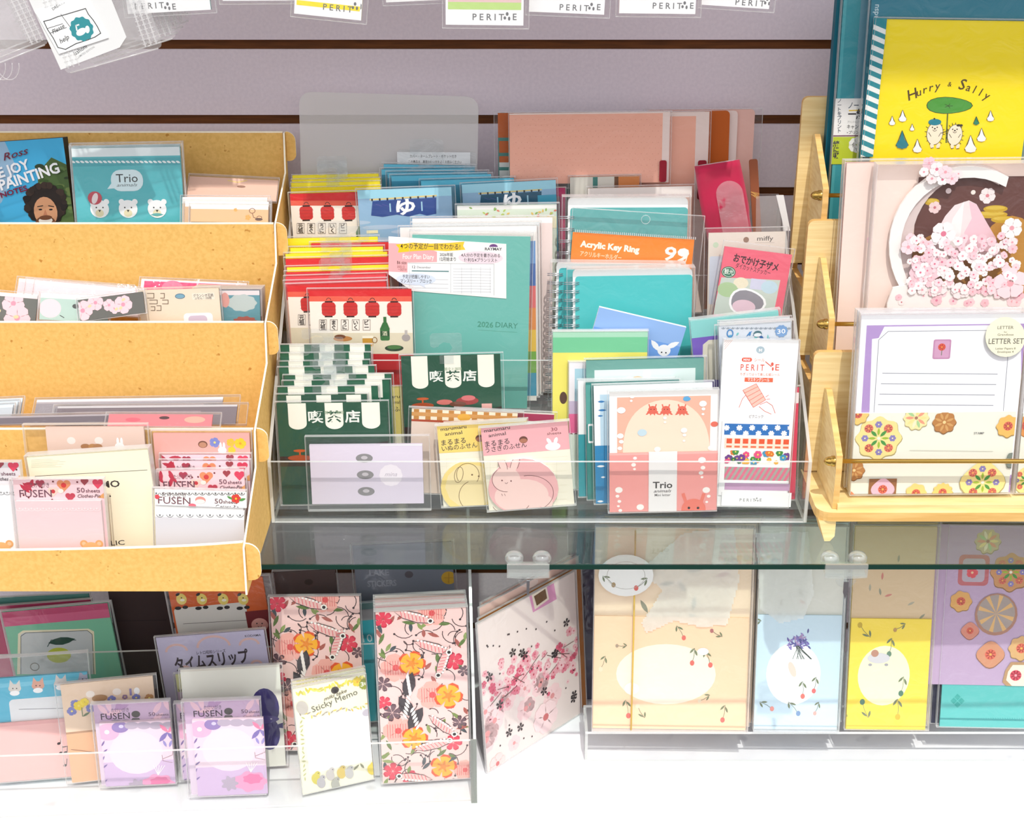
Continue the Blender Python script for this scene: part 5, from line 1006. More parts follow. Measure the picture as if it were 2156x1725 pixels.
def tape(y0, y1, kind):
    def f(A):
        rr = random.Random(y0)
        if kind == 0:
            A.rect(0, 0, 1, 1, BL_)
            for i in range(11): A.flower(1530 + 13.4 * i, y0 + 9 + (12 if i % 2 else 0), 6.5, W, (246, 240, 250), n=7, rot=i * 20, wid=.3)
        elif kind == 1:
            A.rect(0, 0, 1, 1, (252, 226, 206))
            for i in range(8): A.rect(.03 + .125 * i, .06, .125 + .125 * i - .01, .52, (228, 84, 40)); A.rect(.03 + .125 * i, .72, .115 + .125 * i, .9, (228, 110, 70))
        elif kind == 2:
            A.rect(0, 0, 1, 1, (250, 248, 240)); P = [(226, 120, 40), (110, 60, 140), (60, 140, 60), (230, 80, 130), (60, 150, 190), (246, 180, 60), (40, 110, 70)]
            for i in range(26): A.flower(1522 + rr.uniform(0, 140), rr.uniform(y0 + 2, y1 - 2), rr.uniform(5, 9), P[i % 7], (250, 220, 90), n=6, rot=rr.uniform(0, 60), wid=.42)
        elif kind == 3:
            A.rect(0, 0, 1, 1, (170, 170, 160))
            for i in range(20): A.poly([(1490 + 12 * i, y1 + 4), (1496 + 12 * i, y1 + 4), (1520 + 12 * i, y0 - 4), (1514 + 12 * i, y0 - 4)], (226, 110, 140))
        else: A.rect(0, 0, 1, 1, (206, 164, 200))
    return f
c.part('inner_sheet', (1521, 887, 1668, 1046), (252, 252, 252), .0008)
for i, (y0, y1) in enumerate([(892, 918), (922, 947), (948, 979), (983, 1013), (1017, 1034)]):
    c.part('tape_strip', (1526, y0, 1663, y1), BL_, .0004, lift=.0008, art=tape(y0, y1, i))
c.part('lower_flap', (1520, 1036, 1667, 1160), (254, 254, 254), .0008, lift=.0013, art=lambda A: perit(A, 1557, 1056, 7, (140, 140, 140)))
c.bag(1, 1, 1, 0)
def redp(A): A.rect(0, 0, 1, 1, (226, 66, 96)); A.rect(0, .25, .85, 1, (244, 240, 240)).ell(1678, 838, 14, 12, (248, 236, 236)).rect(0, .9, .8, 1, (130, 200, 90))
Card('sticker_pack', 'red edged sticker pack behind the masking seal pack, far right of the acrylic stand', 'sticker pack', (1560, 819), (1696, 816), Y=-.2365, fl=fz, lean=6, th=.002, col=(226, 66, 96), art=redp, bag=(2, 2, 2, 1))
# ================================================================== what stands in the wooden stand
LIM['front'] = None; LIM['x'] = None
X0 = WX + .0205
TB = (22, 128, 146)
WD_X = lambda Y: (X0 - .001, 2.0)
LIM['x'] = WD_X; LIM['front'] = -.1500
fz = .5225
mb = None
def band(A):
    A.rect(0, 0, 1, 1, (246, 244, 240)); A.rect(0, .58, 1, 1, (190, 206, 40)).rect(0, .555, 1, .575, (120, 70, 90))
    A.text('ノート', 1786, 228, 12, (40, 60, 80), w=34).line([(1788, 233), (1818, 232)], 2.5, (240, 200, 40)).text('一緒', 1785, 249, 17, INK, w=36, bold=.03).text('キャンパ', 1783, 271, 8, INK, w=34).text('▸プリント', 1783, 282, 6, INK, w=34).text('プリントもノート', 1784, 259, 4, (150, 150, 150), w=32)
    for i, ch in enumerate('ノートをプリント'): A.text(ch, 1767, 216 + 9 * i, 7.5, (40, 60, 80), al='C')
    for i, ch in enumerate('一緒に収'): A.text(ch, 1760, 296 + 12 * i, 10, INK, al='C', bold=.03)
    A.flower(1803, 305, 17, (246, 246, 240), wid=.55).text('便利', 1804, 309, 8, INK, al='C', bold=.02).text('で', 1804, 319, 7, INK, al='C')
Card('binder', 'tall dark teal binder with a rounded spine, hindmost in the wooden stand', 'binder', (1748, -60), (1960, -62), Y=-.0985, fl=fz, lean=0, th=.0115, col=(18, 112, 132), rad=.004, edge=(14, 104, 124))
c = Card('notebook', 'teal notebook in film with a white and lime paper band, top of the wooden stand', 'notebook', (1780, -50), (2010, -52), Y=-.1045, fl=fz, lean=3, th=.005, col=(44, 152, 164), edge=(44, 152, 164), multi=True, body='cover',
         art=lambda A: A.rect(0, 0, .03, 1, (70, 170, 180)).rect(.16, 0, 1, 1, (96, 150, 168)))
c.part('paper_band', (-.012, 255 / 640, .35, 398 / 640), (246, 244, 240), .0006, art=band, label='white and lime green paper band')
c.bag(2, 2, 3, 1)
Card('notebook', 'blue green notebook in film filling the top right corner behind the yellow book', 'notebook', (1840, -60), (2400, -64), Y=-.1175, fl=fz, lean=3, th=.004, col=(48, 136, 158), art=lambda A: A.rect(0, 0, 1, .3, (44, 128, 150)).rect(0, .3, 1, .32, (90, 160, 176)).text('ndsu', 1848, 40, 12, (210, 230, 234), rot=90), bag=(2, 2, 2, 1))
YL = (255, 230, 6); BK2 = (48, 40, 30)
def drop(A, x, y, h, c):
    w = h * .34; A.line([(x, y - h / 2), (x + w * .7, y + h * .1), (x + w, y + h * .3), (x, y + h / 2), (x - w, y + h * .3), (x - w * .7, y + h * .1), (x, y - h / 2)], 1.6, BK2)
    A.poly([(x, y - h / 2), (x + w * .45, y), (x + w, y + h * .25), (x + w * .75, y + h * .44), (x, y + h / 2), (x - w * .75, y + h * .44), (x - w, y + h * .25), (x - w * .45, y)], c)
def hog(A, x, y, s, beret):
    for i in range(16):
        t = math.radians(100 + i * 22); A.line([(x + 17 * s * math.cos(t), y + 24 * s * math.sin(t)), (x + 21 * s * math.cos(t), y + 28 * s * math.sin(t))], 1.2, BK2)
    A.ell(x, y, 18 * s, 25 * s, BK2).ell(x, y, 17 * s, 24 * s, (246, 234, 210)).ell(x - 6 * s, y + 26 * s, 4 * s, 6 * s, (246, 234, 210), 20).ell(x + 7 * s, y + 26 * s, 4 * s, 6 * s, (246, 234, 210), -20).line([(x - 8 * s, y + 31 * s), (x - 3 * s, y + 30 * s)], 1.2, BK2).line([(x + 5 * s, y + 31 * s), (x + 10 * s, y + 31 * s)], 1.2, BK2)
    A.ell(x - 5 * s, y - 13 * s, 1.5, 1.5, BK2).ell(x + 5 * s, y - 13 * s, 1.5, 1.5, BK2).ell(x, y - 10 * s, 2, 1.6, BK2).ring(x, y - 8 * s, 4 * s, 3 * s, 1, BK2, a0=0, a1=180, n=8).line([(x - 13 * s, y - 2 * s), (x - 8 * s, y + 6 * s)], 1.1, BK2).line([(x + 13 * s, y - 2 * s), (x + 8 * s, y + 6 * s)], 1.1, BK2)
    if beret: A.ell(x, y - 24 * s, 14 * s, 7 * s, (24, 130, 150)).ell(x - 1, y - 31 * s, 2, 2, BK2)
    else: A.ell(x + 8 * s, y - 22 * s, 4, 2.5, BK2).ell(x + 14 * s, y - 22 * s, 4, 2.5, BK2)
def hurry(A):
    A.rect(0, 0, 1, 1, YL)
    for i, ch in enumerate('Hurry & Sally'):
        t = (i - 6) / 6.2; x = 1999 + 78 * t; y = 176 + 24 * t * t
        if ch != ' ': A.text(ch, x, y + (10 if ch != '&' else 6), 23 if ch in 'HS' else (17 if ch != '&' else 10), (84, 62, 20), al='C', bold=.012, shear=.15, rot=-22 * t)
    A.blob(1997, 222, 50, BK2, 3, .05, sy=.36).blob(1997, 222, 48.5, (74, 154, 56), 3, .05, sy=.35)
    for k in range(5): t = k * 1.26; A.line([(1997, 223), (1997 + 9 * math.cos(t), 223 + 5 * math.sin(t))], 1, BK2)
    A.line([(1995, 240), (1992, 300)], 3, (96, 110, 40)); hog(A, 1968, 281, 1.0, True); hog(A, 2010, 284, .92, False); A.line([(1982, 280), (1996, 274)], 1.4, BK2)
    for x, y, h, cc in ((1878, 254, 19, W), (1900, 244, 24, W), (1920, 268, 14, W), (1931, 307, 28, W), (2055, 254, 17, (30, 130, 100)), (2085, 244, 22, W), (2066, 284, 28, W), (2043, 303, 36, W), (1899, 294, 38, (16, 124, 140))): drop(A, x, y, h, cc)
c = Card('greeting_book', 'bright yellow book with two hedgehogs under a leaf and a striped spine', 'book', (1863, 41), (2190, 46), Y=-.1290, fl=fz, lean=3, th=.005, col=YL, multi=True, body='cover', art=hurry)
def spine(A):
    A.rect(0, 0, 1, 1, (24, 138, 150))
    for i in range(22): A.poly([(1790, 30 + 22 * i), (1790, 41 + 22 * i), (1890, 84 + 22 * i), (1890, 73 + 22 * i)], (240, 244, 240))
c.part('striped_spine', [(1842, 37), (1864, 41), (1838, 330), (1812, 330)], (24, 138, 150), .0004, art=spine, label='teal and white striped spine')
c.bag(9, 2, 3, 1)
# --- pop-up cards with a round window
fz = .4525; LIM['front'] = -.2140
PKB = (252, 228, 216)
def blossoms(A, pts, r0, r1, seed, n):
    rr = random.Random(seed)
    for i in range(n):
        x, y = pts(rr); A.flower(x, y, rr.uniform(r0, r1), rr.choice([(252, 232, 232), (250, 216, 222), (246, 200, 210), (254, 244, 242)]), rr.choice([(226, 130, 160), (206, 110, 120), (240, 170, 180)]), rot=rr.uniform(0, 72), wid=.5)
def plain(A):
    A.rect(0, 0, 1, 1, PKB); A.ell(.62, .62, .5, .52, (253, 240, 234)).ell(.62, .62, .46, .47, (252, 232, 222)); blossoms(A, lambda r: (r.uniform(.1, .3), r.uniform(.35, .9)), .02, .035, 5, 12)
for k in range(2):
    c = Card('popup_card', ['pale pink card in film, hindmost behind the cherry blossom window card', 'pale pink card in film right behind the cherry blossom window card'][k], 'card', (1779 + 4 * k, 342 + 2 * k), (2200, 338), Y=-.1690 - .0065 * k, fl=fz, lean=4, th=.003, col=PKB, edge=(240, 196, 186), art=plain, bag=(2, 3, 2, 1), group='cherry blossom cards')
c = Card('popup_card', 'cherry blossom window card with pink mountain, front of the middle wooden step', 'card', (1846, 348), (2260, 344), Y=-.1830, fl=fz, lean=4, th=.003, col=PKB, edge=(240, 200, 190), multi=True, body='backing_card', group='cherry blossom cards',
         art=lambda A: A.rect(0, 0, 1, 1, PKB))
def arcpt(cx, cy, rx, ry, a0, a1, n): return [(cx + rx * math.cos(math.radians(a0 + (a1 - a0) * i / n)), cy + ry * math.sin(math.radians(a0 + (a1 - a0) * i / n))) for i in range(n + 1)]
CXp, CYp = 2040, 520
def scene(A):
    A.rect(0, 0, 1, 1, (104, 66, 60)); A.ell(1990, 610, 120, 130, (178, 126, 60)).ell(2120, 560, 70, 110, (196, 142, 60))
    for x, y, w in ((2086, 452, 36), (2096, 440, 26), (2110, 462, 24), (1962, 425, 16)): A.ell(x, y, w, 8, (206, 168, 40)).ell(x, y - 2, w * .8, 4, (222, 190, 70))
    A.poly([(1960, 510), (1990, 455), (2010, 432), (2040, 422), (2056, 430), (2072, 460), (2096, 500), (2110, 540), (1950, 550)], (250, 232, 232)).poly([(2040, 424), (2056, 430), (2076, 466), (2096, 500), (2106, 530), (2034, 532), (2030, 490), (2046, 460)], (244, 206, 216)).poly([(2030, 424), (2022, 500), (2010, 520), (1990, 520), (2006, 460)], (254, 250, 248))
    A.flower(2079, 412, 17, (252, 238, 236), (226, 140, 150), rot=20, wid=.5).ell(1997, 402, 6, 6, (246, 226, 226)).ell(2049, 405, 5, 5, (246, 236, 226)).flower(1968, 437, 13, (246, 216, 214), (206, 120, 130), wid=.5)
c.part('window_scene', arcpt(CXp + 10, CYp + 10, 128, 158, 0, 340, 24), (104, 66, 60), .0006, art=scene, label='printed night scene with a pink mountain')
def ring(name, rx, ry, w, col, th, a0, a1, art=None, label=None):
    return c.part(name, arcpt(CXp, CYp, rx, ry, a0, a1, 26) + arcpt(CXp + 4, CYp + 4, rx - w, ry - w, a1, a0, 26), col, th, label=label)
ring('inner_frame', 150, 176, 24, (224, 206, 202), .003, 62, 298)
ring('window_frame', 168, 170, 20, (253, 248, 244), .003, 66, 300, label='white curved window frame')
c.part('lower_bank', [(1868, 640), (1880, 606), (1920, 598), (1960, 606), (2000, 600), (2060, 612), (2110, 618), (2160, 620), (2200, 640), (2200, 680), (1868, 680)], (253, 246, 242), .003, art=lambda A: blossoms(A, lambda r: (r.uniform(1880, 2150), r.uniform(604, 640)), 7, 12, 3, 22))
BL1 = (251, 222, 226)
def spray(name, spots):
    mb = MB(); y = c.front - .0005; A0 = Art(c, mb, y, (-1, -1, 1, 1)); rr = random.Random(len(spots))
    for x, yy, r in spots:
        A0.k = rr.randint(1, 120); A0.flower(x, yy, r, rr.choice([(253, 238, 238), (250, 220, 226), (247, 206, 214), (254, 246, 244)]), rr.choice([(222, 126, 150), (236, 166, 176)]), rot=rr.uniform(0, 72), wid=.5)
    # thin paper behind each flower so that it has a back
    for x, yy, r in spots:
        p = A0.q((x, yy)); R = A0.z(r) * .55; n = 8
        ring_ = [(p[0] - c.W / 2 + R * math.cos(6.283 * i / n), c.L - p[1] + R * math.sin(6.283 * i / n)) for i in range(n)]
        mb.prism([(a, y + .0006, b) for a, b in ring_][::-1], (0, -.0005, 0), BL1)
    o = mb.build(name, c.root); return o
rr = random.Random(21)
spray('blossom_bank', [(rr.uniform(1905 + 20 * abs(math.sin(i)), 2140), 498 + (i % 14) * 8.5 + rr.uniform(-6, 6) + 20 * abs(((i * 37) % 100) / 100 - .5), rr.uniform(6, 11)) for i in range(190)])
spray('blossom_sprig', [(1956, 344, 14), (1972, 356, 15), (1990, 362, 14), (1945, 362, 10), (2004, 376, 13), (1962, 376, 12), (1984, 378, 12), (2018, 366, 8)])
spray('large_blossom', [(1948, 568, 34), (1986, 492, 26), (2126, 596, 34), (2130, 480, 22), (1912, 520, 16), (2020, 612, 18), (2060, 560, 16), (1980, 606, 16)])
c.bag(2, 3, 2, 1, dep=.001)
# --- letter sets
fz = zt + .0015; LIM['front'] = -.2995
PU = (180, 150, 206)
def cookie(A, x, y, r, c0, n=8, kind=0):
    dk = tuple(int(v * .72) for v in c0)
    A.blob(x, y + 1.5, r * 1.03, dk, n, .07).blob(x, y, r, c0, n, .07)
    if kind == 0:
        for i in range(4):
            t = math.pi / 2 * i; A.flower(x + r * .62 * math.cos(t + .78), y + r * .62 * math.sin(t + .78), r * .2, (226, 120, 100), (240, 170, 90), n=7, wid=.5).flower(x + r * .62 * math.cos(t), y + r * .62 * math.sin(t), r * .16, (140, 130, 190), (240, 230, 190), n=6, wid=.4)
            A.leaf(x + r * .3 * math.cos(t + .78), y + r * .3 * math.sin(t + .78), r * .2, r * .16, -math.degrees(t + .78), (70, 150, 70)).leaf(x + r * .3 * math.cos(t), y + r * .3 * math.sin(t), r * .18, r * .12, -math.degrees(t), (160, 190, 60))
        A.ell(x, y, r * .08, r * .08, (246, 240, 220))
    elif kind == 1:
        for i in range(n): t = 2 * math.pi * i / n; A.leaf(x + r * .52 * math.cos(t), y + r * .52 * math.sin(t), r * .38, r * .26, -math.degrees(t), [(246, 226, 150), (236, 160, 130), (170, 210, 150), (246, 236, 200)][i % 4])
        A.ell(x, y, r * .14, r * .14, (170, 120, 100))
    elif kind == 2:
        for i in range(n): t = 2 * math.pi * (i + .5) / n; A.leaf(x + r * .55 * math.cos(t), y + r * .55 * math.sin(t), r * .36, r * .24, -math.degrees(t), (214, 164, 100))
        A.ell(x, y, r * .15, r * .15, (244, 214, 150))
    else:
        A.flower(x, y, r * .42, (226, 110, 90), (246, 180, 90), n=8, wid=.45)
def lset(A):
    A.rect(0, 0, 1, 1, (250, 250, 252)); A.rect(.035, .055, 1.0, 1, PU); A.ell(1848, 700, 14, 14, PU); A.poly([(1862, 688), (2150, 684), (2150, 1000), (1826, 1000), (1836, 714), (1850, 712)], (247, 247, 250))
    A.line([(1834, 960), (1850, 716), (1870, 698), (2075, 696), (2200, 694)], 1, (90, 96, 110)).line([(2122, 750), (2112, 870)], 1, (90, 96, 110))
    for i in range(4): A.line([(1858 - 3 * i, 786 + 22 * i), (2100 - 3 * i, 788 + 22 * i)], 1.2, (110, 116, 128))
    A.rrect(1966, 715, 2000, 756, 4, (196, 140, 176)).rrect(1969, 718, 1997, 753, 3, (210, 160, 192)).flower(1983, 731, 8, (226, 90, 70), (246, 150, 60), n=7, wid=.5).line([(1983, 738), (1982, 748)], 1.3, (80, 120, 70))
def envelope(A):
    A.rect(0, 0, 1, 1, (240, 240, 226)); A.rect(0, .575, 1, .60, (246, 246, 236))
    cookie(A, 1850, 923, 47, (246, 226, 150), 8, 0); cookie(A, 1929, 880, 26, (250, 232, 170), 10, 1); cookie(A, 1988, 889, 24, (190, 130, 70), 8, 2); cookie(A, 2122, 897, 24, (240, 190, 100), 8, 3); cookie(A, 1806, 872, 22, (246, 206, 120), 8, 3)
    A.text('STAMP', 2050, 914, 5, (130, 130, 130), w=22).line([(1915, 948), (2090, 950)], .8, (180, 180, 170))
    cookie(A, 1798, 990, 22, (190, 130, 70), 8, 2); A.rect(1830, 1008, 1885, 1052, (150, 100, 60)); cookie(A, 1858, 1030, 24, (236, 190, 210), 4, 3); cookie(A, 1928, 1038, 22, (246, 210, 130), 7, 9); cookie(A, 1984, 1036, 21, (246, 206, 120), 12, 3)
    cookie(A, 2068, 1015, 46, (246, 228, 150), 4, 0); cookie(A, 1786, 1048, 16, (236, 140, 100), 4, 3); cookie(A, 2136, 968, 20, (130, 140, 130), 8, 3)
def letterset(lab, tl, tr, Y, full, grp=None, w=None):
    global c
    c = Card('letter_set', lab, 'letter set', tl, tr, Y=Y, fl=fz, lean=6, th=.003, col=(250, 250, 252), art=lset if full else None, multi=True, body='letter_sheet', edge=(236, 228, 232), group='purple framed letter sets')
    return c
for k in range(2):
    letterset(['purple framed letter set hindmost in its stack, only pale edges showing', 'purple framed letter set second in its stack, behind the cookie envelope one'][k], (1806 + 4 * k, 655 + 3 * k), (2150, 653), -.2545 - .006 * k, False); c.bag(2, 2, 2, 0)
letterset('purple framed letter set with cookie printed envelope, front of the wooden stand', (1814, 664), (2163, 660), -.2680, True)
c.part('envelope', (-.004, .535, .985, .999), (240, 240, 226), .002, art=envelope, label='pale green envelope printed with iced cookies')
def seal(A):
    G2 = (120, 116, 100); A.text('LETTER', 2117, 693, 7, G2, al='C', w=34, sx=1).text('for', 2117, 701, 4, G2, al='C').text('Grandiose', 2117, 707, 5, G2, al='C', w=34).text('LETTER SET', 2118, 724, 12, (110, 106, 96), al='C', w=74, bold=.01).text('Letter Papers 8', 2117, 736, 4.5, G2, al='C', w=42).text('Envelopes 4', 2117, 743, 4.5, G2, al='C', w=34)
c.part('round_seal', arcpt(2117, 710, 42, 42, 0, 345, 23), (250, 246, 216), .0004, art=seal, label='round cream sticker with lettering')
c.bag(2, 3, 2, 0)
letterset('purple framed letter set cut by the right picture edge beside the cookie envelope one', (2172, 668), (2400, 664), -.2660, False)
c.part('envelope', (-.004, .535, .985, .999), (240, 240, 226), .002, art=lambda A: (A.rect(0, 0, 1, 1, (240, 240, 226)), cookie(A, 2158, 897, 22, (226, 150, 80), 8, 3), cookie(A, 2160, 1012, 30, (246, 228, 150), 4, 0)))
c.bag(2, 3, 2, 0)
LIM['x'] = None
# ================================================================== what stands in the lower acrylic tray and on the deck
LIM['front'] = None
vn = vv                                                       # depth direction of the slightly turned tray
def tray_y(d): return PR.y + d                                 # rough depth d behind the tray's front
fz = .0052
PUR = (216, 186, 216)
def fpur(A, x0, y0):
    A.rect(0, 0, 1, 1, (222, 204, 222)); A.rect(0, 0, 1, .24, (196, 168, 196)); rr = random.Random(4)
    for i in range(9): A.leaf(x0 + rr.uniform(10, 155), y0 + rr.uniform(4, 40), 18, 12, rr.uniform(0, 180), rr.choice([(206, 150, 178), (176, 140, 180), (226, 186, 200), (150, 120, 160)]))
    for i in range(6): A.ell(x0 + 40 + 20 * i, y0 + 44, 14, 10, (150, 140, 152))
    A.text('FUSEN', x0 + 8, y0 + 36, 15, (56, 40, 56), w=60, bold=.004).text('たけいがき', x0 + 30, y0 + 20, 8, (120, 96, 120), w=36).text('50', x0 + 108, y0 + 28, 9, (110, 84, 104), w=14).text('sheets', x0 + 124, y0 + 28, 6, (110, 84, 104), w=26).text('Clothes-Pin', x0 + 112, y0 + 38, 6, (150, 110, 130), w=40)
    A.ell(x0 + 81, y0 + 24, 9, 8, (70, 66, 64)).poly([(x0 + 74, y0 + 32), (x0 + 88, y0 + 32), (x0 + 94, y0 + 42), (x0 + 68, y0 + 42)], (92, 86, 88))
def npur(x0, y0):
    def f(A):
        A.rect(0, 0, 1, 1, (232, 206, 220)); A.rect(0, .62, 1, 1, (206, 178, 214)); A.ell(x0 + 82, y0 + 105, 56, 52, (238, 214, 226))
        A.ell(x0 + 22, y0 + 62, 24, 20, (236, 176, 206)).ell(x0 + 48, y0 + 52, 18, 13, (146, 124, 180)).ell(x0 + 20, y0 + 62, 5, 5, W).ell(x0 + 50, y0 + 50, 5, 4, (206, 196, 220))
        for i in range(4): A.ell(x0 + 72 + 26 * i, y0 + 48, 15, 9, (180, 166, 184))
        for i in range(6): A.leaf(x0 + 12 + (i % 2) * 4, y0 + 86 + 16 * i, 8, 4, 60 - 20 * (i % 2), (126, 104, 160))
        for s in (-1, 1): A.leaf(x0 + 148 + s * 8, y0 + 54, 13, 9, 50 * s, (226, 126, 160)).leaf(x0 + 148 + s * 9, y0 + 72, 15, 10, -50 * s, (126, 110, 176)).leaf(x0 + 148 + s * 6, y0 + 86, 9, 6, 70 * s, (150, 140, 200))
        A.line([(x0 + 138, y0 + 118), (x0 + 158, y0 + 110), (x0 + 160, y0 + 96)], 1, (150, 110, 120)).line([(x0 + 136, y0 + 110), (x0 + 138, y0 + 122), (x0 + 158, y0 + 126)], 1, (150, 110, 120))
        A.blob(x0 + 128, y0 + 172, 34, (236, 150, 190), 7, .1, sy=.7).blob(x0 + 132, y0 + 166, 20, (226, 110, 160), 7, .1, sy=.6); A.blob(x0 + 84, y0 + 176, 16, (176, 160, 180), 7, .2)
        for i in range(5): A.line([(x0 + 128, y0 + 152), (x0 + 118 + 6 * i, y0 + 132)], 1.2, (250, 244, 240))
    return f
def fp(lab, tl, bl, br, x0, y0, lean=6, note=True):
    c = Card('sticky_note_pack', lab, 'sticky notes', tl=tl, base=(bl, br), fl=fz + .0005, lean=lean, th=.0015, col=(222, 204, 222), art=lambda A: fpur(A, x0, y0), multi=True, group='lilac bird sticky notes in the lower tray')
    if note: c.part('note_block', (x0 + 4, y0 + 44, x0 + 154, y0 + 300), (238, 214, 226), .004, art=npur(x0, y0))
    c.bag(2, 2, 2, 0); return c
fp('lilac ribbon sticky notes, the right one of the two front lilac packs', (402, 1476), (403, 1674), (558, 1668), 400, 1474)
fp('lilac ribbon sticky notes overlapping the beige animal set, left of the two front packs', (207, 1482), (214, 1654), (370, 1646), 205, 1480)
fp('lilac ribbon sticky notes, their edge showing between the two front lilac packs', (384, 1480), (384, 1640), (536, 1630), 372, 1478)
# sticky memo with birds
def birds(A):
    A.rect(0, 0, 1, 1, (244, 240, 214)); YE2 = [(222, 206, 70), (206, 196, 90), (240, 222, 110)]; rr = random.Random(12)
    A.poly([(640, 1518), (780, 1488), (784, 1600), (652, 1630)], (252, 252, 252))
    for i in range(34): t = i / 33; A.leaf(626 + 160 * t, 1462 - 38 * t + rr.uniform(-4, 4), 7, 5, rr.uniform(0, 180), rr.choice(YE2))
    for i in range(26): t = i / 25; A.leaf(632 + 152 * t, 1508 - 26 * t + rr.uniform(-6, 6), 5, 3, rr.uniform(0, 180), rr.choice([(226, 206, 90), (190, 200, 120), (170, 160, 150), (240, 190, 80)]))
    for i in range(14): t = i / 13; A.leaf(634 + 8 * t, 1520 + 120 * t, 5, 3, rr.uniform(0, 180), (190, 190, 130)).leaf(788 + 5 * t, 1490 + 110 * t, 5, 3, rr.uniform(0, 180), (190, 190, 130))
    A.ell(705, 1453, 8.5, 8, (70, 62, 54)).ell(705, 1454, 5, 4, (40, 36, 34)).flower(752, 1436, 10, (236, 206, 60), (220, 160, 40), wid=.5).blob(767, 1440, 12, (150, 160, 60), 12, .06).text('30', 767, 1444, 10, (248, 248, 230), al='C', w=16, bold=.02)
    A.text('miki take', 682, 1476, 8, (110, 104, 80), w=52, shear=.4, rot=12).text('Sticky Memo', 658, 1500, 14, (96, 96, 80), w=102, rot=12, bold=.0)
    A.ell(636, 1490, 12, 16, (196, 190, 180), 20).ell(772, 1500, 10, 8, (196, 190, 200))
    for x, y, cc in ((665, 1640, (210, 196, 70)), (676, 1648, (180, 176, 180)), (695, 1632, (196, 190, 186)), (718, 1628, (212, 186, 90)), (735, 1628, (190, 188, 186)), (782, 1620, (230, 206, 60)), (706, 1652, (170, 170, 160))): A.ell(x, y, 9, 13, cc, 15).ell(x + 3, y - 11, 6, 6, cc).ell(x + 5, y - 12, 1.2, 1.2, BK)
    A.leaf(750, 1615, 9, 5, 40, (120, 120, 90)).leaf(762, 1612, 8, 5, 120, (120, 120, 90))
SM = [(616, 1455), (618, 1443), (622, 1433)]
for k in (2, 1, 0):
    Card('sticky_note_pack', ['frontmost tilted sticky memo pack with yellow flowers and small birds, lower tray', 'yellow flowered sticky memo pack just behind the frontmost tilted one', 'yellow flowered sticky memo pack hindmost of the three tilted ones'][k], 'sticky notes', tl=(622, 1450), base=((638, 1673), (787, 1640)), fl=fz, lean=9, th=.002, col=(244, 240, 214), art=birds if k == 0 else (lambda A: [A.leaf(628 + 5.5 * i, 1448 - 1.3 * i, 6, 5, i * 40, [(222, 206, 70), (206, 196, 90)][i % 2]) for i in range(30)]), bag=(1, 2, 1, 0), group='tilted yellow sticky memo packs'); o = bpy.data.objects['sticky_note_pack.%03d' % max(int(x.name[-3:]) for x in bpy.data.objects if x.name.startswith('sticky_note_pack.'))]; o.location += Vector((-.0010, .0062, 0)) * k
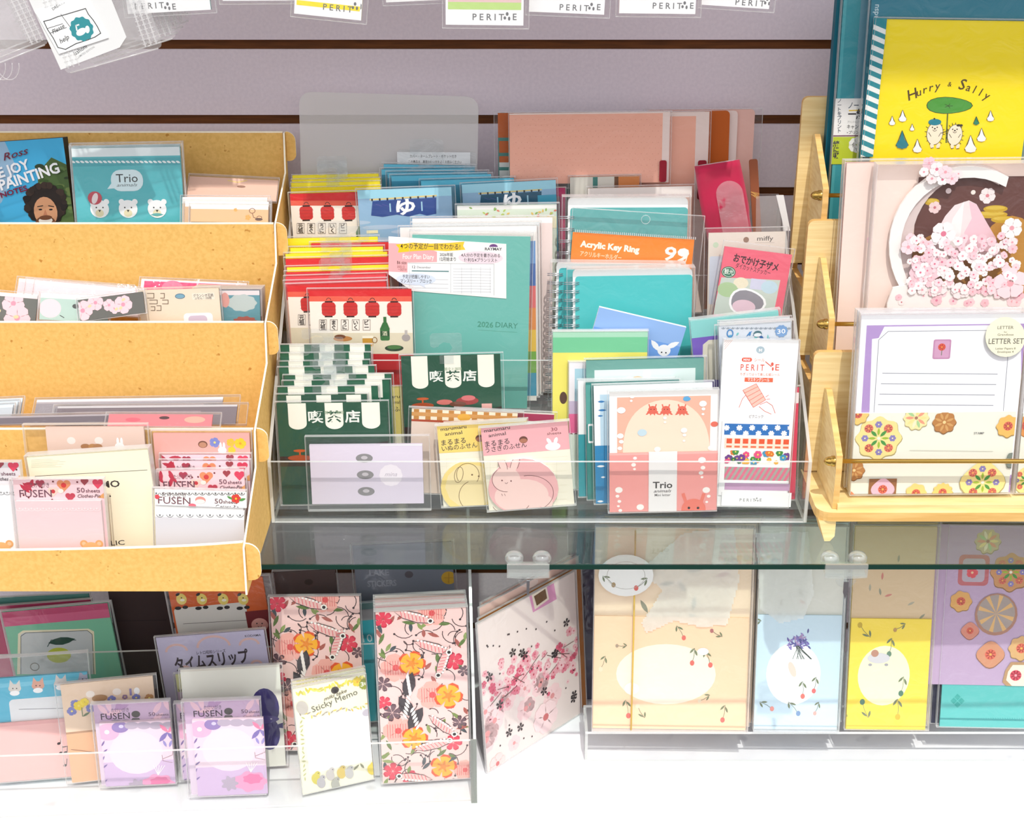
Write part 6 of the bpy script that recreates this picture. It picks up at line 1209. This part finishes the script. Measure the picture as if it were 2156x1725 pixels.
# floral paper packs
def floral2(A, s0=1):
    A.rect(0, 0, 1, 1, (246, 206, 200)); rr = random.Random(5); DKc = (60, 46, 50); H = A.box[3] / A.box[2]
    def P(x, y): return (x, y / H * 1.0)
    for i in range(95):
        x, y, t = rr.uniform(-.05, 1.05), rr.uniform(-.02, H), rr.uniform(0, 6.28); k = rr.uniform(.10, .2); A.k = 3
        b = [(x + k * j / 5 * math.cos(t + .9 * j / 5 * (1 if i % 2 else -1)), (y + k * j / 5 * math.sin(t + .9 * j / 5 * (1 if i % 2 else -1))) / H) for j in range(6)]
        A.line(b, .010, (78, 58, 60)); A.k = 4; A.ell(b[-1][0], b[-1][1], .014, .014, DKc, n=8)
    for i in range(70): A.k = 6 + i % 8; A.leaf(rr.uniform(0, 1), rr.uniform(0, 1), rr.uniform(.05, .08), .045, rr.uniform(0, 360), rr.choice([(120, 140, 70), (96, 120, 60), (70, 80, 86), (170, 90, 80), (140, 156, 90)]))
    Rc = (224, 60, 84)
    for x, y, r, kind in ((.08, .04, .12, 0), (.85, .30, .13, 0), (.05, .52, .10, 0), (.82, .78, .12, 0), (.12, .93, .13, 0), (.14, .58, .13, 3), (.05, .41, .11, 3), (.96, .36, .08, 3), (.20, .32, .20, 1), (.62, .02, .18, 1), (.60, .49, .2, 1), (.20, .69, .2, 1), (.95, .95, .15, 1), (.38, .30, .18, 2), (.78, .50, .19, 2), (.38, .74, .18, 2), (.70, .92, .18, 2), (.33, .98, .12, 0), (.9, .66, .1, 3)):
        A.k = 20
        r *= .86
        if kind == 0: A.flower(x, y, r, Rc, None, n=6, rot=x * 300, wid=.34, tips=(200, 40, 70))
        elif kind == 3: A.flower(x, y, r, (110, 84, 92), None, n=6, rot=x * 300, wid=.3, tips=(84, 60, 68))
        elif kind == 1:
            A.flower(x, y, r, (244, 176, 164), (220, 80, 80), n=5, rot=x * 200, wid=.5)
            A.k = 26
            for j in range(9): A.line([(x - r * .7 + r * .17 * j, y - r * .5 / H), (x - r * .7 + r * .17 * j, y + r * .5 / H)], .006, (222, 104, 104))
        else: A.k = 40; A.flower(x, y, r, (250, 176, 40), (240, 140, 40), n=5, rot=x * 200, wid=.42, tips=(226, 84, 40)).flower(x, y, r * .5, (226, 130, 30), None, n=5, rot=x * 200, wid=.16)
    def fish(x, y, s, a):
        A.k = 60; ca, sa = math.cos(a), math.sin(a)
        def q(u, v): return (x + s * (u * ca - v * sa), y + s * (u * sa + v * ca) / H)
        A.poly([q(-1, -.1), q(-.5, -.28), (q(.2, -.30)), q(.8, -.12), q(1, 0), q(.8, .1), q(.2, .22), q(-.5, .16)], (60, 48, 50)).poly([q(-.95, -.08), q(-.5, -.24), q(.2, -.26), q(.78, -.1), q(.95, 0), q(.78, .07), q(.2, .18), q(-.5, .12)], (238, 190, 184))
        for j in range(7): A.line([q(-.7 + .18 * j, -.2), q(-.55 + .18 * j, .12)], .008, (226, 100, 110)); 
        for j in range(9): A.ell(*q(-.8 + .17 * j, -.20), .014, .014, (250, 246, 240), n=8)
        A.ell(*q(.78, -.03), .035, .035, (250, 246, 236), n=14).ell(*q(.78, -.03), .02, .02, (40, 34, 36), n=12)
    fish(.62, .22, .24, .35); fish(.72, .30, .22, 1.9); fish(.70, .68, .22, .7); fish(.6, .79, .24, -.25); fish(.36, .97, .22, 3.3); fish(.42, .04, .24, .3)
    for x, y, a in ((.34, .42, 1.3), (.40, .62, 1.0), (.30, .55, 2.1)):
        A.k = 90; A.leaf(x, y, .16, .15, math.degrees(a), (60, 52, 56))
        for j in range(6): A.k = 92 + j; A.leaf(x + .02 * math.cos(a) * (j - 3), y + (.045 * (j - 2.5)) / H, .045, .03, math.degrees(a), (246, 236, 230))
c = Card('letter_set', 'pink floral fish print pack at the front of its stack beside the tray end', 'paper pack', tl=(797, 1290), base=((806, 1650), (989, 1638)), fl=fz + .001, lean=6, th=.003, col=(246, 206, 200), art=floral2, bag=(2, 2, 2, 0), group='pink floral fish print packs')
FN = c
for k in range(6):
    Card('letter_set', 'floral fish print pack in the tray end stack, %s behind the front one' % ['right', 'second', 'third', 'fourth', 'fifth', 'sixth'][k], 'paper pack', tl=(797, 1290), base=((806, 1650), (989, 1638)), fl=fz + .001, lean=6, th=.003, col=[(250, 244, 240), (226, 110, 120), (250, 240, 236), (236, 170, 170), (190, 110, 70), (246, 236, 230)][k], bag=(2, 1, 2, 0), group='pink floral fish print packs').root.location -= Vector((FN.n.x, FN.n.y, 0)) * (.0052 * (k + 1))
Card('letter_set', 'pink floral fish print pack standing apart behind the sticky memo packs', 'paper pack', (568, 1258), (756, 1256), bot=(600, 1580), Y=-.178, lean=9, th=.003, col=(246, 206, 200), art=floral2, bag=(2, 2, 2, 0), group='pink floral fish print packs')
Card('notebook', 'turquoise pack with white numerals between the two floral fish print packs', 'notebook', (640, 1282), (800, 1268), Y=-.149, fl=fz, lean=3, th=.003, col=(60, 178, 196), art=lambda A: A.rect(0, 0, 1, .14, (170, 166, 172)).rect(0, 0, 1, .05, (110, 150, 150)).text('10', 765, 1353, 19, (226, 240, 246), bold=0), bag=(2, 1, 2, 1))
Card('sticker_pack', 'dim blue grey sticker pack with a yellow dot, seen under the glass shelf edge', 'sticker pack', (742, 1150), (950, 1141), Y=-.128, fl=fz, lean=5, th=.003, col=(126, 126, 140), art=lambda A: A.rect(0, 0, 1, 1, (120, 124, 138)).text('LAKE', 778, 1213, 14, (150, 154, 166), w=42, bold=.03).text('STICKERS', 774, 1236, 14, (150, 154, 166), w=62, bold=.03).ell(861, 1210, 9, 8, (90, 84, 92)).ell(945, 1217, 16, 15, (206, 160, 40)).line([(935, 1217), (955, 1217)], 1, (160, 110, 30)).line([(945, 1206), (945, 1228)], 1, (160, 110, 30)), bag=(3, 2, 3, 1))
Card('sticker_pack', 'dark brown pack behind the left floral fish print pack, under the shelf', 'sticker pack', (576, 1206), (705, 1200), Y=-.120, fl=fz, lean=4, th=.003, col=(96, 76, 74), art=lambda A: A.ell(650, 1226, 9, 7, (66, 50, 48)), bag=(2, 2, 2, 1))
Card('folder', 'dark brown folder in the shade below the cardboard stand', 'folder', (226, 1236), (352, 1232), Y=-.130, fl=fz, lean=3, th=.004, col=(58, 42, 42), art=lambda A: A.line([(230, 1308), (350, 1306)], 1.2, (34, 26, 28)))  # dark sheet added in place of the shaded wall base
# back left: letter sets in the shade
def bandtop(c1): return lambda A: A.rect(0, 0, 1, 1, c1)
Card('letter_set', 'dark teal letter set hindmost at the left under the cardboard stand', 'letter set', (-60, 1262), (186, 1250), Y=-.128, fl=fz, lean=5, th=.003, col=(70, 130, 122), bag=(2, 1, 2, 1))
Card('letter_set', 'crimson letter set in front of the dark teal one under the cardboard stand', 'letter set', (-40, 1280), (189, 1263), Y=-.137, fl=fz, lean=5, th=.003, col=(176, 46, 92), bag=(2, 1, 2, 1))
def lemon(A):
    A.rect(0, 0, 1, 1, (122, 190, 156)); A.rect(0, 0, 1, .12, (206, 90, 130)).rect(0, 0, 1, .05, (186, 60, 104))
    A.poly([(38, 1335), (48, 1328), (186, 1324), (198, 1330), (202, 1420), (36, 1420)], (232, 222, 190)).poly([(44, 1336), (52, 1332), (184, 1328), (194, 1336), (196, 1420), (42, 1420)], (198, 200, 200)).line([(44, 1420), (44, 1340), (54, 1333), (184, 1328), (194, 1336), (198, 1420)], 1.2, (40, 50, 44))
    A.leaf(130, 1350, 30, 18, 4, (20, 60, 40)).line([(100, 1362), (108, 1348), (160, 1348)], 1.6, (20, 50, 36)).ell(124, 1380, 26, 18, (186, 190, 40))
Card('letter_set', 'green letter set with a lemon drawing and crimson top, under the cardboard stand', 'letter set', (3, 1290), (226, 1270), Y=-.150, fl=fz, lean=6, th=.003, col=(122, 190, 156), art=lemon, bag=(2, 2, 4, 1))
def bear_o(A):
    A.rect(0, 0, 1, 1, (214, 96, 34)); A.rrect(365, 1282, 540, 1400, 8, (226, 222, 216)).line([(386, 1314), (520, 1306)], 1, (90, 80, 76)).line([(386, 1334), (520, 1326)], 1, (90, 80, 76))
    for x in (382, 425, 470, 512): A.ell(x, 1262, 11, 13, (236, 214, 110)).ell(x - 8, 1252, 5, 3, BK, 30).ell(x - 7, 1281, 7, 4, BK).ell(x + 8, 1279, 6, 4, BK).ell(x, 1259, 1.5, 1.5, BK).ell(x + 2, 1264, 5, 3, (250, 244, 220))
    A.rect(516, 1288, 600, 1360, (120, 26, 34)).ell(547, 1316, 18, 16, (236, 170, 160)).ell(541, 1313, 1.6, 1.6, BK).ell(552, 1313, 1.6, 1.6, BK).ring(547, 1318, 4, 3, 1.2, BK, a0=0, a1=180, n=6)
Card('letter_set', 'orange letter set with small yellow chicks beneath the cardboard stand corner', 'letter set', (352, 1234), (552, 1215), Y=-.152, fl=fz, lean=6, th=.003, col=(214, 96, 34), art=bear_o, bag=(4, 2, 8, 1))
def timeslip(A):
    A.rect(0, 0, 1, 1, (186, 180, 206))
    for i, (x, y, r) in enumerate(((372, 1372, 22), (450, 1362, 34), (525, 1358, 20), (390, 1410, 10), (540, 1398, 10))): A.ring(x, y, r, r * .7, 5, (214, 176, 170), a0=180, a1=360)
    A.text('レトロ昭和シリーズ', 445, 1376, 6.5, (60, 50, 60), al='C', w=62).text('タイムスリップ', 448, 1403, 26, (50, 38, 44), al='C', w=160, bold=.03, rot=3).text('ふせん', 448, 1411, 6, (80, 70, 80), al='C', w=60).text('KODAMA', 516, 1342, 5, (60, 54, 60), w=34)
Card('sticky_note_pack', 'lavender pack with large dark Japanese lettering in the lower tray', 'sticky notes', (328, 1344), (555, 1326), Y=-.192, fl=fz, lean=7, th=.002, col=(186, 180, 206), art=timeslip, bag=(2, 2, 2, 1))
def navy(A):
    A.rect(0, 0, 1, 1, (238, 238, 226)); A.ell(558, 1492, 30, 48, (56, 48, 116)).ell(566, 1545, 24, 40, (56, 48, 116)).poly([(570, 1530), (596, 1522), (596, 1534)], (56, 48, 116)).ell(548, 1516, 40, 10, (76, 66, 136)).ell(571, 1514, 2, 2, (200, 196, 220)).rect(0, 0, 1, .02, (224, 220, 206))
Card('letter_set', 'cream card with a big navy figure behind the lilac packs, lower tray', 'letter set', tl=(364, 1412), base=((398, 1624), (602, 1612)), fl=fz + .001, lean=6, th=.003, col=(238, 238, 226), art=navy, bag=(2, 1, 3, 0))
def yg(A):
    A.rect(0, 0, 1, 1, (216, 216, 160)); rr = random.Random(2)
    for i in range(40): A.leaf(372 + rr.uniform(0, 164), 1427 + rr.uniform(0, 9), 8, 5, rr.uniform(0, 180), rr.choice([(190, 184, 60), (206, 200, 90), (150, 150, 70)]))
    A.ell(456, 1441, 8, 7, (110, 106, 80)).blob(517, 1440, 13, (176, 174, 70), 12, .06).text('30', 517, 1444, 11, (240, 240, 220), al='C', w=17, bold=.02)
    for i in range(20): A.leaf(375 + rr.uniform(0, 160), 1452 + rr.uniform(0, 6), 6, 3, rr.uniform(0, 180), rr.choice([(150, 140, 110), (176, 170, 110)]))
    A.rect(0, .2, 1, 1, (196, 170, 190))
Card('sticky_note_pack', 'yellow green sticky memo pack behind the right lilac pack', 'sticky notes', (369, 1421), (537, 1414), Y=-.2065, fl=fz, lean=5, th=.0015, col=(216, 216, 160), art=yg, bag=(2, 2, 2, 0))
def anim(A):
    A.rect(0, 0, 1, 1, (232, 206, 180)); A.rect(0, .48, 1, .50, (180, 140, 110)).rect(0, .50, 1, 1, (226, 176, 138)); 
    A.ell(190, 1462, 9, 8, (240, 230, 220)).ell(246, 1457, 9, 8, (240, 230, 220)).ell(288, 1455, 6, 8, W); flw(A, 6, .18, .28, ((150, 120, 150), (190, 140, 90), (126, 130, 190)))
    A.flower(166, 1486, 11, (232, 206, 60), (240, 220, 110), wid=.5).flower(178, 1478, 9, (240, 216, 80), wid=.5).line([(172, 1490), (174, 1508)], 1.6, (110, 130, 100)).leaf(182, 1504, 9, 5, 30, (110, 130, 100)).ell(210, 1470, 16, 8, (170, 130, 90)).rect(272, 1450, 278, 1464, (140, 130, 180))
    A.line([(150, 1578), (200, 1584)], 1, (130, 90, 70))
Card('letter_set', 'beige letter set with tiny animals and flowers left of the lilac packs', 'letter set', tl=(137, 1442), base=((152, 1649), (342, 1628)), fl=fz + .001, lean=7, th=.003, col=(232, 206, 180), art=anim, bag=(6, 2, 4, 0))
def cats(A):
    A.rect(0, 0, 1, 1, (96, 186, 214)); A.rect(0, .05, 1, .09, (120, 200, 224)); A.rrect(18, 1474, 260, 1640, 10, (232, 234, 236)).line([(40, 1494), (200, 1490)], 1, (80, 84, 90))
    for x, y, cc in ((31, 1450, (220, 214, 206)), (80, 1444, (224, 170, 150)), (128, 1438, (214, 208, 204)), (178, 1430, (170, 170, 190))): A.ell(x, y, 13, 10, cc).poly([(x - 12, y - 4), (x - 10, y - 18), (x - 2, y - 8)], cc).poly([(x + 12, y - 4), (x + 10, y - 18), (x + 2, y - 8)], cc).ell(x, y + 10, 10, 6, W).ell(x - 4, y, 1.3, 1.3, BK).ell(x + 4, y, 1.3, 1.3, BK)
c = Card('letter_set', 'blue cat letter set with a pink envelope, front left of the lower tray', 'letter set', tl=(-12, 1430), base=((-2, 1647), (206, 1630)), fl=fz + .001, lean=8, th=.003, col=(96, 186, 214), art=cats, multi=True, body='letter_sheet')
def note_(A, x, y, s=1): A.ell(x, y, 4 * s, 3 * s, (40, 30, 34), 20).line([(x + 3 * s, y), (x + 4 * s, y - 14 * s)], 1.3, (40, 30, 34))
def pinkenv(A): A.rect(0, 0, 1, 1, (236, 186, 182)); A.rect(0, 0, 1, .06, (226, 170, 168)); note_(A, 124, 1566); note_(A, 128, 1586); A.line([(131, 1574), (140, 1572)], 2, (40, 30, 34)); note_(A, 138, 1585); note_(A, 137, 1612)
c.part('envelope', (-.01, .42, 1.0, .999), (236, 186, 182), .002, art=pinkenv, label='pink envelope with music notes')
bg = c.bag(2, 24, 3, 0)
mb = MB(); mb.tube([(-.0 + .0042 * math.cos(t), c.front - .0004, c.L + .012 + .0042 * math.sin(t)) for t in [i * .3307 for i in range(19)]], .0004, (110, 110, 104), 5, True); mb.build('hang_hole', bg)

# ---------------- sakura letter sheets, turned to the left, standing on the deck
def sakura(A):
    A.rect(0, 0, 1, 1, (242, 226, 220)); rr = random.Random(9)
    for i in range(16): A.k = 2; A.flower(rr.uniform(0, 1), rr.uniform(.55, 1), rr.uniform(.05, .12), (248, 212, 212), (226, 150, 150), rot=rr.uniform(0, 72), wid=.5)
    A.poly([(1108, 1228), (1160, 1196), (1172, 1262), (1122, 1290)], (222, 150, 190)).poly([(1119, 1252), (1150, 1232), (1156, 1262), (1126, 1284)], (240, 226, 206)).poly([(1124, 1256), (1148, 1240), (1152, 1260), (1130, 1276)], (110, 76, 40))
    A.text('KYOTO', 1118, 1226, 7, (160, 60, 120), w=34, rot=26)
    def C(x, y): 
        t = x; return (x, y)
    for i in range(120):
        x = rr.uniform(0, 1); y = .50 + (x - .5) * .1 + rr.gauss(0, .08); A.k = 5 + i % 20; A.flower(x, y, rr.uniform(.015, .04), rr.choice([(240, 170, 180), (232, 130, 150), (250, 206, 210), (222, 90, 120), (246, 190, 196)]), (200, 70, 90), rot=rr.uniform(0, 72), wid=.45)
    for i in range(14): A.k = 30; x = rr.uniform(.05, .9); A.line([(x, rr.uniform(.45, .62)), (x + rr.uniform(.05, .16), rr.uniform(.42, .58))], .006, (120, 80, 76))
    for i in range(30): x, y = rr.uniform(.05, .95), rr.uniform(.12, .95); A.k = 34; A.ell(x, y, .008, .008, (60, 40, 44), n=7)
    for i in range(13): A.k = 40; A.flower(rr.uniform(.06, .94), rr.uniform(.1, .92), .035, (50, 36, 38), None, n=5, rot=rr.uniform(0, 72), wid=.3)
    A.k = 45; A.flower(.62, .87, .13, (252, 222, 222), (210, 110, 110), rot=20, wid=.52); A.flower(.1, .98, .08, (248, 214, 210), (210, 110, 110), wid=.5)
SY = [('letter_sheet', 'cherry blossom letter sheet, front of the turned sheets beside the lower tray', 'letter sheet')]
c = Card('letter_sheet', 'cherry blossom letter sheet, front of the turned sheets beside the lower tray', 'letter sheet', tl=(1012, 1312), base=((1027, 1627), (1222, 1502)), fl=.0012, lean=6, th=.0012, col=(248, 234, 228), art=sakura, bag=(2, 2, 2, 0))
def behind(lab, k, col, edge, w):
    BLp = at_z(1013, 1628, .0012) + c.n * (-.0065 * k) ; d2 = c.n * -1
    o = Card('letter_sheet', lab, 'letter sheet', tl=(1012, 1312 - 14 * (k > 1)), base=((1027, 1627), (1226 + 7 * k, 1500 - 4 * k)), fl=.0012, lean=6, th=.0012, col=col, edge=edge, bag=(1, 1, 1, 0))
    o.root.location = o.root.location + c.n * (-.0055 * k) * 1.0 + c.u * w; o.root.location.z = .0012 + (.001 if True else 0)
    return o
behind('gold and brown sheet directly behind the cherry blossom letter sheet', 1, (180, 110, 30), (150, 90, 30), .007)
behind('pale peach sheet behind the gold one in the turned sheets', 2, (246, 206, 192), (240, 200, 186), .014)
behind('pale peach sheet hindmost of the turned cherry blossom sheets', 3, (246, 208, 196), (240, 200, 186), .022)
Card('folder', 'navy folder standing between the cherry blossom sheets and the peach letter set', 'folder', (1196, 1120), (1262, 1118), Y=-.095, fl=.0012, lean=2, th=.004, col=(40, 38, 66), bag=(1, 1, 1, 0))
# ---------------- letter sets on the acrylic riser
RZ = RH + .0012
def sprig(A, x, y, s, cc, rot=0):
    a = math.radians(rot)
    def q(u, v): return (x + s * (u * math.cos(a) - v * math.sin(a)), y + s * (u * math.sin(a) + v * math.cos(a)))
    A.line([q(0, -10), q(1, 2), q(0, 9)], 1, (110, 120, 100)); A.leaf(*q(-3, -6), 5 * s, 3 * s, 60 - rot, (120, 130, 100)); A.leaf(*q(3, -4), 5 * s, 3 * s, 120 - rot, (120, 130, 100)); A.ell(*q(0, 11), 3.2 * s, 4 * s, cc)
def leafset(name, lab, tl, bl, br, sheetc, envc, ovalc, flowers, ytop, kind, extra=2, group='botanical letter sets on the acrylic riser', seal_=False, n0=3):
    """cream sheet above, coloured envelope below; several behind each other"""
    def sh(A):
        A.rect(0, 0, 1, 1, sheetc); rr = random.Random(len(lab))
        for i in range(7): A.leaf(rr.uniform(.1, .9), rr.uniform(.1, .5), .05, .03, rr.uniform(0, 180), rr.choice([(176, 170, 150), (206, 130, 120), (150, 150, 130)]))
    c = Card('letter_set', lab, 'letter set', tl=tl, base=(bl, br), fl=RZ, lean=13, th=.003, col=sheetc, edge=envc, art=sh, multi=True, body='letter_sheet', group=group)
    def en(A):
        A.rect(0, 0, 1, 1, envc); xm = (bl[0] + br[0]) / 2; w = br[0] - bl[0]
        A.ell(xm - .02 * w, ytop + .52 * (bl[1] - ytop), .33 * w, .29 * (bl[1] - ytop), ovalc, n=32)
        for (x, y, s, cc, r) in flowers: sprig(A, x, y, s, cc, r)
        A.rect(0, .965, 1, .975, tuple(int(v * .86) for v in envc))
        kind(A)
    vt = Art(c, None, 0, (0, 0, c.W, c.L)).q(((bl[0] + br[0]) / 2, ytop))[1] / c.L
    c.part('envelope', (.002, vt, .992, .998), envc, .002, art=en)
    return c
def rumple(c, pts, seed):
    """crumpled glassine tucked in the upper half"""
    A0 = Art(c, None, 0, (0, 0, c.W, c.L)); P = [A0.q(p) for p in pts]; n = 12; mb = MB(); y = c.front - .0006
    x0, x1 = min(p[0] for p in P), max(p[0] for p in P); z0, z1 = min(p[1] for p in P), max(p[1] for p in P)
    def inside(px, pz):
        r = False
        for i in range(len(P)):
            a, b = P[i - 1], P[i]
            if (a[1] > pz) != (b[1] > pz) and px < (b[0] - a[0]) * (pz - a[1]) / (b[1] - a[1]) + a[0]: r = not r
        return r
    N = 60; V = {}; vs = []; fs = []
    for j in range(N + 1):
        for i in range(N + 1):
            px, pz = x0 + (x1 - x0) * i / N, z0 + (z1 - z0) * j / N; V[i, j] = len(vs)
            h = .0036 * abs(noise.noise(Vector((px * 40 + seed, pz * 26, seed)))) + .0014 * abs(noise.noise(Vector((px * 110, pz * 90 + seed, 2))))
            vs.append((px - c.W / 2, y - h, c.L - pz))
    for j in range(N):
        for i in range(N):
            if inside(x0 + (x1 - x0) * (i + .5) / N, z0 + (z1 - z0) * (j + .5) / N): fs.append((V[i, j], V[i, j + 1], V[i + 1, j + 1], V[i + 1, j]))
    mb.add(vs, fs, 'glassine', True); o = mb.build('glassine_wrap', c.root); o['label'] = 'crumpled pale glassine wrap'; c.front -= .0042
clear('glassine', gl=.05, gl2=.5, rough=.2, haze=.72, hcol=(.93, .95, .92), bump=.3, bscale=60)
PE = (252, 212, 176)
RDc = (226, 110, 100)
fl_p = [(1270, 1395, 1.4, (246, 220, 190), 20), (1320, 1490, 1.6, RDc, -10), (1432, 1330, 1.4, RDc, -30), (1350, 1500, 1.4, (246, 220, 190), 150), (1524, 1500, 1.5, RDc, 10), (1484, 1470, 1.2, (240, 220, 190), 60), (1460, 1380, 1.5, RDc, 10), (1490, 1385, 1.5, RDc, -20), (1310, 1360, 1.0, (170, 150, 130), 90), (1510, 1335, 1.2, (180, 110, 110), 120)]
c = leafset('letter_set', 'peach botanical letter set with a gold cord, front of its pile on the riser', (1237, 1108), (1247, 1533), (1570, 1538), (250, 226, 196), PE, (253, 240, 218), fl_p, 1298, lambda A: A.ell(1480, 1372, 12, 8, W).ell(1330, 1450, 16, 14, (254, 246, 232)))
rumple(c, [(1345, 1200), (1440, 1120), (1545, 1110), (1556, 1220), (1530, 1312), (1480, 1318), (1420, 1305), (1360, 1330), (1350, 1310), (1395, 1240)], 3)
mb = MB(); A0 = Art(c, mb, c.front - .0008, (0, 0, c.W, c.L)); p = A0.q((1334, 1300)); x = p[0] - c.W / 2
mb.tube([(x, c.front - .0008, .0015), (x + .0004, c.front - .0008, c.L * .5), (x, c.front - .0008, c.L - .002)], .0009, (232, 190, 80), 6); c.front -= .0018; o = mb.build('gold_cord', c.root); o['label'] = 'thin gold cord'
c.part('round_sticker', [(1318 + 58 * math.cos(t), 1212 + 44 * math.sin(t)) for t in [i * .2618 for i in range(24)]], (250, 248, 244), .0004, art=lambda A: (sprig(A, 1280, 1222, 1.4, (176, 150, 110), -50), sprig(A, 1352, 1228, 1.5, RDc, 50), A.ring(1318, 1212, 40, 30, 1, (190, 184, 176))), label='round white sticker with floral wreath')
c.bag(1, 2, 1, 0)
def copies(src, n, lab, off, col, edge):
    for k in range(n):
        o = Card('letter_set', lab % nth(k + 1), 'letter set', tl=src[0], base=(src[1], src[2]), fl=RZ, lean=13, th=.003, col=col, edge=edge, bag=(1, 1, 1, 0), group='botanical letter sets on the acrylic riser')
        o.root.location += Vector((.0034 * (k + 1), off * (k + 1), 0))
copies(((1238, 1106), (1248, 1533), (1571, 1538)), 3, 'peach botanical letter set, %s from the front of its pile on the riser', .0068, (250, 220, 190), (244, 200, 170))
BLU = (206, 228, 240)
fl_b = [(1690, 1450, 1.5, (236, 120, 110), 0), (1670, 1490, 1.5, (120, 150, 190), -40), (1612, 1485, 1.4, (236, 150, 140), -60), (1716, 1440, 1.4, (226, 110, 110), 10), (1720, 1490, 1.2, (236, 170, 160), 20), (1590, 1310, 1.3, (150, 160, 180), 80)]
def lav(A):
    rr = random.Random(7)
    for i in range(60): A.k = 4 + i % 12; A.leaf(1683 + rr.gauss(0, 10), 1352 + rr.gauss(0, 9), 6, 4, rr.uniform(0, 180), rr.choice([(110, 100, 170), (140, 126, 190), (176, 150, 190), (90, 90, 150)]))
    for i in range(12): A.k = 18; A.line([(1680 + rr.uniform(-8, 8), 1360), (1690 + rr.uniform(-22, 22), 1388)], 1, (90, 100, 96))
    A.ell(1668, 1410, 7, 18, (236, 214, 200), 20)
c = leafset('letter_set', 'pale blue botanical letter set with lavender bouquet, front of its pile on the riser', (1568, 1108), (1586, 1535), (1762, 1537), (226, 226, 216), BLU, (250, 252, 250), fl_b, 1294, lav)
rumple(c, [(1590, 1120), (1700, 1118), (1712, 1250), (1690, 1300), (1640, 1310), (1600, 1280)], 11); c.bag(1, 2, 1, 0)
copies(((1569, 1106), (1587, 1535), (1762, 1537)), 2, 'pale blue botanical letter set, %s from the front of its pile', .0072, (214, 232, 240), (150, 190, 206))
YL2 = (250, 222, 84)
fl_y = [(1900, 1442, 1.7, (90, 130, 110), 10), (1822, 1496, 1.7, (90, 130, 110), 160), (1890, 1490, 1.8, (236, 180, 60), 0), (1778, 1510, 1.2, (110, 140, 80), 0), (1822, 1330, 1.6, (200, 170, 60), 140), (1875, 1360, 1.6, (110, 140, 120), 10), (1896, 1320, 1.2, (190, 150, 90), 60)]
c = leafset('letter_set', 'yellow botanical letter set with a little hedgehog, front of its pile on the riser', (1755, 1108), (1780, 1535), (1948, 1537), (222, 196, 160), YL2, (250, 246, 206), fl_y, 1302, lambda A: A.ell(1850, 1386, 24, 12, (214, 210, 214)).ell(1842, 1376, 8, 8, (190, 140, 120)).ell(1832, 1400, 4, 3, (170, 166, 176)).ell(1866, 1400, 4, 3, (170, 166, 176)))
c.bag(2, 2, 3, 0)
copies(((1756, 1106), (1781, 1535), (1946, 1537)), 2, 'yellow botanical letter set, %s from the front of its pile', .0072, (232, 206, 150), (190, 160, 110))
# teal cookie set and its navy sleeve at the far right
Card('letter_set', 'navy backed letter set between the yellow one and the teal cookie set', 'letter set', tl=(1921, 1108), base=((1966, 1532), (2190, 1534)), fl=RZ, lean=13, th=.003, col=(34, 36, 64), edge=(24, 28, 54), bag=(1, 1, 1, 0)).root.location += Vector((-.001, .0075, 0))
def teal_s(A):
    A.rect(0, 0, 1, 1, (96, 190, 186)); A.rect(0, .955, 1, .965, (60, 150, 150))
    for i in range(40): A.k = 5; A.line([(2026 + 5 * i, 1512), (2028 + 5 * i, 1518)], 1, (60, 150, 150))
    for dx, dy in ((-8, 0), (8, 0), (0, -8), (0, 8)): A.k = 8; A.poly([(2016 + dx, 1476 + dy - 7), (2016 + dx + 7, 1476 + dy), (2016 + dx, 1476 + dy + 7), (2016 + dx - 7, 1476 + dy)], (60, 166, 158))
c = Card('letter_set', 'teal letter set in film with iced cookies on a lilac card, far right', 'letter set', tl=(1936, 1108), base=((1978, 1530), (2300, 1536)), fl=RZ, lean=13, th=.003, col=(96, 190, 186), edge=(50, 130, 130), art=teal_s, multi=True, body='letter_sheet')
CKc = (214, 168, 116)
def lilac(A):
    A.rect(0, 0, 1, 1, (194, 168, 198))
    cookie(A, 2080, 1140, 26, (206, 190, 150), 10, 1); A.rrect(2020, 1168, 2080, 1234, 10, (196, 110, 116)).rrect(2028, 1176, 2072, 1226, 8, (190, 176, 190)).flower(2047, 1206, 12, (226, 90, 100), (240, 200, 160), wid=.5)
    cookie(A, 2128, 1205, 40, (206, 150, 100), 8, 0); cookie(A, 2023, 1266, 22, (224, 170, 100), 7, 3); A.ell(2097, 1294, 45, 47, (176, 130, 110)).ell(2097, 1292, 40, 42, (170, 156, 150))
    for i in range(8): t = math.pi / 4 * i + .3; A.poly([(2097, 1292), (2097 + 38 * math.cos(t - .12), 1292 + 40 * math.sin(t - .12)), (2097 + 38 * math.cos(t + .12), 1292 + 40 * math.sin(t + .12))], (226, 180, 120))
    cookie(A, 2042, 1328, 18, (214, 140, 120), 4, 3); cookie(A, 2085, 1378, 28, (214, 150, 116), 4, 3); cookie(A, 2150, 1365, 26, (222, 176, 120), 8, 3)
    A.poly([(2116, 1412), (2128, 1394), (2200, 1394), (2200, 1456), (2128, 1454), (2110, 1436)], (190, 150, 110)).poly([(2122, 1414), (2132, 1400), (2200, 1400), (2200, 1446), (2132, 1446), (2118, 1432)], (242, 234, 210)).flower(2138, 1422, 12, (222, 80, 100), (246, 170, 180), n=8, wid=.5)
c.part('lilac_card', [(1972, 1112), (2240, 1108), (2240, 1398), (2012, 1442), (1998, 1330)], (206, 184, 210), .0008, art=lilac, label='lilac card printed with iced cookies')
c.bag(4, 2, 3, 0)
